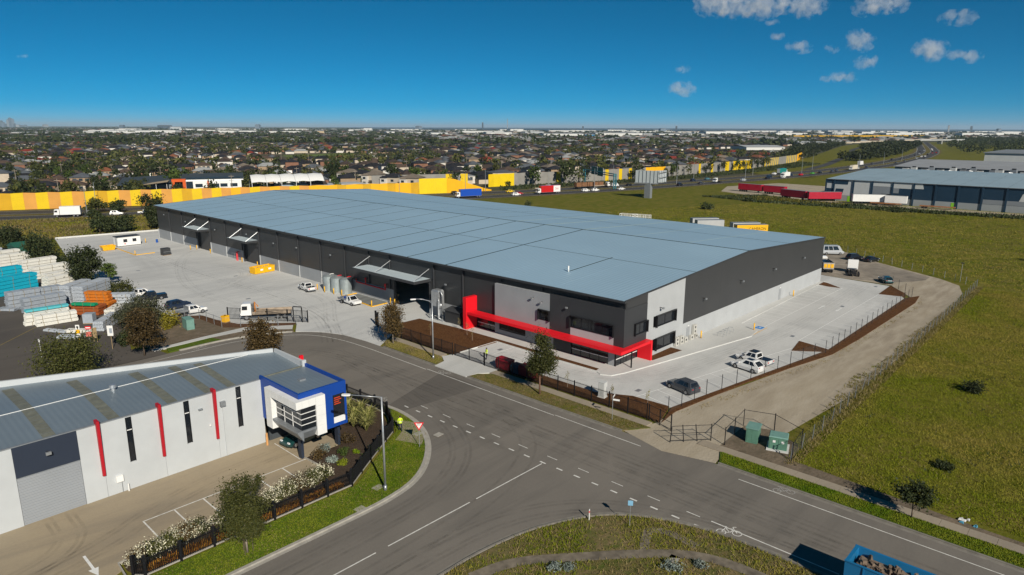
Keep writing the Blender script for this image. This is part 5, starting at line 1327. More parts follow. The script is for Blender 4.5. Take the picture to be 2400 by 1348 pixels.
def trunk_mesh(seed, h, r, limbs, m=None, spread=1.0):
    rr = random.Random(seed); mb = MB()
    mb.tube([(0, 0, -.1), (rr.uniform(-.05, .05), rr.uniform(-.05, .05), h * .35), (rr.uniform(-.12, .12), rr.uniform(-.12, .12), h * .85)], [r * 1.25, r, r * .4], 7)
    for i in range(limbs):
        a = i * 2.4 + rr.random(); z = h * (.35 + .45 * i / max(1, limbs)); d = spread * rr.uniform(.6, 1.0)
        mb.tube([(0, 0, z), (math.cos(a) * d * .5, math.sin(a) * d * .5, z + d * .45), (math.cos(a) * d, math.sin(a) * d, z + d * .8)], [r * .5, r * .35, r * .12], 5)
    return mb.mesh('trunk', m or M_trunk, True)
def tree(label, x, y, z, seed, h, r, lobes, n, leaf, lm, tr=.12, limbs=5, name='tree', group=None, tm=None, cat='tree', clump=.3, nclump=26):
    t = thing(name, label, cat, (x, y, z), seed * 1.3 % 6, group)
    obj('trunk', trunk_mesh(seed, h, tr, limbs, tm, r * .8), t); obj('crown', crown('crown', seed, lobes, n, leaf, lm, clump, nclump), t)
    return t
tree('round brown green street tree beside the yard gate posts', -15.1, 32.4, .1, 3, 4.5, 1.7, [(0, 0, 4.0, 1.6, 1.6, 2.3), (.3, .2, 2.9, 1.4, 1.4, 1.2), (-.2, 0, 5.2, 1.0, 1.0, 1.2)], 8000, .105, L_brown, .09, 6, 'street_tree', tm=M_trunkl, nclump=40)
tree('tall green street tree on the verge beside the red bins', -15.1, 2.3, .1, 4, 6.0, 1.8, [(0, 0, 5.3, 1.45, 1.45, 2.4), (.4, -.3, 4.3, 1.6, 1.5, 1.3), (-.3, .3, 3.7, 1.5, 1.5, 1.0), (.1, .1, 6.9, .8, .8, 1.1)], 9500, .105, L_olive, .10, 7, 'street_tree', tm=mat('red_bark', (.20, .11, .075), .9, .2, 4), nclump=44)
tree('brown green tree showing above the white building parapet', -33.6, 38.0, .1, 5, 5.0, 2.2, [(0, 0, 4.3, 2.0, 2.0, 2.2), (.8, -.8, 3.4, 1.5, 1.5, 1.4), (-.4, .3, 5.6, 1.2, 1.2, 1.2)], 5200, .15, L_brown, .12, 6, 'street_tree', nclump=36)
t4 = tree('dark staked young tree on the lawn in front of the hedge', -56.0, -2.3, .1, 6, 5.0, 1.9, [(0, .2, 4.0, 1.5, 1.5, 1.2), (.1, .6, 5.8, 1.05, 1.05, .95), (1.3, -1.9, 4.8, .8, .8, 1.05), (-1.0, 1.5, 4.4, .85, .85, .9), (-1.1, .9, 3.0, 1.4, 1.4, .75), (1.2, -1.4, 2.7, 1.5, 1.5, .7), (.2, -.4, 2.0, 1.2, 1.2, .5)], 16000, .075, L_olive, .08, 6, 'street_tree', tm=M_trunkl, nclump=46)
for a in (0, 2.1, 4.2): MB().tube([(math.cos(a) * .45, math.sin(a) * .45, 0), (math.cos(a) * .4, math.sin(a) * .4, 1.5)], .03, 5).build('stake', M_trunk, t4)
tree('small dark street tree at the right on the verge by the path', -14.2, -39.5, .1, 7, 2.4, 1.3, [(0, 0, 2.3, 1.25, 1.25, .95), (.5, -.4, 2.1, .8, .8, .7)], 2600, .11, L_dark, .05, 5, 'street_tree', nclump=30)
def bush(label, x, y, z, seed, r, h, n, leaf, lm, name='shrub', group=None, cat='shrub', sq=1.0, flowers=None, clump=.3):
    t = thing(name, label, cat, (x, y, z), seed * .7 % 6, group)
    obj('foliage', crown('foliage', seed, [(0, 0, h * .5, r, r * sq, h * .55), (r * .35, r * .25 * sq, h * .4, r * .7, r * .6 * sq, h * .42), (-r * .4, -r * .2 * sq, h * .38, r * .65, r * .6 * sq, h * .4)], n, leaf, lm, clump, 22), t)
    MB().tube([(0, 0, -.05), (.05, 0, h * .5)], [.06, .03], 5).build('stem', M_trunk, t)
    if flowers: obj('blossom', crown('blossom', seed + 50, [(0, 0, h * .55, r * 1.04, r * 1.04 * sq, h * .58)], int(n * .55), leaf * .75, flowers, .26, 30), t)
    return t
bush('dark round bush alone in the green field', 24.2, -37.6, -.05, 21, 1.1, 1.5, 1100, .12, L_dark)
bush('low dark bush in the middle of the lower green field', -1.8, -39.5, -.05, 22, .9, .6, 500, .12, L_dark)
tree('big dark green tree at the yard edge beside the white bundles', -34.6, 112.0, 0, 8, 6.5, 3.0, [(0, 0, 5.0, 2.8, 2.8, 2.8), (1.0, -.9, 3.4, 2.2, 2.0, 1.8), (-.6, .4, 6.6, 1.6, 1.6, 1.6)], 5200, .22, L_dark, .16, 7, nclump=40)
tree('thin pale branched tree leaning over the yard edge', -30.9, 110.5, 0, 9, 4.5, 2.2, [(.3, -.6, 3.6, 1.4, 1.2, .9), (-.2, .8, 2.6, 1.2, 1.0, .7), (1.2, -1.5, 2.3, 1.2, 1.0, .6)], 1300, .17, L_green, .08, 6, clump=.26)
tree('large dark tree by the green shed beyond the bundles', -35.8, 144.0, 0, 10, 6, 3.3, [(0, 0, 4.6, 3.3, 3.0, 2.8), (2.0, -1.2, 3.0, 2.4, 2.2, 2.0), (-1.8, .7, 5.8, 1.7, 1.7, 1.5)], 4800, .24, L_dark, .16, 6, nclump=40)
tree('dark tree at the far left end of the bundles', -36.5, 171.0, 0, 12, 5.5, 3.0, [(0, 0, 4.2, 3.2, 3.0, 2.6), (-1.9, .3, 3.0, 2.2, 2.0, 1.8)], 3600, .26, L_dark, .16, 6, nclump=30)
bush('dark shrub between the two big yard trees', -33.0, 130.5, 0, 23, 2.3, 4.0, 1900, .2, L_dark)
bush('low dark shrub at the foot of the thin tree', -32.2, 104.5, 0, 24, 1.5, 1.6, 700, .17, L_dark)
bush('rounded olive yellow bush by the parked utes', -33.0, 96.5, 0, 25, 2.1, 2.8, 1900, .15, L_olive)
tree('broad grey green wattle beside the silver bundles', -39.3, 69.5, .05, 13, 4, 3.4, [(0, 0, 3.0, 3.2, 2.9, 2.3), (1.8, 1.8, 3.4, 2.2, 2.2, 1.8), (-1.8, -1.0, 2.3, 2.2, 2.0, 1.7), (1.6, -1.6, 2.0, 2.0, 2.0, 1.6)], 8500, .15, L_greygreen, .12, 7, cat='tree', nclump=40)
tree('reddish brown street tree in front of the wattle', -43.6, 54.6, .05, 14, 5.5, 2.4, [(0, 0, 4.9, 2.2, 2.2, 1.9), (.8, .6, 3.6, 2.0, 1.8, 1.3), (-.7, -.8, 2.9, 1.6, 1.5, 1.0), (1.2, -1.4, 1.9, 1.2, 1.2, .7)], 6800, .14, L_brown, .11, 7, 'street_tree', nclump=40)
bush('bright yellow bush beside the grey green cabinet', -35.4, 66.6, .1, 26, 1.5, 2.7, 1900, .12, L_yellow)
tree('dense round olive tree behind the white building', -54.4, 50.2, .05, 15, 4, 3.6, [(0, 0, 3.2, 3.7, 3.6, 2.9), (2.2, -1.4, 2.4, 2.0, 2.0, 2.0)], 13000, .12, L_olive, .16, 6, nclump=60)
bush('dark green shrub row under the wattle by the signs', -43.2, 63.0, .05, 27, 2.0, 1.9, 1500, .15, L_dark, sq=.6)
# paddock and freeway-side trees on the left
for i, (x, y, r, h) in enumerate(((7.9, 249.5, 3.4, 5.2), (13.2, 243.2, 2.9, 5.0), (17.8, 221.0, 3.6, 8.6), (-9.3, 189.0, 2.6, 5.4), (-6.4, 188.0, 2.8, 5.0), (-2.5, 187.2, 3.3, 5.2), (6.2, 187.6, 2.6, 7.6), (1.5, 232, 2.0, 3.0))):
    lab = ('olive tree in the freeway median, left of two', 'olive tree in the freeway median, right of two', 'tall dark tree rising behind the warehouse corner beside the freeway', 'leaning tree at the left of the clump behind the site shed', 'middle tree of the clump behind the site shed', 'broad dark tree of the clump behind the site shed', 'dark tree close to the far warehouse corner', 'low bush at the freeway edge by the light pole')[i]
    tree(lab, x, y, -.05, 30 + i, h * .7, r * .7, [(0, 0, h * .62, r, r * .9, h * .36), (r * .5, -.5, h * .42, r * .7, r * .7, h * .25)], 1900, .34, L_dark if i != 0 else L_olive, .15, 5)
bush('round bush on the grass beyond the warehouse roof', 186.5, 84.0, -.05, 45, 2.3, 2.8, 500, .35, L_dark); bush('small bush at the field edge near the red trailers', 229.0, 85.0, -.05, 46, 2.2, 2.2, 400, .35, L_dark)
bush('wide dark bush in the field before the white trailers', 232.0, 24.0, -.05, 47, 2.6, 2.0, 400, .35, L_dark); bush('dark bush in the field at the far right', 140, -32, -.05, 48, 2.2, 2.2, 500, .28, L_dark); bush('small bush on the grass close behind the roof edge', 139.5, 142.0, -.05, 49, 1.5, 2.4, 300, .28, L_dark)
# hedge with white blossom and garden of the white building
for i, (x, y, r, h) in enumerate(((-62.5, 2.6, .75, 1.15), (-61.2, 2.6, .9, 1.2), (-59.9, 2.7, .95, 1.35), (-58.6, 2.75, .95, 1.55), (-57.6, 2.8, .8, 1.55), (-55.6, 2.9, .85, 1.4), (-54.5, 2.8, .8, 1.3), (-51.0, 3.0, .9, 1.3), (-49.6, 3.2, .95, 1.45), (-48.2, 3.3, .95, 1.5), (-46.9, 3.4, .95, 1.4), (-45.6, 3.6, .9, 1.3))):
    bush('white flowering hedge shrub behind the palisade fence, %s from the driveway end' % ('first', 'second', 'third', 'fourth', 'fifth', 'sixth', 'seventh', 'eighth', 'ninth', 'tenth', 'eleventh', 'twelfth')[i], x, y, .1, 60 + i, r, h, 800, .075, L_olive if i % 3 else L_brown, 'hedge_shrub', 'white flowering hedge', flowers=L_flower)
def tuft_plant(name, label, x, y, z, seed, n, L, w, m, droop=.5, cat='plant', group=None):
    g = random.Random(seed); mb = MB()
    for i in range(n):
        a = g.uniform(0, 6.283); l = L * g.uniform(.7, 1.15); o_ = g.uniform(.25, .75)
        dx, dy = math.cos(a), math.sin(a); px, py = -dy * w, dx * w
        p0 = (dx * .05, dy * .05, 0); p1 = (dx * l * o_ * .5, dy * l * o_ * .5, l * .7); p2 = (dx * l * o_ * 1.1, dy * l * o_ * 1.1, l * (.95 - droop * g.random()))
        mb.add([(p0[0] - px, p0[1] - py, 0), (p0[0] + px, p0[1] + py, 0), (p1[0] + px, p1[1] + py, p1[2]), (p1[0] - px, p1[1] - py, p1[2]), p2], [(0, 1, 2, 3), (3, 2, 4)])
    t = thing(name, label, cat, (x, y, z), 0, group); mb.build('leaves', m, t)["kind"] = "stuff"; MB().cyl(0, 0, -.05, .1, .1, .06, 6).build('crown_base', M_trunk, t)
    return t
fl = [(-36.4, 9.4), (-35.4, 10.6), (-34.4, 11.6), (-36.8, 11.3), (-35.6, 12.6), (-34.2, 13.6), (-37.4, 12.8), (-36.2, 14.2), (-34.8, 15.2), (-37.6, 15), (-36.4, 16.2), (-35.2, 17.4), (-37.2, 17.8), (-35.8, 19.2), (-34.2, 17)]
for i, (x, y) in enumerate(fl): tuft_plant('flax_plant', 'spiky yellow green flax plant massed beside the blue box', x, y, .1, i, 130, 1.75, .06, L_flax, .5, 'plant', 'flax plants beside the blue box')
for i, (x, y, r, h, lm, lab) in enumerate(((-43.5, 7.4, .8, 1.2, L_brown, 'brown rounded shrub beside the front post of the blue box'), (-39.6, 8.3, .85, 1.3, L_brown, 'brown rounded shrub right of the rear post in the garden'), (-41.4, 6.3, .55, .8, L_green, 'bright green shrub in the middle of the garden bed'), (-42.6, 4.7, .45, .45, L_lawn, 'low green cushion plant near the hedge end'), (-40.2, 5.8, .35, .35, L_lawn, 'tiny green cushion plant in bare garden soil'), (-43.0, 5.9, .5, .55, L_sage, 'pale silvery shrub by the garden kerb'), (-42.3, 8.4, .6, .8, L_sage, 'silvery leaved shrub under the edge of the blue box'), (-38.6, 4.9, .5, .5, L_green, 'leafy green shrub against the corner fence'), (-40.4, 3.9, .45, .45, L_green, 'small leafy shrub at the bend of the fence'))):
    bush(lab, x, y, .1, 80 + i, r, h, 420, .085, lm, 'garden_shrub', 'garden shrubs by the blue box')
# orange groundcover along the fence
g = np.random.default_rng(5); n = 3000
x = g.uniform(-62.4, -45, n); y = g.uniform(.85, 1.6, n)
def blades(x, y, z, h, w, m, name, seed=1, lean=.5):
    g = np.random.default_rng(seed); n = len(x)
    a = g.uniform(0, np.pi, n); dx, dy = np.cos(a) * w / 2, np.sin(a) * w / 2
    hh = h * g.uniform(.5, 1.3, n); lx, ly = g.normal(0, lean, n) * hh, g.normal(0, lean, n) * hh
    V = np.empty((n, 3, 3), np.float32)
    V[:, 0] = np.stack([x - dx, y - dy, z], 1); V[:, 1] = np.stack([x + dx, y + dy, z], 1); V[:, 2] = np.stack([x + lx, y + ly, z + hh], 1)
    o = obj(name, np_mesh(name, V.reshape(-1, 3), np.arange(3 * n).reshape(-1, 3), m)); o["kind"] = "stuff"
    return o
tag(blades(x, y, np.full(n, .1), .3, .14, L_orange, 'orange_groundcover'), 'low orange flowering groundcover along the foot of the black fence', 'groundcover')
# young trees in the mulch bed
for i, (x, y) in enumerate(((-4.2, 27.2), (-5.6, 24.5), (-3.0, 30.4), (-8.2, 31.5), (-10.4, -5.4), (-10.9, 1.2), (-9.2, -9.8))):
    t = thing('sapling', 'thin staked sapling in the mulch, %s' % ('middle of the long bed', 'near the driveway end of the long bed', 'beside the red portal wall', 'left end of the long bed', 'behind the grey cabinet', 'behind the fence right of the street tree', 'near the wire gate')[i], 'sapling', (x, y, .15))
    MB().tube([(0, 0, 0), (.02, .02, 1.9)], [.025, .01], 5).build('stem', M_trunkl, t); obj('crown', crown('crown', 90 + i, [(0, 0, 1.5, .3, .3, .55)], 90, .06, L_dryb if i < 4 else L_yellow, .35, 10), t)
g = np.random.default_rng(8)

def scatter(poly, n, g):
    P = np.array(poly); lo, hi = P.min(0), P.max(0); out = []
    while sum(len(o) for o in out) < n:
        q = g.uniform(lo, hi, (n * 2, 2)); inside = np.zeros(len(q), bool)
        for i in range(len(P)):
            a, b = P[i], P[(i + 1) % len(P)]
            c = ((a[1] > q[:, 1]) != (b[1] > q[:, 1])) & (q[:, 0] < (b[0] - a[0]) * (q[:, 1] - a[1]) / (b[1] - a[1] + 1e-12) + a[0])
            inside ^= c
        out.append(q[inside])
    return np.concatenate(out)[:n]
def grass(name, label, poly, n, h, w, m, z, seed, lean=.5, patch=None, cat='grass', avoid=None, thin=-.4):
    g = np.random.default_rng(seed); q = scatter(poly, n, g)
    if avoid:
        A = np.array(avoid); d = np.min(np.hypot(q[:, None, 0] - A[None, :, 0], q[:, None, 1] - A[None, :, 1]), axis=1); q = q[d > .42 + .22 * g.random(len(q))]
    if patch:
        s_ = patch; f = np.sin(q[:, 0] / s_ + 1.7 * np.sin(q[:, 1] / s_ / 1.3)) + np.sin(q[:, 1] / s_ * 1.1 + 2 * np.sin(q[:, 0] / s_ / 2.1)); q = q[f + g.normal(0, .7 if thin < 0 else .25, len(q)) > thin]
    return tag(blades(q[:, 0], q[:, 1], np.full(len(q), z), h, w, m, name, seed, lean), label, cat)
# field: denser and smaller near the camera
grass('field_grass', 'long green grass of the open field right of the fence', [(-11, -28.5), (95, -27.2), (95, -60), (40, -75), (-11, -62)], 270000, .15, .075, L_grass, -.06, 1, 1.0)
grass('field_grass_far', 'green grass of the field beyond the dirt stand', [(40, -75), (95, -60), (97, -25), (122, 8), (126, 45), (150, 110), (270, 60), (262, -60), (120, -90)], 80000, .20, .20, L_grass, -.06, 2, 1.0)
grass('field_weeds', 'dark coarse weed clumps scattered over the open field', [(-11, -30), (95, -29), (100, -22), (128, 20), (170, 100), (245, 60), (235, -40), (95, -62), (40, -75), (-11, -62)], 60000, .30, .12, L_dark, -.06, 19, .8, 2.6, thin=1.55)
grass('dry_tufts', 'yellowish dry grass tufts through the open field', [(-11, -28.5), (95, -27.2), (200, -10), (240, 40), (200, -60), (40, -75), (-11, -62)], 26000, .22, .08, L_dryb, -.06, 3, .9, 4.0)
grass('paddock_grass', 'rough dry grass of the paddock beside the freeway', [(-60, 196), (-22, 188.5), (6, 184), (60, 178), (60, 208), (18, 227), (-24, 247), (-60, 262)], 30000, .6, .35, L_dryb, -.06, 4, .5, 5.0)
grass('paddock_grass', 'green grass tufts of the paddock beside the freeway', [(-60, 196), (-22, 188.5), (6, 184), (60, 178), (60, 208), (18, 227), (-24, 247), (-60, 262)], 22000, .6, .35, L_grass, -.06, 5, .5, 4.0)
grass('lawn_grass', 'short lawn on the corner verge below the black fence', cwo[4:-1] + [(-66, -4.4), (-66, .2), (-44.0, .2), (-39.9, 3.0), (-34.2, 6.85), (-31.6, 11.2)], 42000, .09, .05, L_lawn, .09, 6, .6)
grass('lawn_grass', 'yellow worn grass blades on the corner verge', cwo[4:-1] + [(-66, -4.4), (-66, .2), (-44.0, .2), (-39.9, 3.0), (-34.2, 6.85), (-31.6, 11.2)], 9000, .08, .05, L_dryb, .09, 16, .6, 1.3)
grass('verge_grass', 'green grass strip between kerb and path at the right', [(-16.1, -60), (-14.05, -60), (-14.05, -21.8), (-16.1, -22.7)], 24000, .11, .06, L_lawn, .10, 7)
pth_dense = [(a[0] + (b[0] - a[0]) * k / 6, a[1] + (b[1] - a[1]) * k / 6) for a, b in zip(pth[:-1], pth[1:]) for k in range(6) if a[1] > -45]
grass('island_grass', 'rough grass on the island at the lower right', cso[6:-1] + [(-27.8, -60), (-52, -40), (-52, -16)], 34000, .22, .08, L_grass, .09, 9, .6, 1.7, avoid=pth_dense)
grass('island_dry_grass', 'straw coloured grass clumps on the island', cso[6:-1] + [(-27.8, -60), (-52, -40), (-52, -16)], 20000, .22, .07, L_dryb, .09, 10, .6, 1.3, avoid=pth_dense)
grass('verge_dry_grass', 'dry grass on the verge along the palisade fence', [(-16.6, -10.8), (-14.0, -12.8), (-14.0, 11.3), (-15.3, 13), (-16.6, 13.2)], 6000, .1, .06, L_dryb, .10, 11, .5, 1.4)
grass('verge_green_grass', 'patches of green grass on the dry verge', [(-16.6, -10.8), (-14.0, -12.8), (-14.0, 11.3), (-15.3, 13), (-16.6, 13.2)], 6000, .1, .06, L_grass, .10, 12, .5, 1.1)
grass('verge_dry_grass', 'dry grass on the verge below the street lamp', [(-16.6, 20.6), (-15.0, 20.9), (-14.0, 22.3), (-14.0, 35.0), (-15.4, 34.0), (-16.6, 32.3)], 6000, .12, .06, L_dryb, .10, 13, .5, 1.3)
grass('verge_green_grass', 'green grass below the street lamp', [(-16.6, 20.6), (-15.0, 20.9), (-14.0, 22.3), (-14.0, 35.0), (-15.4, 34.0), (-16.6, 32.3)], 4000, .12, .06, L_grass, .10, 14, .5, 1.0)
grass('fence_weeds', 'straggly weeds along the foot of the field fence', [(-11.5, -28.6), (95, -27.4), (95, -25.8), (20, -25.9), (-4, -27.1), (-12, -27.5)], 7000, .34, .08, L_dryb, 0, 15, .6)
grass('fence_weeds', 'green weeds creeping over the edge of the gravel track', [(-11.5, -28.6), (95, -27.6), (95, -25.4), (60, -25.6), (45, -25.0), (30, -25.6), (18, -24.4), (8, -25.4), (-4, -26.0), (-12, -27.5)], 9000, .2, .12, L_grass, 0, 17, .8, .8)
grass('track_weeds', 'small tufts growing on the gravel track edge beside the mulch', [(-8, -13.2), (27, -19.4), (70, -20.6), (76, -20), (70, -21.6), (27, -20.6), (-8, -14.4)], 1500, .14, .09, L_dryb, .01, 18, .8, .7)
for i, (x, y, r) in enumerate(((-41.0, -21.4, .55), (-34.8, -28.0, .75), (-40.2, -22.2, .45), (-33.0, -29.4, .5))):
    bush('pale silvery saltbush on the island, %s from the left' % ('first', 'third', 'second', 'fourth')[i], x, y, .09, 100 + i, r, r * .9, 420, .07, L_sage, 'saltbush', 'saltbush on the grass island')
o = MB()
g2 = random.Random(3)
t = thing('litter', 'scattered white plastic litter beside the right footpath', 'litter', (-11.6, -43.4, .0))
for k in range(7):
    mb = MB(); mb.prism([(g2.uniform(-.3, -.1), g2.uniform(-.2, 0)), (g2.uniform(.1, .3), g2.uniform(-.2, 0)), (g2.uniform(.1, .25), g2.uniform(.1, .25)), (g2.uniform(-.2, 0), g2.uniform(.1, .25))], .02, .12, 0, .3); mb.build('plastic_bag', M_whitep if k % 3 else mat('bag_blue', (.1, .35, .5), .5, .1), t, loc=(g2.uniform(-.5, .5), g2.uniform(-.9, .9), 0))
# ================================================================ pipe and profile yard on the left
M_pvcw = mat('white_pvc', (.80, .79, .73), .55, .06, 3); M_pvcg = mat('grey_steel_lengths', (.34, .38, .43), .45, .12, 3); M_pvcl = mat('light_grey_lengths', (.48, .52, .57), .45, .1, 3); M_pvcc = mat('cyan_pipe', (.01, .40, .56), .5, .08, 3); M_pvct = mat('teal_pipe', (.10, .46, .52), .5, .08, 3); M_pvco = mat('orange_conduit', (.62, .19, .02), .55, .15, 3); M_pvcr = mat('brown_conduit', (.36, .10, .03), .55, .12, 3); M_pvcn = mat('green_pipe', (.01, .30, .14), .5, .08, 3)
M_strap = mat('packing_strap', (.22, .17, .08), .8, .1, 3); M_ply = mat('timber_batten', (.30, .22, .12), .9, .2, 3)
def bundle_stack(label, x, y, rz, L, W, tiers, m, rows=6, tier_h=.62, straps=3, per=7, round_=False, group='bundles of pipe in the storage yard', z=.02, stagger=0.0):
    """stack of strapped bundles; each bundle is a part made of its lengths, with straps and battens"""
    t = thing('bundle_stack', label, 'bundle', (x, y, z), rz, group)
    key = (L, W, rows, tier_h, per, m.name)
    mb = MB(); ph = (tier_h - .08) / rows; pw = W / per
    for r_ in range(rows):
        for c in range(per):
            y0 = -W / 2 + c * pw; sh = .06 * ((r_ * 7 + c * 3) % 5 - 2) / 2
            mb.box(-L / 2 + sh, L / 2 + sh, y0 + .01, y0 + pw - .01, r_ * ph + .006, (r_ + 1) * ph - .012)
    bm_ = mb.mesh('bundle', m)
    sm = MB()
    for k in range(straps):
        xx = -L / 2 + L * (k + .5) / straps
        sm.box(xx - .03, xx + .03, -W / 2 - .012, W / 2 + .012, tier_h - .085, tier_h - .07).box(xx - .03, xx + .03, -W / 2 - .014, -W / 2 - .002, 0, tier_h - .085).box(xx - .03, xx + .03, W / 2 + .002, W / 2 + .014, 0, tier_h - .085)
    strap = sm.mesh('strap', M_strap)
    bt = MB()
    for k in range(straps):
        xx = -L / 2 + L * (k + .5) / straps
        bt.box(xx - .05, xx + .05, -W / 2 - .02, W / 2 + .02, -.07, -.008)
    bat = bt.mesh('batten', M_ply)
    rr = random.Random(int(x * 7 + y * 13))
    for i in range(tiers):
        o = obj('bundle', bm_, t, (rr.uniform(-.12, .12) + stagger * i, rr.uniform(-.04, .04), .08 + i * tier_h)); o["kind"] = "stuff"
        obj('strap', strap, o); obj('batten', bat, o)
    return t
z0 = rad(0)
bundle_stack('white strapped bundles at the front of the storage yard', -47.6, 83.3, rad(-3), 6.0, 1.5, 3, M_pvcw)
bundle_stack('low white bundle in front of the teal topped stack', -48.6, 85.3, rad(-2), 6.2, 1.5, 3, M_pvcw)
bundle_stack('teal pipe bundle on top of the white stack', -48.0, 86.8, rad(-2), 6.3, 1.3, 1, M_pvct, 3, .45, z=1.95)
bundle_stack('white bundles under the teal pipes', -48.0, 86.85, rad(-2), 6.3, 1.4, 3, M_pvcw)
bundle_stack('dark grey strapped bundles behind the teal pipes', -46.6, 95.0, rad(6), 6.8, 1.7, 4, M_pvcg, 7, .7)
bundle_stack('grey bundles left of the dark grey stack', -48.4, 101.4, rad(3), 5.2, 2.0, 4, M_pvcg, 6, .75)
bundle_stack('grey bundles right beside the left grey stack', -43.9, 102.0, rad(3), 3.6, 2.0, 4, M_pvcg, 6, .72)
bundle_stack('tall light grey bundle stack beside the orange conduit', -37.9, 97.6, rad(40), 8.2, 2.2, 5, M_pvcl, 6, .68)
bundle_stack('light grey bundle stack against the tall light grey stack', -40.0, 99.6, rad(40), 6.5, 2.0, 5, M_pvcl, 6, .68)
bundle_stack('cyan pipe bundles at the left edge of the yard, front stack', -47.6, 114.2, rad(20), 9.5, 2.0, 5, M_pvcc, 5, .72)
bundle_stack('cyan pipe bundles at the left edge of the yard, rear stack', -46.4, 130.0, rad(12), 8.0, 2.0, 4, M_pvcc, 5, .72)
bundle_stack('white bundle stack right of the front cyan pipes', -38.2, 113.8, rad(20), 8.4, 2.1, 4, M_pvcw, 6, .68)
bundle_stack('white bundle stack with pale grey top behind it', -37.9, 117.4, rad(20), 7.6, 2.1, 4, M_pvcw, 6, .68)
bundle_stack('white bundle stack in the fourth row by the dark trees', -37.6, 127.4, rad(14), 7.8, 2.1, 4, M_pvcw, 6, .68)
bundle_stack('white bundle stack in the fifth row by the dark trees', -37.6, 138.2, rad(10), 7.4, 2.1, 4, M_pvcw, 6, .68)
bundle_stack('white bundle stack in the sixth row at the left edge', -41.0, 149.5, rad(12), 8.5, 2.1, 4, M_pvcw, 6, .68)
bundle_stack('white bundle stack behind the sixth row', -41.5, 156.0, rad(12), 8.5, 2.1, 4, M_pvcw, 6, .68)
bundle_stack('grey lengths in the farthest row of the storage yard', -42.5, 168.0, rad(12), 7.5, 2.0, 3, M_pvcl, 6, .6)
bundle_stack('tall cyan stack cut by the left picture edge', -47.5, 176.0, rad(20), 6, 2.2, 8, M_pvcc, 6, .7)
bundle_stack('upper orange conduit bundles on the stack', -39.3, 88.6, rad(-52), 4.4, 1.3, 3, M_pvco, 6, .55, per=8, z=1.7)
bundle_stack('orange conduit bundles at the base of the stack', -39.5, 88.2, rad(-52), 5.0, 2.4, 3, M_pvco, 6, .55, per=9)
bundle_stack('brown conduit bundles left of the orange stack', -41.9, 86.3, rad(-52), 5.6, 2.2, 3, M_pvcr, 6, .6, per=8)
bundle_stack('green pipe bundle lying on the brown conduit', -42.6, 85.5, rad(-52), 4.4, .9, 1, M_pvcn, 4, .5, per=5, z=1.85)
bundle_stack('silver square tubes in an open rack by the signs', -42.2, 75.2, rad(50), 6.5, 1.6, 3, M_pvcl, 4, .55, per=6)
bundle_stack('pale grey bundles behind the wattle', -35.2, 91.0, rad(-40), 5.0, 2.2, 3, M_pvcl, 5, .6)
bundle_stack('white bundles behind the wattle beside the orange conduit', -38.3, 83.8, rad(50), 4.5, 1.8, 2, M_pvcw, 5, .55)
bundle_stack('loose grey channels on the ground at the left', -51.2, 99.4, rad(-50), 3.4, 1.6, 1, M_pvcg, 3, .5, per=4, straps=2)
bundle_stack('loose silver channels in front of the white bundles', -49.1, 77.6, rad(-62), 4.4, .9, 1, M_pvcl, 3, .4, per=3, straps=2)
bundle_stack('loose white lengths on the ground near the signs', -46.6, 74.6, rad(-50), 4.0, 1.2, 1, M_pvcw, 4, .55, per=4, straps=2)
bundle_stack('loose silver lengths on the ground beside the signs', -48.4, 71.8, rad(-55), 4.2, 1.3, 1, M_pvcl, 3, .45, per=4, straps=2)
t = thing('wrapped_crate', 'grey wrapped crate beside the brown conduit', 'crate', (-43.6, 79.6, .02), rad(-40)); MB().box(-.8, .8, -.7, .7, .12, 1.7).build('body', M_pvcg, t); MB().box(-.8, .8, -.7, .7, 0, .12).build('pallet', M_ply, t)
t = thing('green_shed', 'dark green shed roof among the trees at the yard edge', 'shed', (-34.6, 163.0, 0), rad(8)); MB().box(-3, 3, -2.5, 2.5, 0, 2.6).build('wall', mat('shed_green', (.02, .10, .07), .6, .1), t)
MB().profile([(-2.7, 2.6), (2.7, 2.6), (0, 3.6)], 'x', -3.2, 3.2).build('roof', mat('shed_green', (.02, .10, .07), .6, .1), t)
# signs at the yard entrance
def board(label, x, y, rz, w, h, zc, m, extra=None, pole=M_galv, legs=1):
    t = thing('entrance_sign', label, 'sign', (x, y, .02), rz)
    for k in range(legs): MB().cyl(0, (k - (legs - 1) / 2) * w * .7, 0, zc + h / 2, .05, n=8).build('post', pole, t)
    MB().box(.05, .09, -w / 2, w / 2, zc - h / 2, zc + h / 2).build('panel', m, t)
    if extra:
        for (a, b, c, d, mm) in extra: MB().box(.09, .1, a, b, c, d).build('print', mm, t)
    return t
fa = rad(228)
board('white hanging sign board on a pale post by the yard entrance', -45.8, 61.3, fa, .85, 1.6, 2.9, M_whitep, [(-.12, .3, 2.5, 3.3, M_pvcg)], M_ply)
b_ = board('red and pink stop sign boards at the yard gate', -47.3, 66.6, fa, .85, .5, 2.6, M_red, [(-.34, .34, 2.52, 2.7, M_whitep)])
MB().box(.05, .09, -.4, .4, 1.2, 1.95).build('panel', mat('sign_pink', (.6, .15, .12), .6, .1), b_)
b_ = board('white and yellow notice sign beside the red one', -48.3, 68.2, fa, .6, .7, 2.6, M_whitep, [(-.15, .15, 2.45, 2.75, M_charflat)], M_yellow)
MB().box(.05, .09, -.3, .3, 1.6, 2.15).build('panel', M_yellow, b_); MB().box(.05, .09, -.3, .3, 1.0, 1.55).build('panel', M_whitep, b_)
board('brown notice board on two posts behind the signs', -46.4, 67.0, fa, .7, 1.7, 1.5, M_ply, None, M_ply, 2)
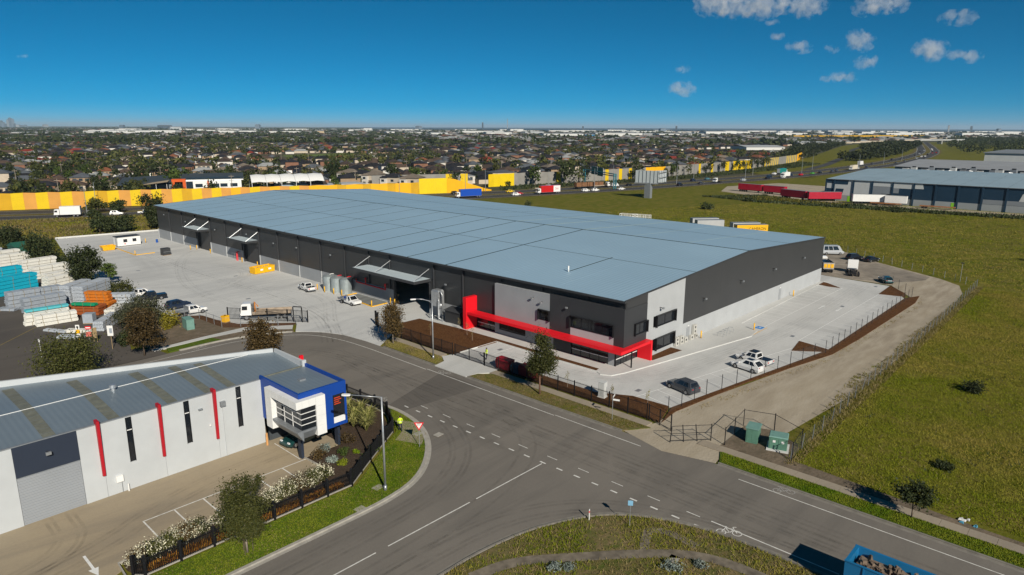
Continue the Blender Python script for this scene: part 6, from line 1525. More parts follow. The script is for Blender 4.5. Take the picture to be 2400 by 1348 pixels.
t = thing('yard_lamp_post', 'thin white post with a round mirror in the storage yard drive', 'post', (-54.6, 62.6, .02), 0); MB().cyl(0, 0, 0, 3.1, .04, n=8).build('post', M_whitep, t); MB().box(-.1, .06, -.22, .22, 2.9, 3.25).build('mirror', M_whitep, t)
m = MB(); flat_strip(m, [(-62, 70), (-50, 84), (-49, 78), (-49.5, 66)], -.06, .06, .02); o = m.build('yellow_yard_line', mat('faded_yellow_line', (.30, .22, .04), .8, .3), None); o["kind"] = "structure"
# ================================================================ freeway
NE_EDGE = smooth_path([(-220, 352), (-150, 312), (-60, 268), (-23.6, 249), (6.2, 233.6), (60, 212), (110, 196.5), (151.4, 182.5), (190.4, 169), (235.4, 157), (274.6, 148.5), (329.5, 140), (370, 133), (446, 125), (550, 121.5), (657, 124), (834, 141), (1061, 176), (1353, 244), (1900, 375)], 2)
def fw(name, d0, d1, z, m):
    o = flat_strip(MB(), NE_EDGE, d0, d1, z).build(name, m)
    if o.data.polygons[0].normal.z < 0: o.data.flip_normals()
    o["kind"] = "structure"
fw('freeway_shoulder', -3.0, 34.0, -.03, M_drygrass); fw('freeway', 0, 11.5, 0.0, M_fwy); fw('freeway', 17.5, 29.5, 0.0, M_fwy)
m = MB()
for d in (.5, 11.0, 18.0, 29.0): flat_strip(m, NE_EDGE, d - .12, d + .12, .02)
marking('freeway_edge_lines', m, M_paint)
def along(s_, d):
    """point at arc length s_ from the left end of the freeway, d metres to its far side, and the heading there"""
    acc = 0
    for a, b in zip(NE_EDGE[:-1], NE_EDGE[1:]):
        L = seg_len(a, b)
        if acc + L >= s_ or b == NE_EDGE[-1]:
            u = (s_ - acc) / L; dx, dy = (b[0] - a[0]) / L, (b[1] - a[1]) / L
            return (a[0] + dx * (s_ - acc) - dy * d, a[1] + dy * (s_ - acc) + dx * d), math.atan2(dy, dx)
        acc += L
def at_x(x, d):
    acc = 0
    for a, b in zip(NE_EDGE[:-1], NE_EDGE[1:]):
        if a[0] <= x <= b[0]:
            u = (x - a[0]) / (b[0] - a[0]); L = seg_len(a, b); dx, dy = (b[0] - a[0]) / L, (b[1] - a[1]) / L
            return (a[0] + (b[0] - a[0]) * u - dy * d, a[1] + (b[1] - a[1]) * u + dx * d), math.atan2(dy, dx)
# ramp road on the right and grass beside it
flat_strip(m := MB(), smooth_path([(500, 158), (605, 176), (700, 200), (825, 226), (1000, 275), (1080, 303), (1345, 360)]), -4, 4, -.01); o = m.build('freeway_ramp', M_fwy); o["kind"] = "structure"
flat('freeway_grass', [(420, 118), (420, 60), (1300, 40), (1900, 300), (1900, 480), (1345, 400), (800, 260), (600, 215), (440, 195), (420, 160)], -.10, M_field)

# ---------------- noise walls, panel by panel
M_nwy = mat('noise_wall_yellow', (.70, .48, .006), .6, .06, .3); M_nwo = mat('noise_wall_orange', (.62, .30, .06), .6, .08, .3); M_nwb = mat('noise_wall_bright', (.76, .54, .006), .6, .05, .3); M_nwa = mat('noise_wall_amber', (.80, .42, .008), .6, .05, .3); M_nwg = mat('noise_wall_grey', (.25, .24, .22), .8, .1, .3); M_nwd = mat('noise_wall_mustard', (.58, .33, .01), .6, .08, .3)
def noise_wall(label, pts, step, hfun, mfun, z0=-.3, th=.25):
    T = thing('noise_wall', label, 'wall', (pts[0][0], pts[0][1], 0)); ox, oy = pts[0]; i = 0
    for p, q in zip(pts[:-1], pts[1:]):
        n = max(1, round(seg_len(p, q) / step))
        for k in range(n):
            a = (p[0] + (q[0] - p[0]) * k / n, p[1] + (q[1] - p[1]) * k / n); b = (p[0] + (q[0] - p[0]) * (k + 1) / n, p[1] + (q[1] - p[1]) * (k + 1) / n)
            h0, h1 = hfun(a, i), hfun(b, i + 1)
            L = seg_len(a, b); nx, ny = -(b[1] - a[1]) / L * th, (b[0] - a[0]) / L * th
            off = .12 if i % 2 else 0
            A = (a[0] - ox + nx * off * 4, a[1] - oy + ny * off * 4); Bq = (b[0] - ox + nx * off * 4, b[1] - oy + ny * off * 4)
            MB().add([(*A, z0), (*Bq, z0), (Bq[0] + nx, Bq[1] + ny, z0), (A[0] + nx, A[1] + ny, z0), (*A, h0), (*Bq, h1), (Bq[0] + nx, Bq[1] + ny, h1), (A[0] + nx, A[1] + ny, h0)],
                     [(0, 1, 5, 4), (1, 2, 6, 5), (2, 3, 7, 6), (3, 0, 4, 7), (4, 5, 6, 7)]).build('panel', mfun(a, i), T)
            i += 1
    return T
def m1(a, i):
    if a[0] > 60: return (M_nwy, M_nwo, M_nwa, M_nwo)[i % 4] if a[0] < 96 else (M_nwd if i % 3 == 0 else M_nwa)
    return (M_nwy, M_nwo, M_nwy, M_nwo, M_nwy, M_nwd, M_nwy, M_nwo)[i % 8]
noise_wall('long noise wall of alternating yellow and orange panels beyond the freeway', [(-150, 357), (-60, 309), (-16.3, 286.7), (26, 267), (70, 248.5), (110, 232), (144.6, 219.8)], 4.15, lambda a, i: 6.3 + .22 * (i % 2) - max(0, (a[0] - 30)) * .006, m1)
noise_wall('bright yellow noise wall wing tapering down at the right end', [(144.6, 219.6), (158, 213.6), (170, 210.4), (184, 207.4)], 3.6, lambda a, i: 7.6 if a[0] < 160 else max(.5, 7.6 * (184.5 - a[0]) / 24.5), lambda a, i: M_nwb if a[0] < 158 else M_nwa)
noise_wall('grey noise wall section with one yellow stripe behind the first wall', [(150, 267), (176, 254), (199, 241.5)], 4.2, lambda a, i: 6.6, lambda a, i: M_nwy if i in (3, 10, 12) else M_nwg)
def m2(a, i):
    x = a[0]
    if x < 217: return M_nwb if x > 201 else M_nwy
    if 246 < x < 250 or 284 < x < 287 or 296 < x < 299 or 306 < x < 310: return M_nwy
    if 322 < x < 344: return M_nwa
    if 392 < x < 396 or 414 < x < 418 or 436 < x < 442: return M_nwy
    if 450 < x < 485: return M_nwy
    if 515 < x < 560 or 585 < x < 630: return (M_nwg, M_nwy)[i % 2]
    if 640 < x < 720: return M_nwa
    return M_nwg
noise_wall('long grey noise wall with yellow panels along the freeway to the right', [(200.5, 226), (218.5, 222.8), (248, 215.3), (279, 206.5), (312, 203), (345, 197.5), (408, 199), (478, 198.5), (528, 202), (628, 216), (740, 250)], 3.4, lambda a, i: 6.8 + .15 * (i % 2), m2)
# trees planted in front of the grey wall
cr_far = [crown('far_crown', 200 + i, [(0, 0, .62, .36, .36, .36), (.12, .08, .5, .3, .28, .25), (-.1, -.05, .78, .22, .22, .2)], 260 if i < 4 else 150, .075, lm, .3, 16) for i, lm in enumerate((L_dark, L_olive, L_green, L_dark, L_olive, L_dark))]
tk_far = MB().tube([(0, 0, -.02), (.01, 0, .6)], [.025, .012], 5).mesh('trunk', M_trunk)
WL = {}
def uniq(label):
    return label
def far_tree(label, x, y, h, w, k, group, name='tree'):
    t = thing(name, label, 'tree', (x, y, -.1), (x * 1.7 + y) % 6.28, group)
    o = obj('crown', cr_far[k % 6], t); o.scale = (w, w, h); q = obj('trunk', tk_far, t); q.scale = (h, h, h)
    return t
ordn = ['first', 'second', 'third', 'fourth', 'fifth', 'sixth', 'seventh', 'eighth', 'ninth', 'tenth', 'eleventh', 'twelfth', 'thirteenth', 'fourteenth', 'fifteenth', 'sixteenth', 'seventeenth', 'eighteenth', 'nineteenth', 'twentieth']
for i, (x, y, h, w) in enumerate(((184, 236, 9, 9), (203, 213, 4, 4.5), (227, 214, 11, 11), (247, 207, 13, 13), (256, 204, 9, 8), (268, 208, 12, 9), (310, 197, 9, 10), (336, 192, 7, 5), (345, 192, 9, 6), (352, 193, 10, 6), (369, 193, 9, 6), (392, 193, 6, 5), (404, 194, 9, 6), (425, 194, 9, 6), (448, 194, 9, 7), (462, 195, 7, 6), (474, 195, 9, 7), (486, 195, 10, 7), (500, 196, 9, 7), (514, 197, 10, 7))):
    far_tree('%s tree from the left standing along the noise walls' % ordn[i], x, y, h, w, i, 'trees along the noise walls')
grass('wall_shrubs', 'low dark shrubs along the foot of the grey noise wall', [(188, 203), (250, 192), (340, 178), (480, 172), (600, 182), (628, 212), (480, 194), (345, 194), (279, 202), (218, 219), (202, 220)], 5200, 1.1, 1.2, L_dark, -.05, 31)

# ---------------- gantry, light poles, billboard
t = thing('sign_gantry', 'teal freeway gantry carrying two green direction signs', 'sign gantry', (239.2, 166.5, 0), math.atan2(38.6, 23.2))
M_teal = mat('gantry_teal', (.03, .16, .20), .5, .1)
for x in (0, 45):
    for y in (-.6, .6): MB().box(x - .25, x + .25, y - .25, y + .25, 0, 8.2).build('leg', M_teal, t)
MB().tube([(0, 0, 8), (45, 0, 8)], .3, 6).tube([(0, 0, 6.9), (45, 0, 6.9)], .3, 6).build('beam', M_teal, t)
M_gsign = mat('sign_green', (.005, .16, .09), .5, .05)
for x, y0, y1 in ((31, 6.0, 10.6), (22, 5.6, 10.2)):
    s_ = MB().box(x - 4.2, x + 4.2, -.75, -.6, y0, y1).build('sign_panel', M_gsign, t)
    MB().box(x - 4.3, x + 4.3, -.72, -.62, y0 - .1, y1 + .1).build('sign_border', M_whitep, s_)
    for k in range(3): MB().box(x - 3.3 + k * .5, x + 2.4 - k * .6, -.77, -.751, y1 - 1.1 - k * 1.3, y1 - .7 - k * 1.3).build('sign_text_line', M_whitep, s_)
def light_pole(label, x, y, h, group):
    t = thing('freeway_light', label, 'light pole', (x, y, 0), 0, group)
    MB().cyl(0, 0, 0, h, .16, .08, 6).build('pole', M_galv, t); MB().tube([(0, 0, h), (.9, .9, h + .2)], .06, 5).build('arm', M_galv, t)
for i, (x, d) in enumerate(((-1.0, 30.5), (.5, 1.2), (118, 14), (150, 14), (168, 31), (196, 14), (226, 14), (255, 31), (292, 14), (330, 31), (362, 14), (400, 31), (440, 14), (500, 31), (560, 14), (640, 14), (730, 14), (840, 14))):
    p, a = at_x(x, d); light_pole('freeway light pole, %s from the left along the carriageway' % ordn[i], p[0], p[1], 11 if i > 1 else 10.5, 'light poles along the freeway')
t = thing('billboard', 'grey back of a freeway billboard on one thick steel column', 'billboard', (209.5, 126.7, 0), 0)
MB().box(-1.0, 1.0, -1.6, 1.6, -.2, 7.3).build('column', M_galvd, t)
def bbface(ang, x0, y0, L):
    c_, s_ = math.cos(ang), math.sin(ang); q = MB(); th = .5
    P = [(x0, y0), (x0 + c_ * L, y0 + s_ * L), (x0 + c_ * L - s_ * th, y0 + s_ * L + c_ * th), (x0 - s_ * th, y0 + c_ * th)]
    f = q.prism(P, 7.2, 13.0).build('face', mat('billboard_back', (.42, .46, .48), .5, .08, .5), t)
    for k in range(7):
        u = L * (k + .02) / 6.05
        MB().prism([(x0 + c_ * u + s_ * .25, y0 + s_ * u - c_ * .25), (x0 + c_ * (u + .15) + s_ * .25, y0 + s_ * (u + .15) - c_ * .25), (x0 + c_ * (u + .15), y0 + s_ * (u + .15)), (x0 + c_ * u, y0 + s_ * u)], 7.2, 13.0).build('rib', M_galvd, f)
bbface(rad(-80), -1.6, 6.5, 11.5); bbface(rad(-20), 1.0, -3.0, 6.5)
for z in (7.6, 10, 12.4): MB().tube([(.6, -5, z), (6.8, -5.6, z)], .15).build('lattice_beam', M_galvd, t)
MB().tube([(-2.4, 6.4, 6.9), (.4, -4.9, 6.9)], .3).build('catwalk', M_galvd, t)

# ---------------- freeway traffic
def fcar(kind, label, col, x, d, rev=False):
    p, a = at_x(x, d); return car(kind, label, col, p, a + (math.pi if rev else 0), 'traffic on the freeway', True, 'moving_car', 0.01)
fcar('ute', 'dark ute on the freeway right of the white box truck', P_grey, .5, 8.5, True); fcar('suv', 'white wagon on the freeway between the roadside trees', P_white, 9.0, 3.5); fcar('ute', 'white ute on the freeway beside the tall dark tree', P_white, 18.0, 3.5)
p, a = at_x(-5.5, 3.5); truck('box', 'white box truck on the freeway at the far left', P_white, M_whitep, p, a + math.pi, 8.6, 'traffic on the freeway', .01, 3.0)
p, a = at_x(147.5, 5.0); truck('box', 'blue curtain sided truck just above the roof ridge', P_white, P_blue, p, a + math.pi, 13.0, 'traffic on the freeway', .01, 3.2)
fcar('suv', 'black car at the foot of the bright yellow wall', P_black, 149, 24); fcar('sedan', 'yellow taxi on the far carriageway near the yellow wall', P_yel, 177, 20.5); fcar('suv', 'white wagon in front of the red car on the freeway', P_white, 171.6, 4.0); fcar('sedan', 'red car beside the white wagon on the freeway', P_red, 175, 8.0)
p, a = at_x(198, 22); truck('flat', 'white tray truck on the far carriageway', P_white, M_galvd, p, a + math.pi * 0, 9, 'traffic on the freeway', .01)
p, a = at_x(190, 5.0); rt = truck('box', 'red and white box truck on the near carriageway', P_white, P_red, p, a + math.pi, 13.5, 'traffic on the freeway', .01, 3.3)
MB().box(-6.7, -2.6, 1.205, 1.22, 1.0, 4.1).build('white_panel', P_white, rt); text_obj('5m', 1.6, P_red, (-4.6, 1.23, 2.6), (math.pi / 2, 0, math.pi), rt)
p, a = at_x(236, 20.5); lt = truck('flat', 'long truck loaded with brown timber on the far carriageway', P_white, M_galvd, p, a, 12, 'traffic on the freeway', .01)
M_log = mat('timber_load', (.20, .10, .05), .9, .3, 1.5)
for x0 in (-5.8, -2.2): MB().box(x0, x0 + 3.2, -1.15, 1.15, 1.12, 3.3).build('timber_load', M_log, lt)
MB().box(-18.5, -6.6, -1.2, 1.2, 1.0, 1.2).build('trailer_deck', M_tyre, lt)
for x0 in (-18.2, -14.3, -10.4): MB().box(x0, x0 + 3.5, -1.15, 1.15, 1.21, 3.4).build('timber_load', M_log, lt)
for x in (-17, -15.8, -9, -7.8):
    for y in (-1, 1): obj('wheel', wheel_mesh(.48, .3)[0], lt, (x, y, .48))
fcar('van', 'white van with a red lower body on the far carriageway', P_white, 247, 21); fcar('suv', 'white car left of a close pair on the near carriageway', P_white, 213.5, 5.5); fcar('suv', 'white car right of a close pair on the near carriageway', P_white, 219, 4.5); fcar('sedan', 'white sedan alone left of the billboard', P_white, 236, 3.5)
fcar('sedan', 'black sedan on the far carriageway by the gantry', P_black, 258, 20.5); fcar('suv', 'dark car on the far carriageway right of the billboard', P_navy, 317, 21); fcar('suv', 'black car on the near carriageway right of the billboard', P_black, 283, 4.0); fcar('sedan', 'dark car following the white truck', P_grey, 303, 4.5)
p, a = at_x(320, 5); truck('prime', 'white prime mover right of the billboard', P_white, M_galvd, p, a + math.pi, 7.5, 'traffic on the freeway', .01)
fcar('suv', 'silver wagon behind the white prime mover', P_silver, 345, 4.0); fcar('sedan', 'small teal car on the far carriageway', paint('tealcar', (.08, .2, .25)), 335, 24)
p, a = at_x(398, 5.5); truck('box', 'white truck mixer among the right hand traffic', P_white, M_whitep, p, a + math.pi, 9, 'traffic on the freeway', .01, 2.6); p, a = at_x(430, 24); truck('box', 'green box truck on the far carriageway', P_white, P_teal, p, a, 12, 'traffic on the freeway', .01, 3.2)
p, a = at_x(520, 6); truck('box', 'cream and orange semi trailer truck beyond the far warehouse', P_white, mat('cream_curtain', (.62, .56, .45), .6, .1), p, a + math.pi, 13, 'traffic on the freeway', .01, 3.2); p, a = at_x(600, 24); truck('box', 'white box truck near the ramp', P_white, M_whitep, p, a, 11, 'traffic on the freeway', .01, 3.2)
rr = random.Random(4); cols = [P_white, P_white, P_silver, P_black, P_grey, P_red, P_navy, P_white]
nmc = {P_white.name: 'white', P_silver.name: 'silver', P_black.name: 'black', P_grey.name: 'grey', P_red.name: 'red', P_navy.name: 'navy', P_green.name: 'bright green'}
xs_ = [372, 380, 392, 412, 418, 424, 447, 460, 478, 492, 540, 556, 575, 640, 668, 700, 735, 770, 800, 820, 850, 870, 900, 930, 960, 1000, 1030, 1060, 1090, 1120, 1150, 1190, 1230]
for i, x in enumerate(xs_):
    cc = cols[rr.randrange(len(cols))] if i != 6 else P_green
    fcar(rr.choice(('sedan', 'suv', 'suv', 'van', 'ute')), '%s vehicle on the freeway %s' % (nmc[cc.name], ('level with the green truck' if x < 470 else 'between the far warehouse roof and the ramp' if x < 700 else 'in the distant queue before the overpass')), cc, x, rr.choice((3.5, 7, 9, 20, 24)))
# overpass
t = thing('overpass', 'concrete road overpass crossing the freeway in the distance', 'bridge', (1680, 305, 0), rad(-22)); M_conc = mat('bridge_concrete', (.42, .42, .40), .8, .1, .1)
MB().box(-75, 75, -6, 6, 7.5, 9).build('deck', M_conc, t); MB().box(-75, 75, -6.3, -6, 8.5, 10.3).build('parapet', M_lgrey, t)
for x in (-70, 0, 55): MB().box(x - 1.2, x + 1.2, -5, 5, 0, 7.5).build('pier', M_conc, t)
noise_wall('distant long yellow wall on the skyline side of the suburb', [(2255, 877), (2470, 787), (2690, 694), (2904, 605)], 60, lambda a, i: 8.5, lambda a, i: M_nwd, 2.0, 1)

# ================================================================ trailers, warehouse and sheds on the right
def trailer(label, x, y, rz, L, col, h=3.1, group='trailers parked before the far warehouse', text=None, z=0.0):
    t = thing('trailer', label, 'trailer', (x, y, z), rz, group)
    b = MB().box(-L / 2, L / 2, -1.25, 1.25, 1.15, 1.15 + h).build('body', col, t); MB().box(-L / 2, L / 2, -1.2, 1.2, 1.15 + h, 1.2 + h).build('roof', M_galvd, b)
    MB().box(-L / 2 + .2, L / 2 - .1, -.6, .6, .85, 1.15).build('chassis', M_tyre, t)
    for xx in (-L / 2 + 1.2, -L / 2 + 2.5, -L / 2 + 3.8):
        for y_ in (-1.0, 1.0): obj('wheel', wheel_mesh(.5, .3)[0], t, (xx, y_, .5))
    MB().box(L / 2 - 2.4, L / 2 - 2.2, -.7, .7, 0, .9).build('landing_leg', M_galvd, t)
    if text: text_obj(text[0], text[1], P_black, (text[2], -1.26, 1.2 + h * .55), (math.pi / 2, 0, 0), t)
    return t
M_redc = mat('red_curtain', (.40, .008, .03), .55, .1, 1)
trailer('long dark red trailer nearest the freeway', 274.5, 104.5, rad(-101), 14, M_redc); trailer('dark red trailer behind the first one in line', 271.8, 90.5, rad(-101), 12, M_redc)
trailer('dark red trailer in the middle of the red group', 254.5, 74.0, rad(-110), 14.5, M_redc); trailer('dark red trailer at the right of the red group', 255.0, 60.5, rad(-48), 15, M_redc)
trailer('long white trailer against the far warehouse wall', 256.5, 41.5, rad(-60), 14, M_whitep); trailer('short white trailer beside the long white one', 258.0, 31.0, rad(-85), 8.5, M_whitep)
for i, (x, y, L) in enumerate(((254.0, 34.0, 12), (255.5, 14.5, 13))):
    t = thing('flat_trailer', ('rusty flat trailer in front of the white trailers', 'rusty flat trailer right of the white trailers')[i], 'trailer', (x, y, 0), rad(-85)); MB().box(-L / 2, L / 2, -1.2, 1.2, .9, 1.2).build('deck', mat('rust', (.30, .13, .05), .9, .25), t)
    for xx in (-L / 2 + 1.2, -L / 2 + 2.4): [obj('wheel', wheel_mesh(.5, .3)[0], t, (xx, y_, .5)) for y_ in (-.9, .9)]
FW = thing('far_warehouse', 'navy and white panelled warehouse on the right beyond the field', 'warehouse', (262, 0, 0)); M_fnavy = mat('far_navy', (.012, .035, .065), .5, .08, .2); M_fgrey = mat('far_grey', (.20, .22, .24), .7, .06, .2); M_fwhite = mat('far_white', (.46, .48, .48), .7, .06, .2); M_fbase = mat('far_base', (.27, .29, .30), .8, .06, .2)
fy = [62.4, 58.8, 50.3, 42.3, 33.9, 25.5, 17.2, 8.8, .3, -8.0, -16.4, -24.8, -33.2, -41.6, -50, -58.4, -66.8]
for i, (a, b) in enumerate(zip(fy[:-1], fy[1:])):
    b += .02; a -= .02
    MB().box(0, .3, b, a, -.5, 2.7).build('base_panel', M_fwhite if i == 2 else M_fbase, FW); MB().box(.05, .3, b, a, 2.71, 9.7).build('wall_panel', M_fwhite if i in (0, 1, 2) else M_fnavy, FW)
    MB().box(-.35, .0, a - .3, a + .35, -.5, 9.9).build('column', M_fnavy, FW)
    def deco(y0, y1, z0, z1, mm, sk=0.0): MB().profile([(y0, z0), (y1, z0), (y1 + sk, z1), (y0 + sk, z1)], 'x', -.02, .045).build('coloured_panel', mm, FW)
    w = a - b
    if i == 0: deco(b, a, 8.0, 9.65, M_fnavy); deco(b, a, 2.8, 5.6, M_fnavy)
    if i == 1: deco(b + w * .3, a - .1, 7.6, 9.65, M_fnavy, -.3); deco(b + w * .55, a - .4, 2.8, 5.6, M_fnavy, -.6)
    if i == 3: deco(b, a, 2.8, 7.6, M_fgrey); deco(b, b + w * .6, 2.8, 4.4, M_fnavy, -.8) ; deco(b, a, 7.65, 9.65, M_fwhite)
    if i == 4: deco(b, a - .2, 7.2, 9.65, M_fwhite, 0); deco(b + w * .7, a, 5.0, 7.2, M_fgrey)
    if i == 5: deco(b + w * .55, a - .2, 7.4, 9.65, M_fwhite, .6)
    if i == 8: deco(b, a - .4, 2.8, 4.6, M_fgrey)
    if i == 9: deco(b, a, 2.8, 4.6, M_fgrey); deco(b, b + w * .5, 4.6, 7.6, M_fwhite, -1)
    if i in (1, 6): MB().box(-.06, -.005, b + 1, b + 2.1, -.3, 2.4).build('door', mat('lime_door', (.22, .50, .03), .5, .05), FW)
MB().box(.0, 75, 62.42, 62.7, -.5, 9.7).build('end_wall', M_fwhite, FW)
for i, (a, b) in enumerate(zip(fy[:-1], fy[1:])): MB().add([(-.5, a, 9.9), (-.5, b + .08, 9.9), (62, b + .08, 12.0), (62, a, 12.0), (100, a, 10.6), (100, b + .08, 10.6)], [(0, 1, 2, 3), (3, 2, 5, 4)]).build('roof_sheet', mat('far_roof', (.33, .43, .48), .45, .08, .1, .1, .5), FW)
MB().box(-.5, 62, -66.8, 62.5, 9.72, 9.85).build('roof_seam', M_fgrey, FW)
flat('far_hardstand', [(258, 66), (262, -80), (248, -80), (250, 20), (246, 40), (248, 80), (268, 118), (300, 130), (345, 118), (340, 66)], -.02, M_gravel)
FB = thing('cold_store', 'long pale roofed factory behind the far warehouse with rooftop plant', 'factory', (450, 0, 0))
MB().box(-60, 65, -120, 66, -.5, 10.5).build('wall', M_fgrey, FB); MB().add([(-61, -120, 10.6), (0, -120, 13), (0, 67, 13), (-61, 67, 10.6), (66, -120, 10.6), (66, 67, 10.6)], [(0, 1, 2, 3), (1, 4, 5, 2)]).build('roof', mat('cold_store_roof', (.30, .31, .32), .6, .08, .1), FB)
t = thing('factory_block', 'white factory block behind the cold store at the far right', 'factory', (640, -10, 0)); MB().box(-50, 60, -120, 62, 0, 14).build('wall', M_fwhite, t); MB().box(-51, 61, -121, 63, 14, 14.6).build('roof', M_fgrey, t)
rr = random.Random(9); q = 0
for i in range(26):
    y = 56 - i * 4.6; x = 372 + rr.uniform(-5, 8)
    t = thing('rooftop_plant_unit', 'rooftop cooling unit before the pale factory, %s' % ('toward the left end' if i < 9 else 'near the middle' if i < 18 else 'toward the right end'), 'cooling unit', (x, y, 0), rr.uniform(-.1, .1), 'cooling units beside the factory')
    h = rr.uniform(8.0, 9.5); MB().box(-2, 2, -1.6, 1.6, 0, h).build('plant_tower', M_fgrey, t); MB().box(-1.8, 1.8, -1.4, 1.4, h, h + 2.4).build('casing', rr.choice((M_fwhite, M_galvd, M_fwhite, M_fgrey)), t); MB().cyl(0, 0, h + 2.4, h + 3.0, 1.0, n=10).build('fan', M_black, t); MB().tube([(-2, 0, h + .5), (-3, 1.5, h + .8), (-3, 3.5, h + .5)], .4, 6).build('duct', M_galv, t)
# things parked just behind the big roof
trailer('white container trailer peeping over the roof edge, left one', 131.5, 56.5, rad(-40), 9, M_lgrey, 2.8, 'trailers behind the big roof'); trailer('white container trailer peeping over the roof edge, right one', 128.2, 53.0, rad(-40), 9, M_lgrey, 2.8, 'trailers behind the big roof')
trailer('grey roofed yellow trailer behind the big roof, left one', 130.5, 42.0, rad(-40), 9, M_lgrey, 2.8, 'trailers behind the big roof'); trailer('yellow trailer with black lettering behind the big roof', 127.2, 38.6, rad(-40), 10, M_yellow, 2.8, 'trailers behind the big roof', ('CAMERON', 1.15, 1.6))
for i, (x, y) in enumerate(((129, 84.5), (130.5, 80))):
    t = thing('stock_crate', ('white railed stock crate behind the roof, left one', 'white railed stock crate behind the roof, right one')[i], 'crate', (x, y, 0), rad(-75)); MB().box(-3, 3, -1.2, 1.2, .8, 1.0).build('deck', M_galvd, t)
    for z in (1.5, 2.3, 3.0): MB().tube([(-3, -1.2, z), (3, -1.2, z), (3, 1.2, z), (-3, 1.2, z), (-3, -1.2, z)], .08).build('rail', M_whitep, t)
    for xx in (-3, -1, 1, 3): MB().box(xx - .06, xx + .06, -1.26, -1.14, 0, 3.0).build('post', M_whitep, t); MB().box(xx - .06, xx + .06, 1.14, 1.26, 0, 3.0).build('post', M_whitep, t)
t = thing('solar_light', 'solar light on a thin pole at the field edge right', 'light pole', (98.5, -22.5, 0)); MB().cyl(0, 0, 0, 4.2, .05, n=6).build('pole', M_galv, t); MB().box(-.4, .4, -.3, .3, 4.2, 4.3).build('solar_panel', M_black, t)
grass('rank_weeds', 'dark rank weeds and yellow flowers before the trailers', [(235, 112), (262, 92), (246, 66), (248, 45), (245, 15), (258, -60), (246, -60), (234, 20), (228, 80)], 7000, .9, .8, L_dark, -.05, 33, .5); grass('yellow_weeds', 'yellow flowering weeds before the red trailers', [(240, 96), (256, 84), (246, 62), (247, 45), (238, 48), (234, 84)], 2200, .9, .6, L_yellow, -.05, 34, .5)
# ================================================================ suburb beyond the noise walls
flat('suburb_ground', [(-420, 520), (-150, 362), (-16, 291), (145, 223), (190, 232), (250, 219), (345, 201), (528, 206), (740, 255), (1400, 420), (2600, 900), (1500, 2600), (-200, 2400)], -.12, M_subground)
flat('park', [(303, 625), (318, 600), (374, 605), (428, 690), (420, 712), (335, 700)], -.08, mat('park_grass', (.12, .16, .03), .9, .2, .05))
roofs = [('charcoal', (.022, .022, .027)), ('dark brown', (.050, .036, .030)), ('black', (.015, .015, .018)), ('brown', (.082, .056, .042)), ('terracotta', (.20, .075, .038)), ('slate grey', (.085, .095, .11)), ('pale grey', (.28, .29, .29)), ('red', (.20, .03, .02)), ('fawn', (.17, .14, .11))]
walls = [('cream', (.50, .43, .34)), ('brick', (.22, .11, .07)), ('white', (.62, .59, .54)), ('tan', (.32, .23, .15))]
RM = {n: mat('roof_tile_' + n.replace(' ', '_'), c, .7, .15, .6, bump=.0) for n, c in roofs}
WM = {n: mat('house_wall_' + n, c, .85, .08, .5) for n, c in walls}
def hip(mb, x0, x1, y0, y1, z, h, e=.5):
    x0 -= e; x1 += e; y0 -= e; y1 += e
    d = (y1 - y0) / 2; ym = (y0 + y1) / 2
    if x1 - x0 < y1 - y0:
        d = (x1 - x0) / 2; xm = (x0 + x1) / 2
        mb.add([(x0, y0, z), (x1, y0, z), (x1, y1, z), (x0, y1, z), (xm, y0 + d, z + h), (xm, y1 - d, z + h)], [(0, 1, 4), (1, 2, 5, 4), (2, 3, 5), (3, 0, 4, 5), (3, 2, 1, 0)])
    else:
        mb.add([(x0, y0, z), (x1, y0, z), (x1, y1, z), (x0, y1, z), (x0 + d, ym, z + h), (x1 - d, ym, z + h)], [(0, 1, 5, 4), (1, 2, 5), (2, 3, 4, 5), (3, 0, 4), (3, 2, 1, 0)])
    return mb
def gab(mb, x0, x1, y0, y1, z, h, e=.4):
    ym = (y0 + y1) / 2
    return mb.add([(x0 - e, y0 - e, z), (x1 + e, y0 - e, z), (x1 + e, y1 + e, z), (x0 - e, y1 + e, z), (x0 - e, ym, z + h), (x1 + e, ym, z + h)], [(0, 1, 5, 4), (2, 3, 4, 5), (1, 2, 5), (3, 0, 4), (3, 2, 1, 0)])
shapes = []
for k, (W, D, wx, wy, two) in enumerate(((14, 9, 6, 4, 0), (12, 10, 5, 3, 0), (16, 9, 7, 5, 0), (11, 9, 0, 0, 0), (11, 10, 6, 3, 1), (13, 8, 5, 4, 0))):
    wl = MB(); rf = MB(); h = 5.4 if two else 2.7
    wl.box(-W / 2, W / 2, -D / 2, D / 2, -.2, h); hip(rf, -W / 2, W / 2, -D / 2, D / 2, h, 2.3)
    if wx:
        wl.box(-W / 2, -W / 2 + wx, -D / 2 - wy, -D / 2, -.2, 2.6); (hip if k % 2 else hip)(rf, -W / 2, -W / 2 + wx, -D / 2 - wy, -D / 2 + 1.5, 2.62, 1.9)
    win = MB().box(0, 1.7, -.03, .0, .9, 2.1); shapes.append((W, D, wx, wy, h, wl, rf))
winm = MB().box(-.9, .9, -.05, .0, 0, 1.25).mesh('window', M_glassb); garm = MB().box(-1.3, 1.3, -.05, .0, 0, 2.1).mesh('garage_door', M_whitep); doorm = MB().box(-.45, .45, -.05, 0, 0, 2.05).mesh('door', M_trunk)
hm = {}
def house_meshes(k, rn, wn):
    key = (k, rn, wn)
    if key not in hm: hm[key] = (shapes[k][5].mesh('wall', WM[wn]), shapes[k][6].mesh('roof', RM[rn]))
    return hm[key]
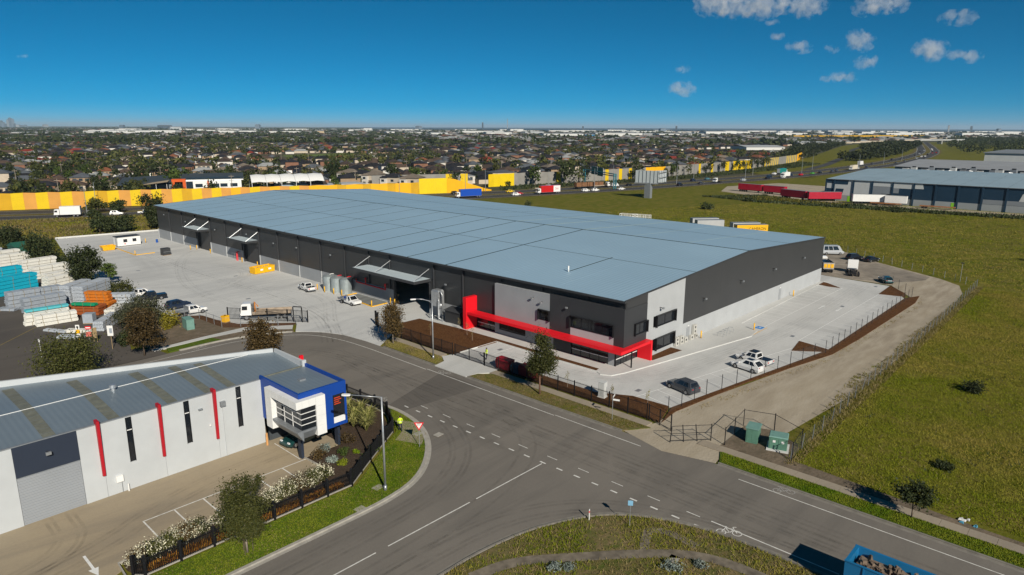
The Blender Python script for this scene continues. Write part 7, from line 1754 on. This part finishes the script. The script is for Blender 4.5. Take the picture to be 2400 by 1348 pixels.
def house(label, x, y, rz, k, rn, wn, detail, group):
    t = thing('house', label, 'house', (x, y, -.1), rz, group); a, b = house_meshes(k, rn, wn); W, D, wx, wy, h = shapes[k][:5]
    obj('wall', a, t); obj('roof', b, t)
    if detail:
        for (xx, yy, zz) in ((W / 2 - 2, -D / 2, .9), (wx - W / 2 + 2.2 if wx else -2, -D / 2, .9)): obj('window', winm, t, (xx, yy, zz))
        obj('door', doorm, t, (W / 2 - 4.4, -D / 2, 0)); obj('garage_door', garm, t, (-W / 2 + max(wx, 3) / 2, -D / 2 - wy, 0))
        if h > 4:
            for xx in (-3, 0, 3): obj('window', winm, t, (xx, -D / 2, 3.6))
    return t
# positions on a loose street grid, rotated like the freeway
cam0 = np.array([-76.86, -50.23]); view = math.radians(42.9)
def in_view(x, y, marg=.04):
    dx, dy = x - cam0[0], y - cam0[1]; f = dx * math.cos(view) + dy * math.sin(view); s_ = dx * math.sin(view) - dy * math.cos(view)
    return f > 10 and abs(s_ / f) < .75 + marg, f, s_ / max(f, 1)
wall_line = [(-420, 500), (-150, 357), (-60, 309), (-16.3, 286.7), (26, 267), (110, 232), (146, 262), (199, 243), (218, 224), (279, 207), (345, 198), (478, 199), (628, 217), (740, 250), (1400, 430), (3000, 1000)]
def wall_y(x):
    for a, b in zip(wall_line[:-1], wall_line[1:]):
        if a[0] <= x <= b[0]: return a[1] + (b[1] - a[1]) * (x - a[0]) / (b[0] - a[0])
    return 1e9
rr = random.Random(21); cand = []
keepout = [(20, 100, 275, 352), (80, 140, 245, 312), (150, 200, 236, 318)]
ang = rad(-24); ca, sa = math.cos(ang), math.sin(ang)
for j in range(0, 110):
    v = 40 + j * 21 + (j // 2) * 11
    for i in range(-60, 190):
        u = i * 15.5 + rr.uniform(-1.5, 1.5)
        x = u * ca - v * sa; y = 220 + u * sa + v * ca
        ok, f, s_ = in_view(x, y)
        if not ok or f > 1900 or y < wall_y(x) + 13: continue
        if any(a < x < b and c < y < d for a, b, c, d in keepout): continue
        if 295 < x < 435 and 590 < y < 720 and y < 715: continue
        if f > 700 and x > 820 and y < 470: continue
        if rr.random() < .12: continue
        cand.append((f, x, y, s_, j))
cand.sort()
def place_words(s_, f):
    where = 'left of the school' if s_ < -.52 else 'behind the school' if s_ < -.32 else 'behind the white canopy' if s_ < -.2 else 'behind the cream townhouses' if s_ < .0 else 'behind the wall left of gantry' if s_ < .14 else 'behind the wall right of gantry' if s_ < .3 else 'behind the far end of the noise wall'
    row = 'in front' if f < 400 else 'further back' if f < 470 else 'mid rows' if f < 540 else 'far rows'
    return where, row
used_labels = set()
wts = [7, 5, 6, 4, .8, 5, 1.6, .4, 2]
near = cand[:300]; rest = cand[300:]
for n_, (f, x, y, s_, j) in enumerate(near):
    w_ = list(wts)
    if s_ > .0: w_ = [7, 2, 5, 2, .8, 7, 3, .5, 3]
    rn = rr.choices([r_[0] for r_ in roofs], w_)[0]; wn = rr.choices([w[0] for w in walls], [4, 4, 2, 3])[0]; k = rr.choices(range(6), [4, 4, 3, 2, 2 if s_ < 0 else 4, 3])[0]
    wh, row = place_words(s_, f)
    house('%s roofed %s%s house %s %s' % (rn, 'tall ' if k == 4 else '', wn, wh, row), x + rr.uniform(-2, 2), y + rr.uniform(-2.5, 2.5), ang + rr.choice((0, 0, 0, math.pi, math.pi / 2)) + rr.uniform(-.08, .08), k, rn, wn, f < 520, 'suburban houses beyond the noise walls')
print('houses', len(near), 'far', len(rest), 'f300', near[-1][0])
# the rest of the suburb: too far to pick apart
rn_list = [r_[0] for r_ in roofs]; far_r = {n: MB() for n in rn_list}; far_w = {w[0]: MB() for w in walls}
for (f, x, y, s_, j) in rest:
    if rr.random() < .15: continue
    rn = rr.choices(rn_list, wts)[0]; wn = rr.choice(walls)[0]; W, D = rr.uniform(11, 17), rr.uniform(8, 11); a = ang + rr.choice((0, math.pi / 2)) + rr.uniform(-.1, .1); c_, n_ = math.cos(a), math.sin(a)
    q = hip(MB(), -W / 2, W / 2, -D / 2, D / 2, 2.7, 2.3); far_r[rn].add([(x + c_ * p[0] - n_ * p[1], y + n_ * p[0] + c_ * p[1], p[2]) for p in q.v], q.f)
    far_w[wn].obox(x, y, -.2, W, D, 2.9, a)
for n_, mb in far_r.items(): tag(mb.build('distant_roofs', RM[n_]), '%s roofs of the distant suburb seen as one mass' % n_, 'roofs', kind='stuff')
for n_, mb in far_w.items(): tag(mb.build('distant_house_walls', WM[n_]), '%s house walls of the distant suburb' % n_, 'walls', kind='stuff')

# suburb trees
tc = []
for k in range(9000):
    f = 240 + 1500 * rr.random() ** 1.5; s_ = rr.uniform(-.79, .79)
    x = cam0[0] + f * math.cos(view) + f * s_ * math.sin(view); y = cam0[1] + f * math.sin(view) - f * s_ * math.cos(view)
    if y < wall_y(x) + 4 or (80 < x < 140 and 240 < y < 300) or (40 < x < 95 and 270 < y < 300) or (150 < x < 175 and 236 < y < 300): continue
    if 300 < x < 430 and 600 < y < 705: continue
    if f > 700 and x > 820 and y < 470: continue
    if math.sin(x * .021 + 1.3 * math.sin(y * .017)) + math.sin(y * .027) + rr.gauss(0, .8) < (.25 if s_ < -.1 else .7): continue
    tc.append((f, x, y, s_))
tc.sort()
print('suburb trees', len(tc))
for n_, (f, x, y, s_) in enumerate(tc[:300]):
    big = rr.random(); h = 4 + 6 * big ** 2 + (3 if rr.random() < .12 else 0); w = h * rr.uniform(.75, 1.15); k = rr.randrange(6)
    wh, row = place_words(s_, f)
    far_tree('%s %s tree among houses %s, %s' % ('tall' if h > 8.5 else 'mid sized' if h > 6 else 'small', ('dark', 'olive', 'green', 'dark', 'olive', 'dark')[k], wh, row), x, y, h, w, k, 'trees among the suburban houses')
def leaf_mass(name, label, pts, per, leaf, m, seed):
    """pts rows: x,y,h,w -> one mesh of leaf clumps"""
    g = np.random.default_rng(seed); P = np.asarray(pts, float); n = len(P)
    d = g.normal(size=(n, per, 3)); d /= np.linalg.norm(d, axis=2)[:, :, None]; d *= g.uniform(.45, 1, (n, per, 1))
    c = np.empty((n, per, 3)); c[:, :, 0] = P[:, None, 0] + d[:, :, 0] * P[:, None, 3] * .5; c[:, :, 1] = P[:, None, 1] + d[:, :, 1] * P[:, None, 3] * .5; c[:, :, 2] = P[:, None, 2] * (.58 + d[:, :, 2] * .42)
    c = c.reshape(-1, 3); k = len(c); a = g.normal(size=(k, 3)); a /= np.linalg.norm(a, axis=1)[:, None]; b = np.cross(a, g.normal(size=(k, 3))); b /= np.linalg.norm(b, axis=1)[:, None]
    s_ = (np.repeat(P[:, 3], per) * leaf * g.uniform(.6, 1.3, k))[:, None]
    V = np.stack([c - a * s_, c + b * s_ * .8, c + a * s_, c - b * s_ * .8], 1).reshape(-1, 3)
    o = obj(name, np_mesh(name, V, np.arange(len(V)).reshape(-1, 4), m)); return tag(o, label, 'trees', kind='stuff')
rest_t = [(x, y, rr.uniform(4, 10), rr.uniform(5, 10)) for (f, x, y, s_) in tc[300:]]
leaf_mass('distant_trees', 'dark trees scattered through the distant suburb', rest_t[0::2], 42, .13, L_dark, 1); leaf_mass('distant_trees', 'olive trees scattered through the distant suburb', rest_t[1::2], 42, .13, L_olive, 2)
def region(poly, n, seed, h=(7, 12), w=(7, 12)):
    g = np.random.default_rng(seed); q = scatter(poly, n, g); return np.column_stack([q, g.uniform(*h, n), g.uniform(*w, n)])
leaf_mass('far_wood', 'dark wood between the freeway and the ramp at the right', region([(640, 182), (760, 196), (900, 232), (1080, 292), (1500, 360), (1500, 300), (1060, 215), (830, 178), (700, 165)], 420, 3), 70, .11, L_dark, 3)
leaf_mass('far_wood', 'dark wood on the near side of the freeway at the far right', region([(900, 95), (1061, 150), (1353, 222), (2000, 360), (2600, 420), (2600, -300), (1500, -400), (760, -80), (760, 60)], 1500, 4), 46, .12, L_dark, 4)
leaf_mass('far_wood', 'trees at the end of the noise wall', region([(600, 222), (700, 230), (820, 262), (1340, 395), (1500, 440), (1500, 520), (900, 330), (640, 250)], 260, 5, (5, 10), (6, 10)), 60, .12, L_dark, 5)
# farther belts of trees and roofs towards the skyline
g = np.random.default_rng(12); n = 4200
f = 1300 + 8500 * g.random(n) ** 1.9; s_ = g.uniform(-.8, .8, n); X = cam0[0] + f * math.cos(view) + f * s_ * math.sin(view); Y = cam0[1] + f * math.sin(view) - f * s_ * math.cos(view)
keep = ~((X > 820) & (Y < 470) & (f < 2200)) & ((s_ < -.2) | (f < 6300)) & ((s_ < -.1) | (g.random(n) < .55)); X, Y, f, s_ = X[keep], Y[keep], f[keep], s_[keep]
wd = g.uniform(10, 26, len(X)) * (1 + f / 7000); leaf_mass('skyline_trees', 'hazy tree belts running to the skyline', np.column_stack([X, Y, g.uniform(5, 10, len(X)) * (1 + f / 16000), wd]), 14, .17, L_dark, 6)
rmb = {'charcoal': MB(), 'brown': MB(), 'pale grey': MB(), 'terracotta': MB()}; wmb = MB()
for k in range(7000):
    ff = 1500 + 7000 * rr.random() ** 1.7; ss = rr.uniform(-.79, .79); x = cam0[0] + ff * math.cos(view) + ff * ss * math.sin(view); y = cam0[1] + ff * math.sin(view) - ff * ss * math.cos(view)
    if (x > 820 and y < 470 and ff < 2400) or (ss > -.2 and ff > 6300): continue
    W, D = rr.uniform(14, 40) * (1 + ff / 9000), rr.uniform(10, 18); a = view - math.pi / 2 + rr.uniform(-.5, .5); c_, n_ = math.cos(a), math.sin(a)
    rn = rr.choices(('charcoal', 'brown', 'pale grey', 'terracotta'), (4, 3, 4.5 if ss > -.1 else 2.6, .8))[0]; q = hip(MB(), -W / 2, W / 2, -D / 2, D / 2, 3.2, 2.6)
    rmb[rn].add([(x + c_ * p[0] - n_ * p[1], y + n_ * p[0] + c_ * p[1], p[2]) for p in q.v], q.f); wmb.obox(x, y, -.3, W, D, 3.4, a)
for n_, mb in rmb.items(): tag(mb.build('skyline_roofs', RM[n_]), '%s roofs far off below the skyline' % n_, 'roofs', kind='stuff')
tag(wmb.build('skyline_walls', WM['cream']), 'pale walls of far houses below the skyline', 'walls', kind='stuff')

# ---------------- named buildings behind the noise wall
t = thing('school', 'white school building with orange entrance frame and dark roof', 'school', (52, 288, 1.9), math.atan2(275.0 - 287.6, 75.2 - 49.9)); M_or = mat('school_orange', (.62, .10, .015), .5, .05); M_sroof = mat('school_roof', (.055, .065, .07), .5, .1, .3)
MB().box(5.5, 30, 0, 12, 0, 5.6).build('wall', M_whitep, t); MB().box(4.5, 31, .8, 13, 5.6, 6.1).build('roof_edge', M_whitep, t); MB().add([(3, 1.5, 6.2), (31, 1.5, 6.2), (31, 16, 8.2), (3, 16, 8.2)], [(0, 1, 2, 3)]).build('roof', M_sroof, t); MB().box(4, 30, 2, 13, 6.1, 7.0).build('clerestory', M_glassb, t)
MB().box(-.5, .8, -1.2, 3, 0, 6.6).box(4.2, 5.5, -1.2, 3, 0, 6.6).box(.8, 4.2, -1.2, 3, 5.4, 6.6).build('orange_frame', M_or, t); MB().box(.8, 4.2, .5, 1.0, 0, 5.4).build('glazed_entry', M_glass, t); MB().box(5.55, 8.5, -.05, -.005, 0, 5.4).build('curtain_wall', M_glassb, t); MB().box(14.8, 15.5, -.3, 0, 0, 5.6).build('orange_pier', M_or, t)
for x in (9.5, 16.8, 20.5, 25.0): MB().box(x, x + 3.2, -.05, -.005, 2.6, 4.2).build('window', M_glassb, t)
MB().box(-22, -1, 3, 20, 0, 4.0).build('hall_wall', M_fgrey, t); MB().add([(-24, 1.5, 4.0), (2, 1.5, 5.2), (2, 22, 7.6), (-24, 22, 6.4)], [(0, 1, 2, 3)]).build('hall_roof', M_sroof, t); MB().add([(-14, -3, 4.2), (-2, -3, 5.6), (-2, 5, 6.0), (-14, 4, 4.4)], [(0, 1, 2, 3)]).build('shade_sail', mat('sail_tan', (.38, .30, .20), .9, .1), t)
for x in (-13, -7, -2.5): MB().cyl(x, -2.6, 0, 4.6, .1, n=6).build('sail_post', M_whitep, t)
t = thing('sports_canopy', 'white arched sports court canopy on slim columns', 'canopy', (99, 268, 1.0), math.atan2(260.8 - 272.7, 112.9 - 85.1)); L = 34; W = 20
for k in range(5):
    mb = MB(); rg = []; x0 = -L / 2 + k * L / 5 + .05; x1 = x0 + L / 5 - .1
    P = [(y_, 5.6 + 3.0 * (1 - (y_ / (W / 2)) ** 2)) for y_ in np.linspace(-W / 2, W / 2, 13)]
    mb.add([(x0, a, b) for a, b in P] + [((x0 + x1) / 2, a, b + .35) for a, b in P] + [(x1, a, b) for a, b in P], [(i, i + 1, 14 + i, 13 + i) for i in range(12)] + [(13 + i, 14 + i, 27 + i, 26 + i) for i in range(12)]); mb.build('roof_bay', M_whitep, t)
    for y_ in (-W / 2, W / 2): MB().cyl(x0 + .2, y_, 0, 5.6, .14, n=6).build('column', M_whitep, t)
MB().tube([(L / 2, a, b) for a, b in P], .2, 6).build('end_arch', M_whitep, t); MB().box(-L / 2, L / 2, W / 2 + 1, W / 2 + 1.3, 0, 3.4).build('court_fence', M_navy, t)
t = thing('school_hall', 'long pale building with brown gable beside the canopy', 'building', (122, 252, -.1), rad(-8)); MB().box(-14, 12, 0, 12, 0, 4.2).build('wall', WM['tan'], t); gab(MB(), -16, -8, 2, 10, 4.2, 2.4).build('gable_roof', RM['dark brown'], t); MB().box(-14.3, 12.3, -.3, 12.3, 4.2, 4.5).build('roof', M_lgrey, t); MB().box(-30, -14, 6, 16, 0, 5.0).build('blue_roof_wing', mat('wing_grey', (.3, .36, .4), .6, .1), t); MB().box(-5, -4, -.05, -.005, 0, 2.4).build('door', M_trunk, t)
for i, (x, y) in enumerate(((165.5, 312), (166.0, 300), (164.5, 285), (160.5, 262), (164.0, 249))):
    t = thing('townhouse', 'cream two storey townhouse in the row, %s from the left' % ordn[i], 'townhouse', (x, y, -.1), rad(-72 + i), 'row of cream townhouses'); MB().box(-5, 5, -4.5, 6, 0, 5.8).build('wall', WM['cream'], t); hip(MB(), -5, 5, -4.5, 6, 5.8, 2.2).build('roof', RM['fawn' if i % 2 == 0 else 'charcoal'], t); MB().box(-4.4, -.8, -6.2, -4.5, 0, 5.4).build('bay', WM['white'], t); hip(MB(), -4.4, -.8, -6.2, -4.0, 5.4, 1.2, .3).build('bay_roof', RM['fawn' if i % 2 == 0 else 'charcoal'], t)
    for (xx, zz, yy) in ((-2.6, 3.4, -6.2), (-2.6, .7, -6.2), (2.4, 3.4, -4.5)): obj('window', winm, t, (xx, yy, zz))
    obj('garage_door', garm, t, (2.8, -4.5, 0)); MB().box(.2, 5, -6.4, -4.52, 2.5, 2.7).build('porch_roof', RM['charcoal'], t)
for i, (x, y, W, D, h, rn, wn, lab) in enumerate(((176, 262, 18, 12, 5, 'pale grey', 'white', 'blue grey metal roofed building just behind the grey noise wall'), (205, 258, 20, 12, 4.5, 'pale grey', 'white', 'white flat roofed townhouse block behind the yellow wall'), (232, 246, 16, 11, 6, 'slate grey', 'cream', 'pale two storey house block behind the yellow wall'), (248, 240, 14, 11, 5, 'charcoal', 'cream', 'dark roofed house block right of the pale block'))):
    t = thing('apartment_block', lab, 'building', (x, y, -.1), rad(-24), 'blocks behind the noise wall'); MB().box(-W / 2, W / 2, -D / 2, D / 2, 0, h).build('wall', WM[wn], t); hip(MB(), -W / 2, W / 2, -D / 2, D / 2, h, 1.3).build('roof', RM[rn], t)
    for k in range(4): obj('window', winm, t, (-W / 2 + 2.5 + k * (W - 5) / 3, -D / 2, h - 1.9))
t = thing('sign_truck', 'white truck with a colourful side parked behind the canopy', 'truck', (128, 320, -.1), rad(-24)); MB().box(-6, 4, -1.2, 1.2, 1, 4.2).build('cargo_box', M_whitep, t); MB().box(-4.6, -2.0, -1.23, -1.205, 2, 3.4).build('yellow_print', M_yellow, t); MB().box(-1.4, 2.6, -1.23, -1.205, 2.3, 3.1).build('pink_print', mat('print_pink', (.6, .25, .25), .6, .1), t); truck_cab(t, P_white, 5.2)
for x in (-4.5, -3.2, 5): [obj('wheel', wheel_mesh(.5, .3)[0], t, (x, y_, .5)) for y_ in (-1, 1)]
# power poles in the suburb
for i in range(34):
    f = rr.uniform(300, 640); s_ = -.74 + 1.2 * i / 34 + rr.uniform(-.02, .02); x = cam0[0] + f * math.cos(view) + f * s_ * math.sin(view); y = cam0[1] + f * math.sin(view) - f * s_ * math.cos(view)
    if y < wall_y(x) + 8: continue
    t = thing('power_pole', 'thin power pole %s' % ' '.join(place_words(s_, f)), 'power pole', (x, y, -.1), rad(-24), 'power poles in the suburb'); MB().cyl(0, 0, 0, 10.5, .16, .1, 6).build('pole', M_trunkl, t); MB().box(-1.2, 1.2, -.08, .08, 9.6, 9.8).build('crossarm', M_trunkl, t)
# ---------------- far sheds, skyline
shed_col = {'w': mat('shed_white', (.62, .62, .60), .7, .05, .02), 'g': mat('shed_grey', (.40, .42, .43), .7, .05, .02), 'b': mat('shed_blue', (.03, .22, .45), .6, .05, .02), 'd': mat('shed_slate', (.04, .05, .07), .6, .05, .02), 't': mat('shed_tan', (.45, .35, .22), .7, .05, .02)}
cn = {'w': 'white', 'g': 'grey', 'b': 'blue', 'd': 'dark slate', 't': 'tan'}
sheds = [(1772, 1432, 139, 12.1, -34, 'w'), (1849, 1381, 41, 9.3, -34, 'b'), (2105, 1434, 187, 13.0, -33, 'w'), (2461, 1517, 69, 8.1, -31, 'w'), (2418, 1405, 91, 9.2, -32, 'w'), (2552, 1414, 41, 7.5, -31, 'd'), (2602, 1384, 75, 8.5, -31, 'w'), (3085, 1527, 139, 16.0, -29, 'w'), (3590, 1650, 119, 13.0, -28, 'w'), (3844, 3544, 119, 18.3, -18, 'w'), (2584, 2688, 86, 10.1, -25, 'w'), (2997, 2943, 141, 9.0, -23, 'g'), (2616, 2298, 103, 11.0, -27, 'g'), (3889, 3138, 231, 11.0, -20, 'w'), (5627, 3638, 188, 8.3, -16, 'w'), (1873, 2518, 39, 11.5, -28, 'w'), (1910, 2397, 77, 9.7, -28, 'w'), (1874, 2183, 73, 9.0, -30, 'w'), (2476, 2553, 58, 11.0, -26, 'w'), (2102, 2053, 115, 11.3, -30, 'w'), (2492, 2675, 84, 6.8, -26, 'g'), (1672, 2781, 38, 13.1, -27, 't'), (3719, 5283, 85, 18.7, -10, 'w'), (1100, 3455, 188, 11.8, -25, 'w'), (935, 3418, 91, 8.5, -26, 'w'), (575, 3038, 51, 8.0, -29, 'w'), (653, 3078, 42, 7.3, -28, 'g'), (1939, 4378, 51, 9.9, -17, 'w'), (2237, 5843, 81, 25.9, -8, 'g'), (1626, 3409, 103, 10.6, -24, 'w'), (3147, 1492, 64, 18.6, -29, 'w'), (3765, 1711, 91, 9.2, -27, 'w'), (3953, 1240, 119, 14.0, -29, 'g'), (4674, 1246, 133, 9.2, -27, 'w'), (3941, 915, 267, 8.8, -30, 'g'), (2786, 510, 131, 7.4, -35, 'g'), (3949, 617, 140, 7.2, -31, 'w'), (5601, 772, 119, 9.2, -27, 'w'), (1312, 441, 59, 6.0, -40, 'w'), (974, 394, 62, 5.0, -41, 'w')]
for i, (x, y, L, h, r_, cc) in enumerate(sheds):
    _, f, s_ = in_view(x, y)
    t = thing('distant_shed', '%s %s shed near the skyline %s' % ('very long' if L > 130 else 'long' if L > 80 else 'small', cn[cc], 'on the far left' if s_ < -.4 else 'left of centre' if s_ < -.1 else 'right of centre' if s_ < .25 else 'on the far right'), 'shed', (x, y, -.4), rad(r_), 'pale sheds near the skyline')
    MB().box(-L / 2, L / 2, 0, 60, 0, h).build('wall', shed_col[cc], t); MB().add([(-L / 2 - 1, -1, h), (L / 2 + 1, -1, h), (L / 2 + 1, 30, h + 2), (-L / 2 - 1, 30, h + 2), (L / 2 + 1, 61, h), (-L / 2 - 1, 61, h)], [(0, 1, 2, 3), (3, 2, 4, 5)]).build('roof', shed_col['g'], t)
rs = random.Random(77)
tiny = MB()
for k in range(70):
    f = rs.uniform(3000, 6600); s_ = rs.uniform(-.6, .78); x = cam0[0] + f * math.cos(view) + f * s_ * math.sin(view); y = cam0[1] + f * math.sin(view) - f * s_ * math.cos(view); L = rs.uniform(40, 150) * (1 + f / 9000)
    tiny.obox(x, y, -.4, L, 60, rs.uniform(8, 15), view - math.pi / 2 + rs.uniform(-.1, .1))
tag(tiny.build('skyline_sheds', shed_col['w']), 'tiny pale sheds of the industrial belt along the skyline', 'sheds', kind='stuff')
M_tow = [mat('tower_%d' % i, c, .4, .05, .01) for i, c in enumerate(((.10, .13, .17), (.16, .20, .25), (.07, .09, .12), (.28, .30, .32)))]
def skyline(px, dist, w, h, k, label, name='tower_block', cat='tower'):
    s_ = (px - 1200) / 1600 * 1.0; s_ = s_ * math.cos(rad(13.2)); x = cam0[0] + dist * math.cos(view) + dist * s_ * math.sin(view); y = cam0[1] + dist * math.sin(view) - dist * s_ * math.cos(view)
    t = thing(name, label, cat, (x, y, -.4), rs.uniform(0, 1), 'skyline towers'); MB().box(-w / 2, w / 2, -w / 2, w / 2, 0, h * .93).build('shaft', M_tow[k % 4], t); MB().box(-w / 3, w / 3, -w / 3, w / 3, h * .93, h).build('crown_storey', M_tow[(k + 1) % 4], t)
for i, (px, w, h) in enumerate(((2, 50, 130), (7, 45, 95), (12, 35, 70), (19, 40, 150), (24, 45, 185), (29, 50, 165), (33, 30, 75), (41, 60, 50), (48, 50, 40), (57, 50, 45))): skyline(px, 14000, w, h, i, 'city tower on the skyline at the far left, %s from the edge' % ordn[i])
for i, (px, d, w, h) in enumerate(((603, 7500, 45, 52), (385, 9000, 120, 45), (105, 11000, 60, 50), (285, 9000, 50, 45), (980, 9000, 60, 45), (1130, 8500, 14, 90), (1188, 8500, 8, 130), (1365, 6500, 14, 45), (1551, 5000, 40, 28), (1584, 5600, 14, 48), (2222, 6500, 14, 65), (2275, 7000, 20, 60), (2340, 6500, 30, 35))): skyline(px, d, w, h, i + 1, 'isolated %s standing up from the skyline, %s from the left' % ('tower' if h < 60 else 'chimney', ordn[i]), 'skyline_structure', 'tower')
# the bay on the horizon
def pol(f, s_): return (cam0[0] + f * math.cos(view) + f * s_ * math.sin(view), cam0[1] + f * math.sin(view) - f * s_ * math.cos(view))
m, nt, bs = nodes_of('sea_water'); bs.inputs['Base Color'].default_value = (.004, .035, .075, 1); bs.inputs['Roughness'].default_value = .9; bs.inputs['Specular IOR Level'].default_value = .05
flat('sea', [pol(10500, -.19), pol(8200, .0), pol(7600, .3), pol(7200, .9), pol(40000, .9), pol(40000, -.27), pol(22000, -.27)], -.2, m)
# ================================================================ clouds and the air
def cloud_mat():
    m = bpy.data.materials.new('cloud_vapour'); m.use_nodes = True; nt = m.node_tree; nt.nodes.clear()
    out = nt.nodes.new('ShaderNodeOutputMaterial'); pv = nt.nodes.new('ShaderNodeVolumePrincipled'); nt.links.new(pv.outputs[0], out.inputs['Volume'])
    pv.inputs['Color'].default_value = (.97, .98, 1, 1); pv.inputs['Anisotropy'].default_value = .0
    tc = nt.nodes.new('ShaderNodeTexCoord'); ln = nt.nodes.new('ShaderNodeVectorMath'); ln.operation = 'LENGTH'; nt.links.new(tc.outputs['Object'], ln.inputs[0])
    g = nt.nodes.new('ShaderNodeNewGeometry'); n = nt.nodes.new('ShaderNodeTexNoise'); n.inputs['Scale'].default_value = .016; n.inputs['Detail'].default_value = 5; n.inputs['Roughness'].default_value = .6; nt.links.new(g.outputs['Position'], n.inputs['Vector'])
    def mth(op, a, b):
        q = nt.nodes.new('ShaderNodeMath'); q.operation = op
        for i, v in enumerate((a, b)):
            if isinstance(v, (int, float)): q.inputs[i].default_value = v
            elif v is not None: nt.links.new(v, q.inputs[i])
        return q.outputs[0]
    edge = mth('SUBTRACT', .72, ln.outputs['Value']); puff = mth('MULTIPLY', mth('SUBTRACT', n.outputs['Fac'], .5), 4.2)
    d = mth('MULTIPLY', mth('ADD', edge, puff), .016); d = mth('MINIMUM', mth('MAXIMUM', d, 0.0), .0045)
    nt.links.new(d, pv.inputs['Density'])
    return m
M_cloud = cloud_mat()
def sphere(n=14, k=10):
    mb = MB(); rings = []
    for j in range(1, k):
        th = math.pi * j / k
        rings.append([(math.sin(th) * math.cos(2 * math.pi * i / n), math.sin(th) * math.sin(2 * math.pi * i / n), -math.cos(th)) for i in range(n)])
    return mb.loft(rings)
sph = sphere().mesh('puff', M_cloud)
rc = random.Random(5)
cl = [(5401, 2398, 965, 543, 90), (5687, 1616, 909, 237, 68), (5804, 1138, 798, 153, 58), (5516, 2123, 639, 110, 43), (5595, 1906, 615, 42, 31), (5655, 1725, 665, 137, 76), (5672, 1668, 513, 99, 48), (5774, 1281, 577, 131, 69), (5817, 1072, 532, 145, 42), (5616, 1844, 410, 165, 35), (5143, 2908, 348, 116, 49), (5144, 2907, 499, 64, 30), (5455, 2274, 736, 65, 32), (5437, 2316, 826, 61, 25), (1244, 5803, 498, 53, 14)]
names = ['large white cloud at the top edge right of centre', 'white cloud at the top edge right of the largest', 'slanting white cloud near the upper right corner', 'soft cloud left of the middle group', 'tiny bright puff in the middle group', 'ragged cloud at the top of the middle group', 'oval white cloud at the bottom of the middle group', 'bright cloud with a tall left end at the far right', 'tapering cloud joined to the right of the bright one', 'thin flat cloud below the middle group', 'lowest small cloud right of centre', 'faint wisp above the lowest small cloud', 'small faint puff under the large cloud', 'very small wisp directly under the large cloud', 'faint thin wisp at the left of the sky']
for (x, y, z, w, h), lab in zip(cl, names):
    t = thing('cloud', lab, 'cloud', (x, y, z), rad(-47), 'fair weather clouds')
    n = max(1, round(w / h / 1.1))
    for i in range(n):
        u = (i + .5) / n * 2 - 1
        o = obj('puff', sph, t, (u * (w - h) if n > 1 else 0, rc.uniform(-.2, .2) * h, rc.uniform(-.15, .25) * h)); r_ = 1.25 * rc.uniform(.8, 1.15)
        o.scale = ((max(w / n, h * .8)) * r_ * 1.25, h * r_ * 1.3, h * r_)
# air: pale haze that thickens with distance
o = B(-30600, 60600, -30600, 60600, -1.5, 200).build('haze', None); o.data.materials.clear()
m = bpy.data.materials.new('haze_air'); m.use_nodes = True; nt = m.node_tree; nt.nodes.clear(); out = nt.nodes.new('ShaderNodeOutputMaterial'); pv = nt.nodes.new('ShaderNodeVolumePrincipled'); nt.links.new(pv.outputs[0], out.inputs['Volume'])
pv.inputs['Color'].default_value = (.62, .82, 1.0, 1); pv.inputs['Density'].default_value = 3.8e-5; pv.inputs['Anisotropy'].default_value = 0.0
o.data.materials.append(m); o["kind"] = "stuff"; o["label"] = 'pale blue haze of the far distance'; o["category"] = 'haze'
# things that share a description are told apart by their order from left to right
ord_words = ordn + ['twenty-first', 'twenty-second', 'twenty-third', 'twenty-fourth', 'twenty-fifth', 'twenty-sixth', 'twenty-seventh', 'twenty-eighth', 'twenty-ninth', 'thirtieth']
same = {}
for ob in scene.objects:
    if ob.parent is None and ob.get("label") and ob.get("category"): same.setdefault(ob["label"], []).append(ob)
for lab, obs in same.items():
    if len(obs) > 1 and len(obs) <= 30 and len(lab.split()) <= 13:
        obs.sort(key=lambda q: in_view(q.location.x, q.location.y)[2])
        for k, ob in enumerate(obs): ob["label"] = lab + ', ' + ord_words[k] + ' from left'
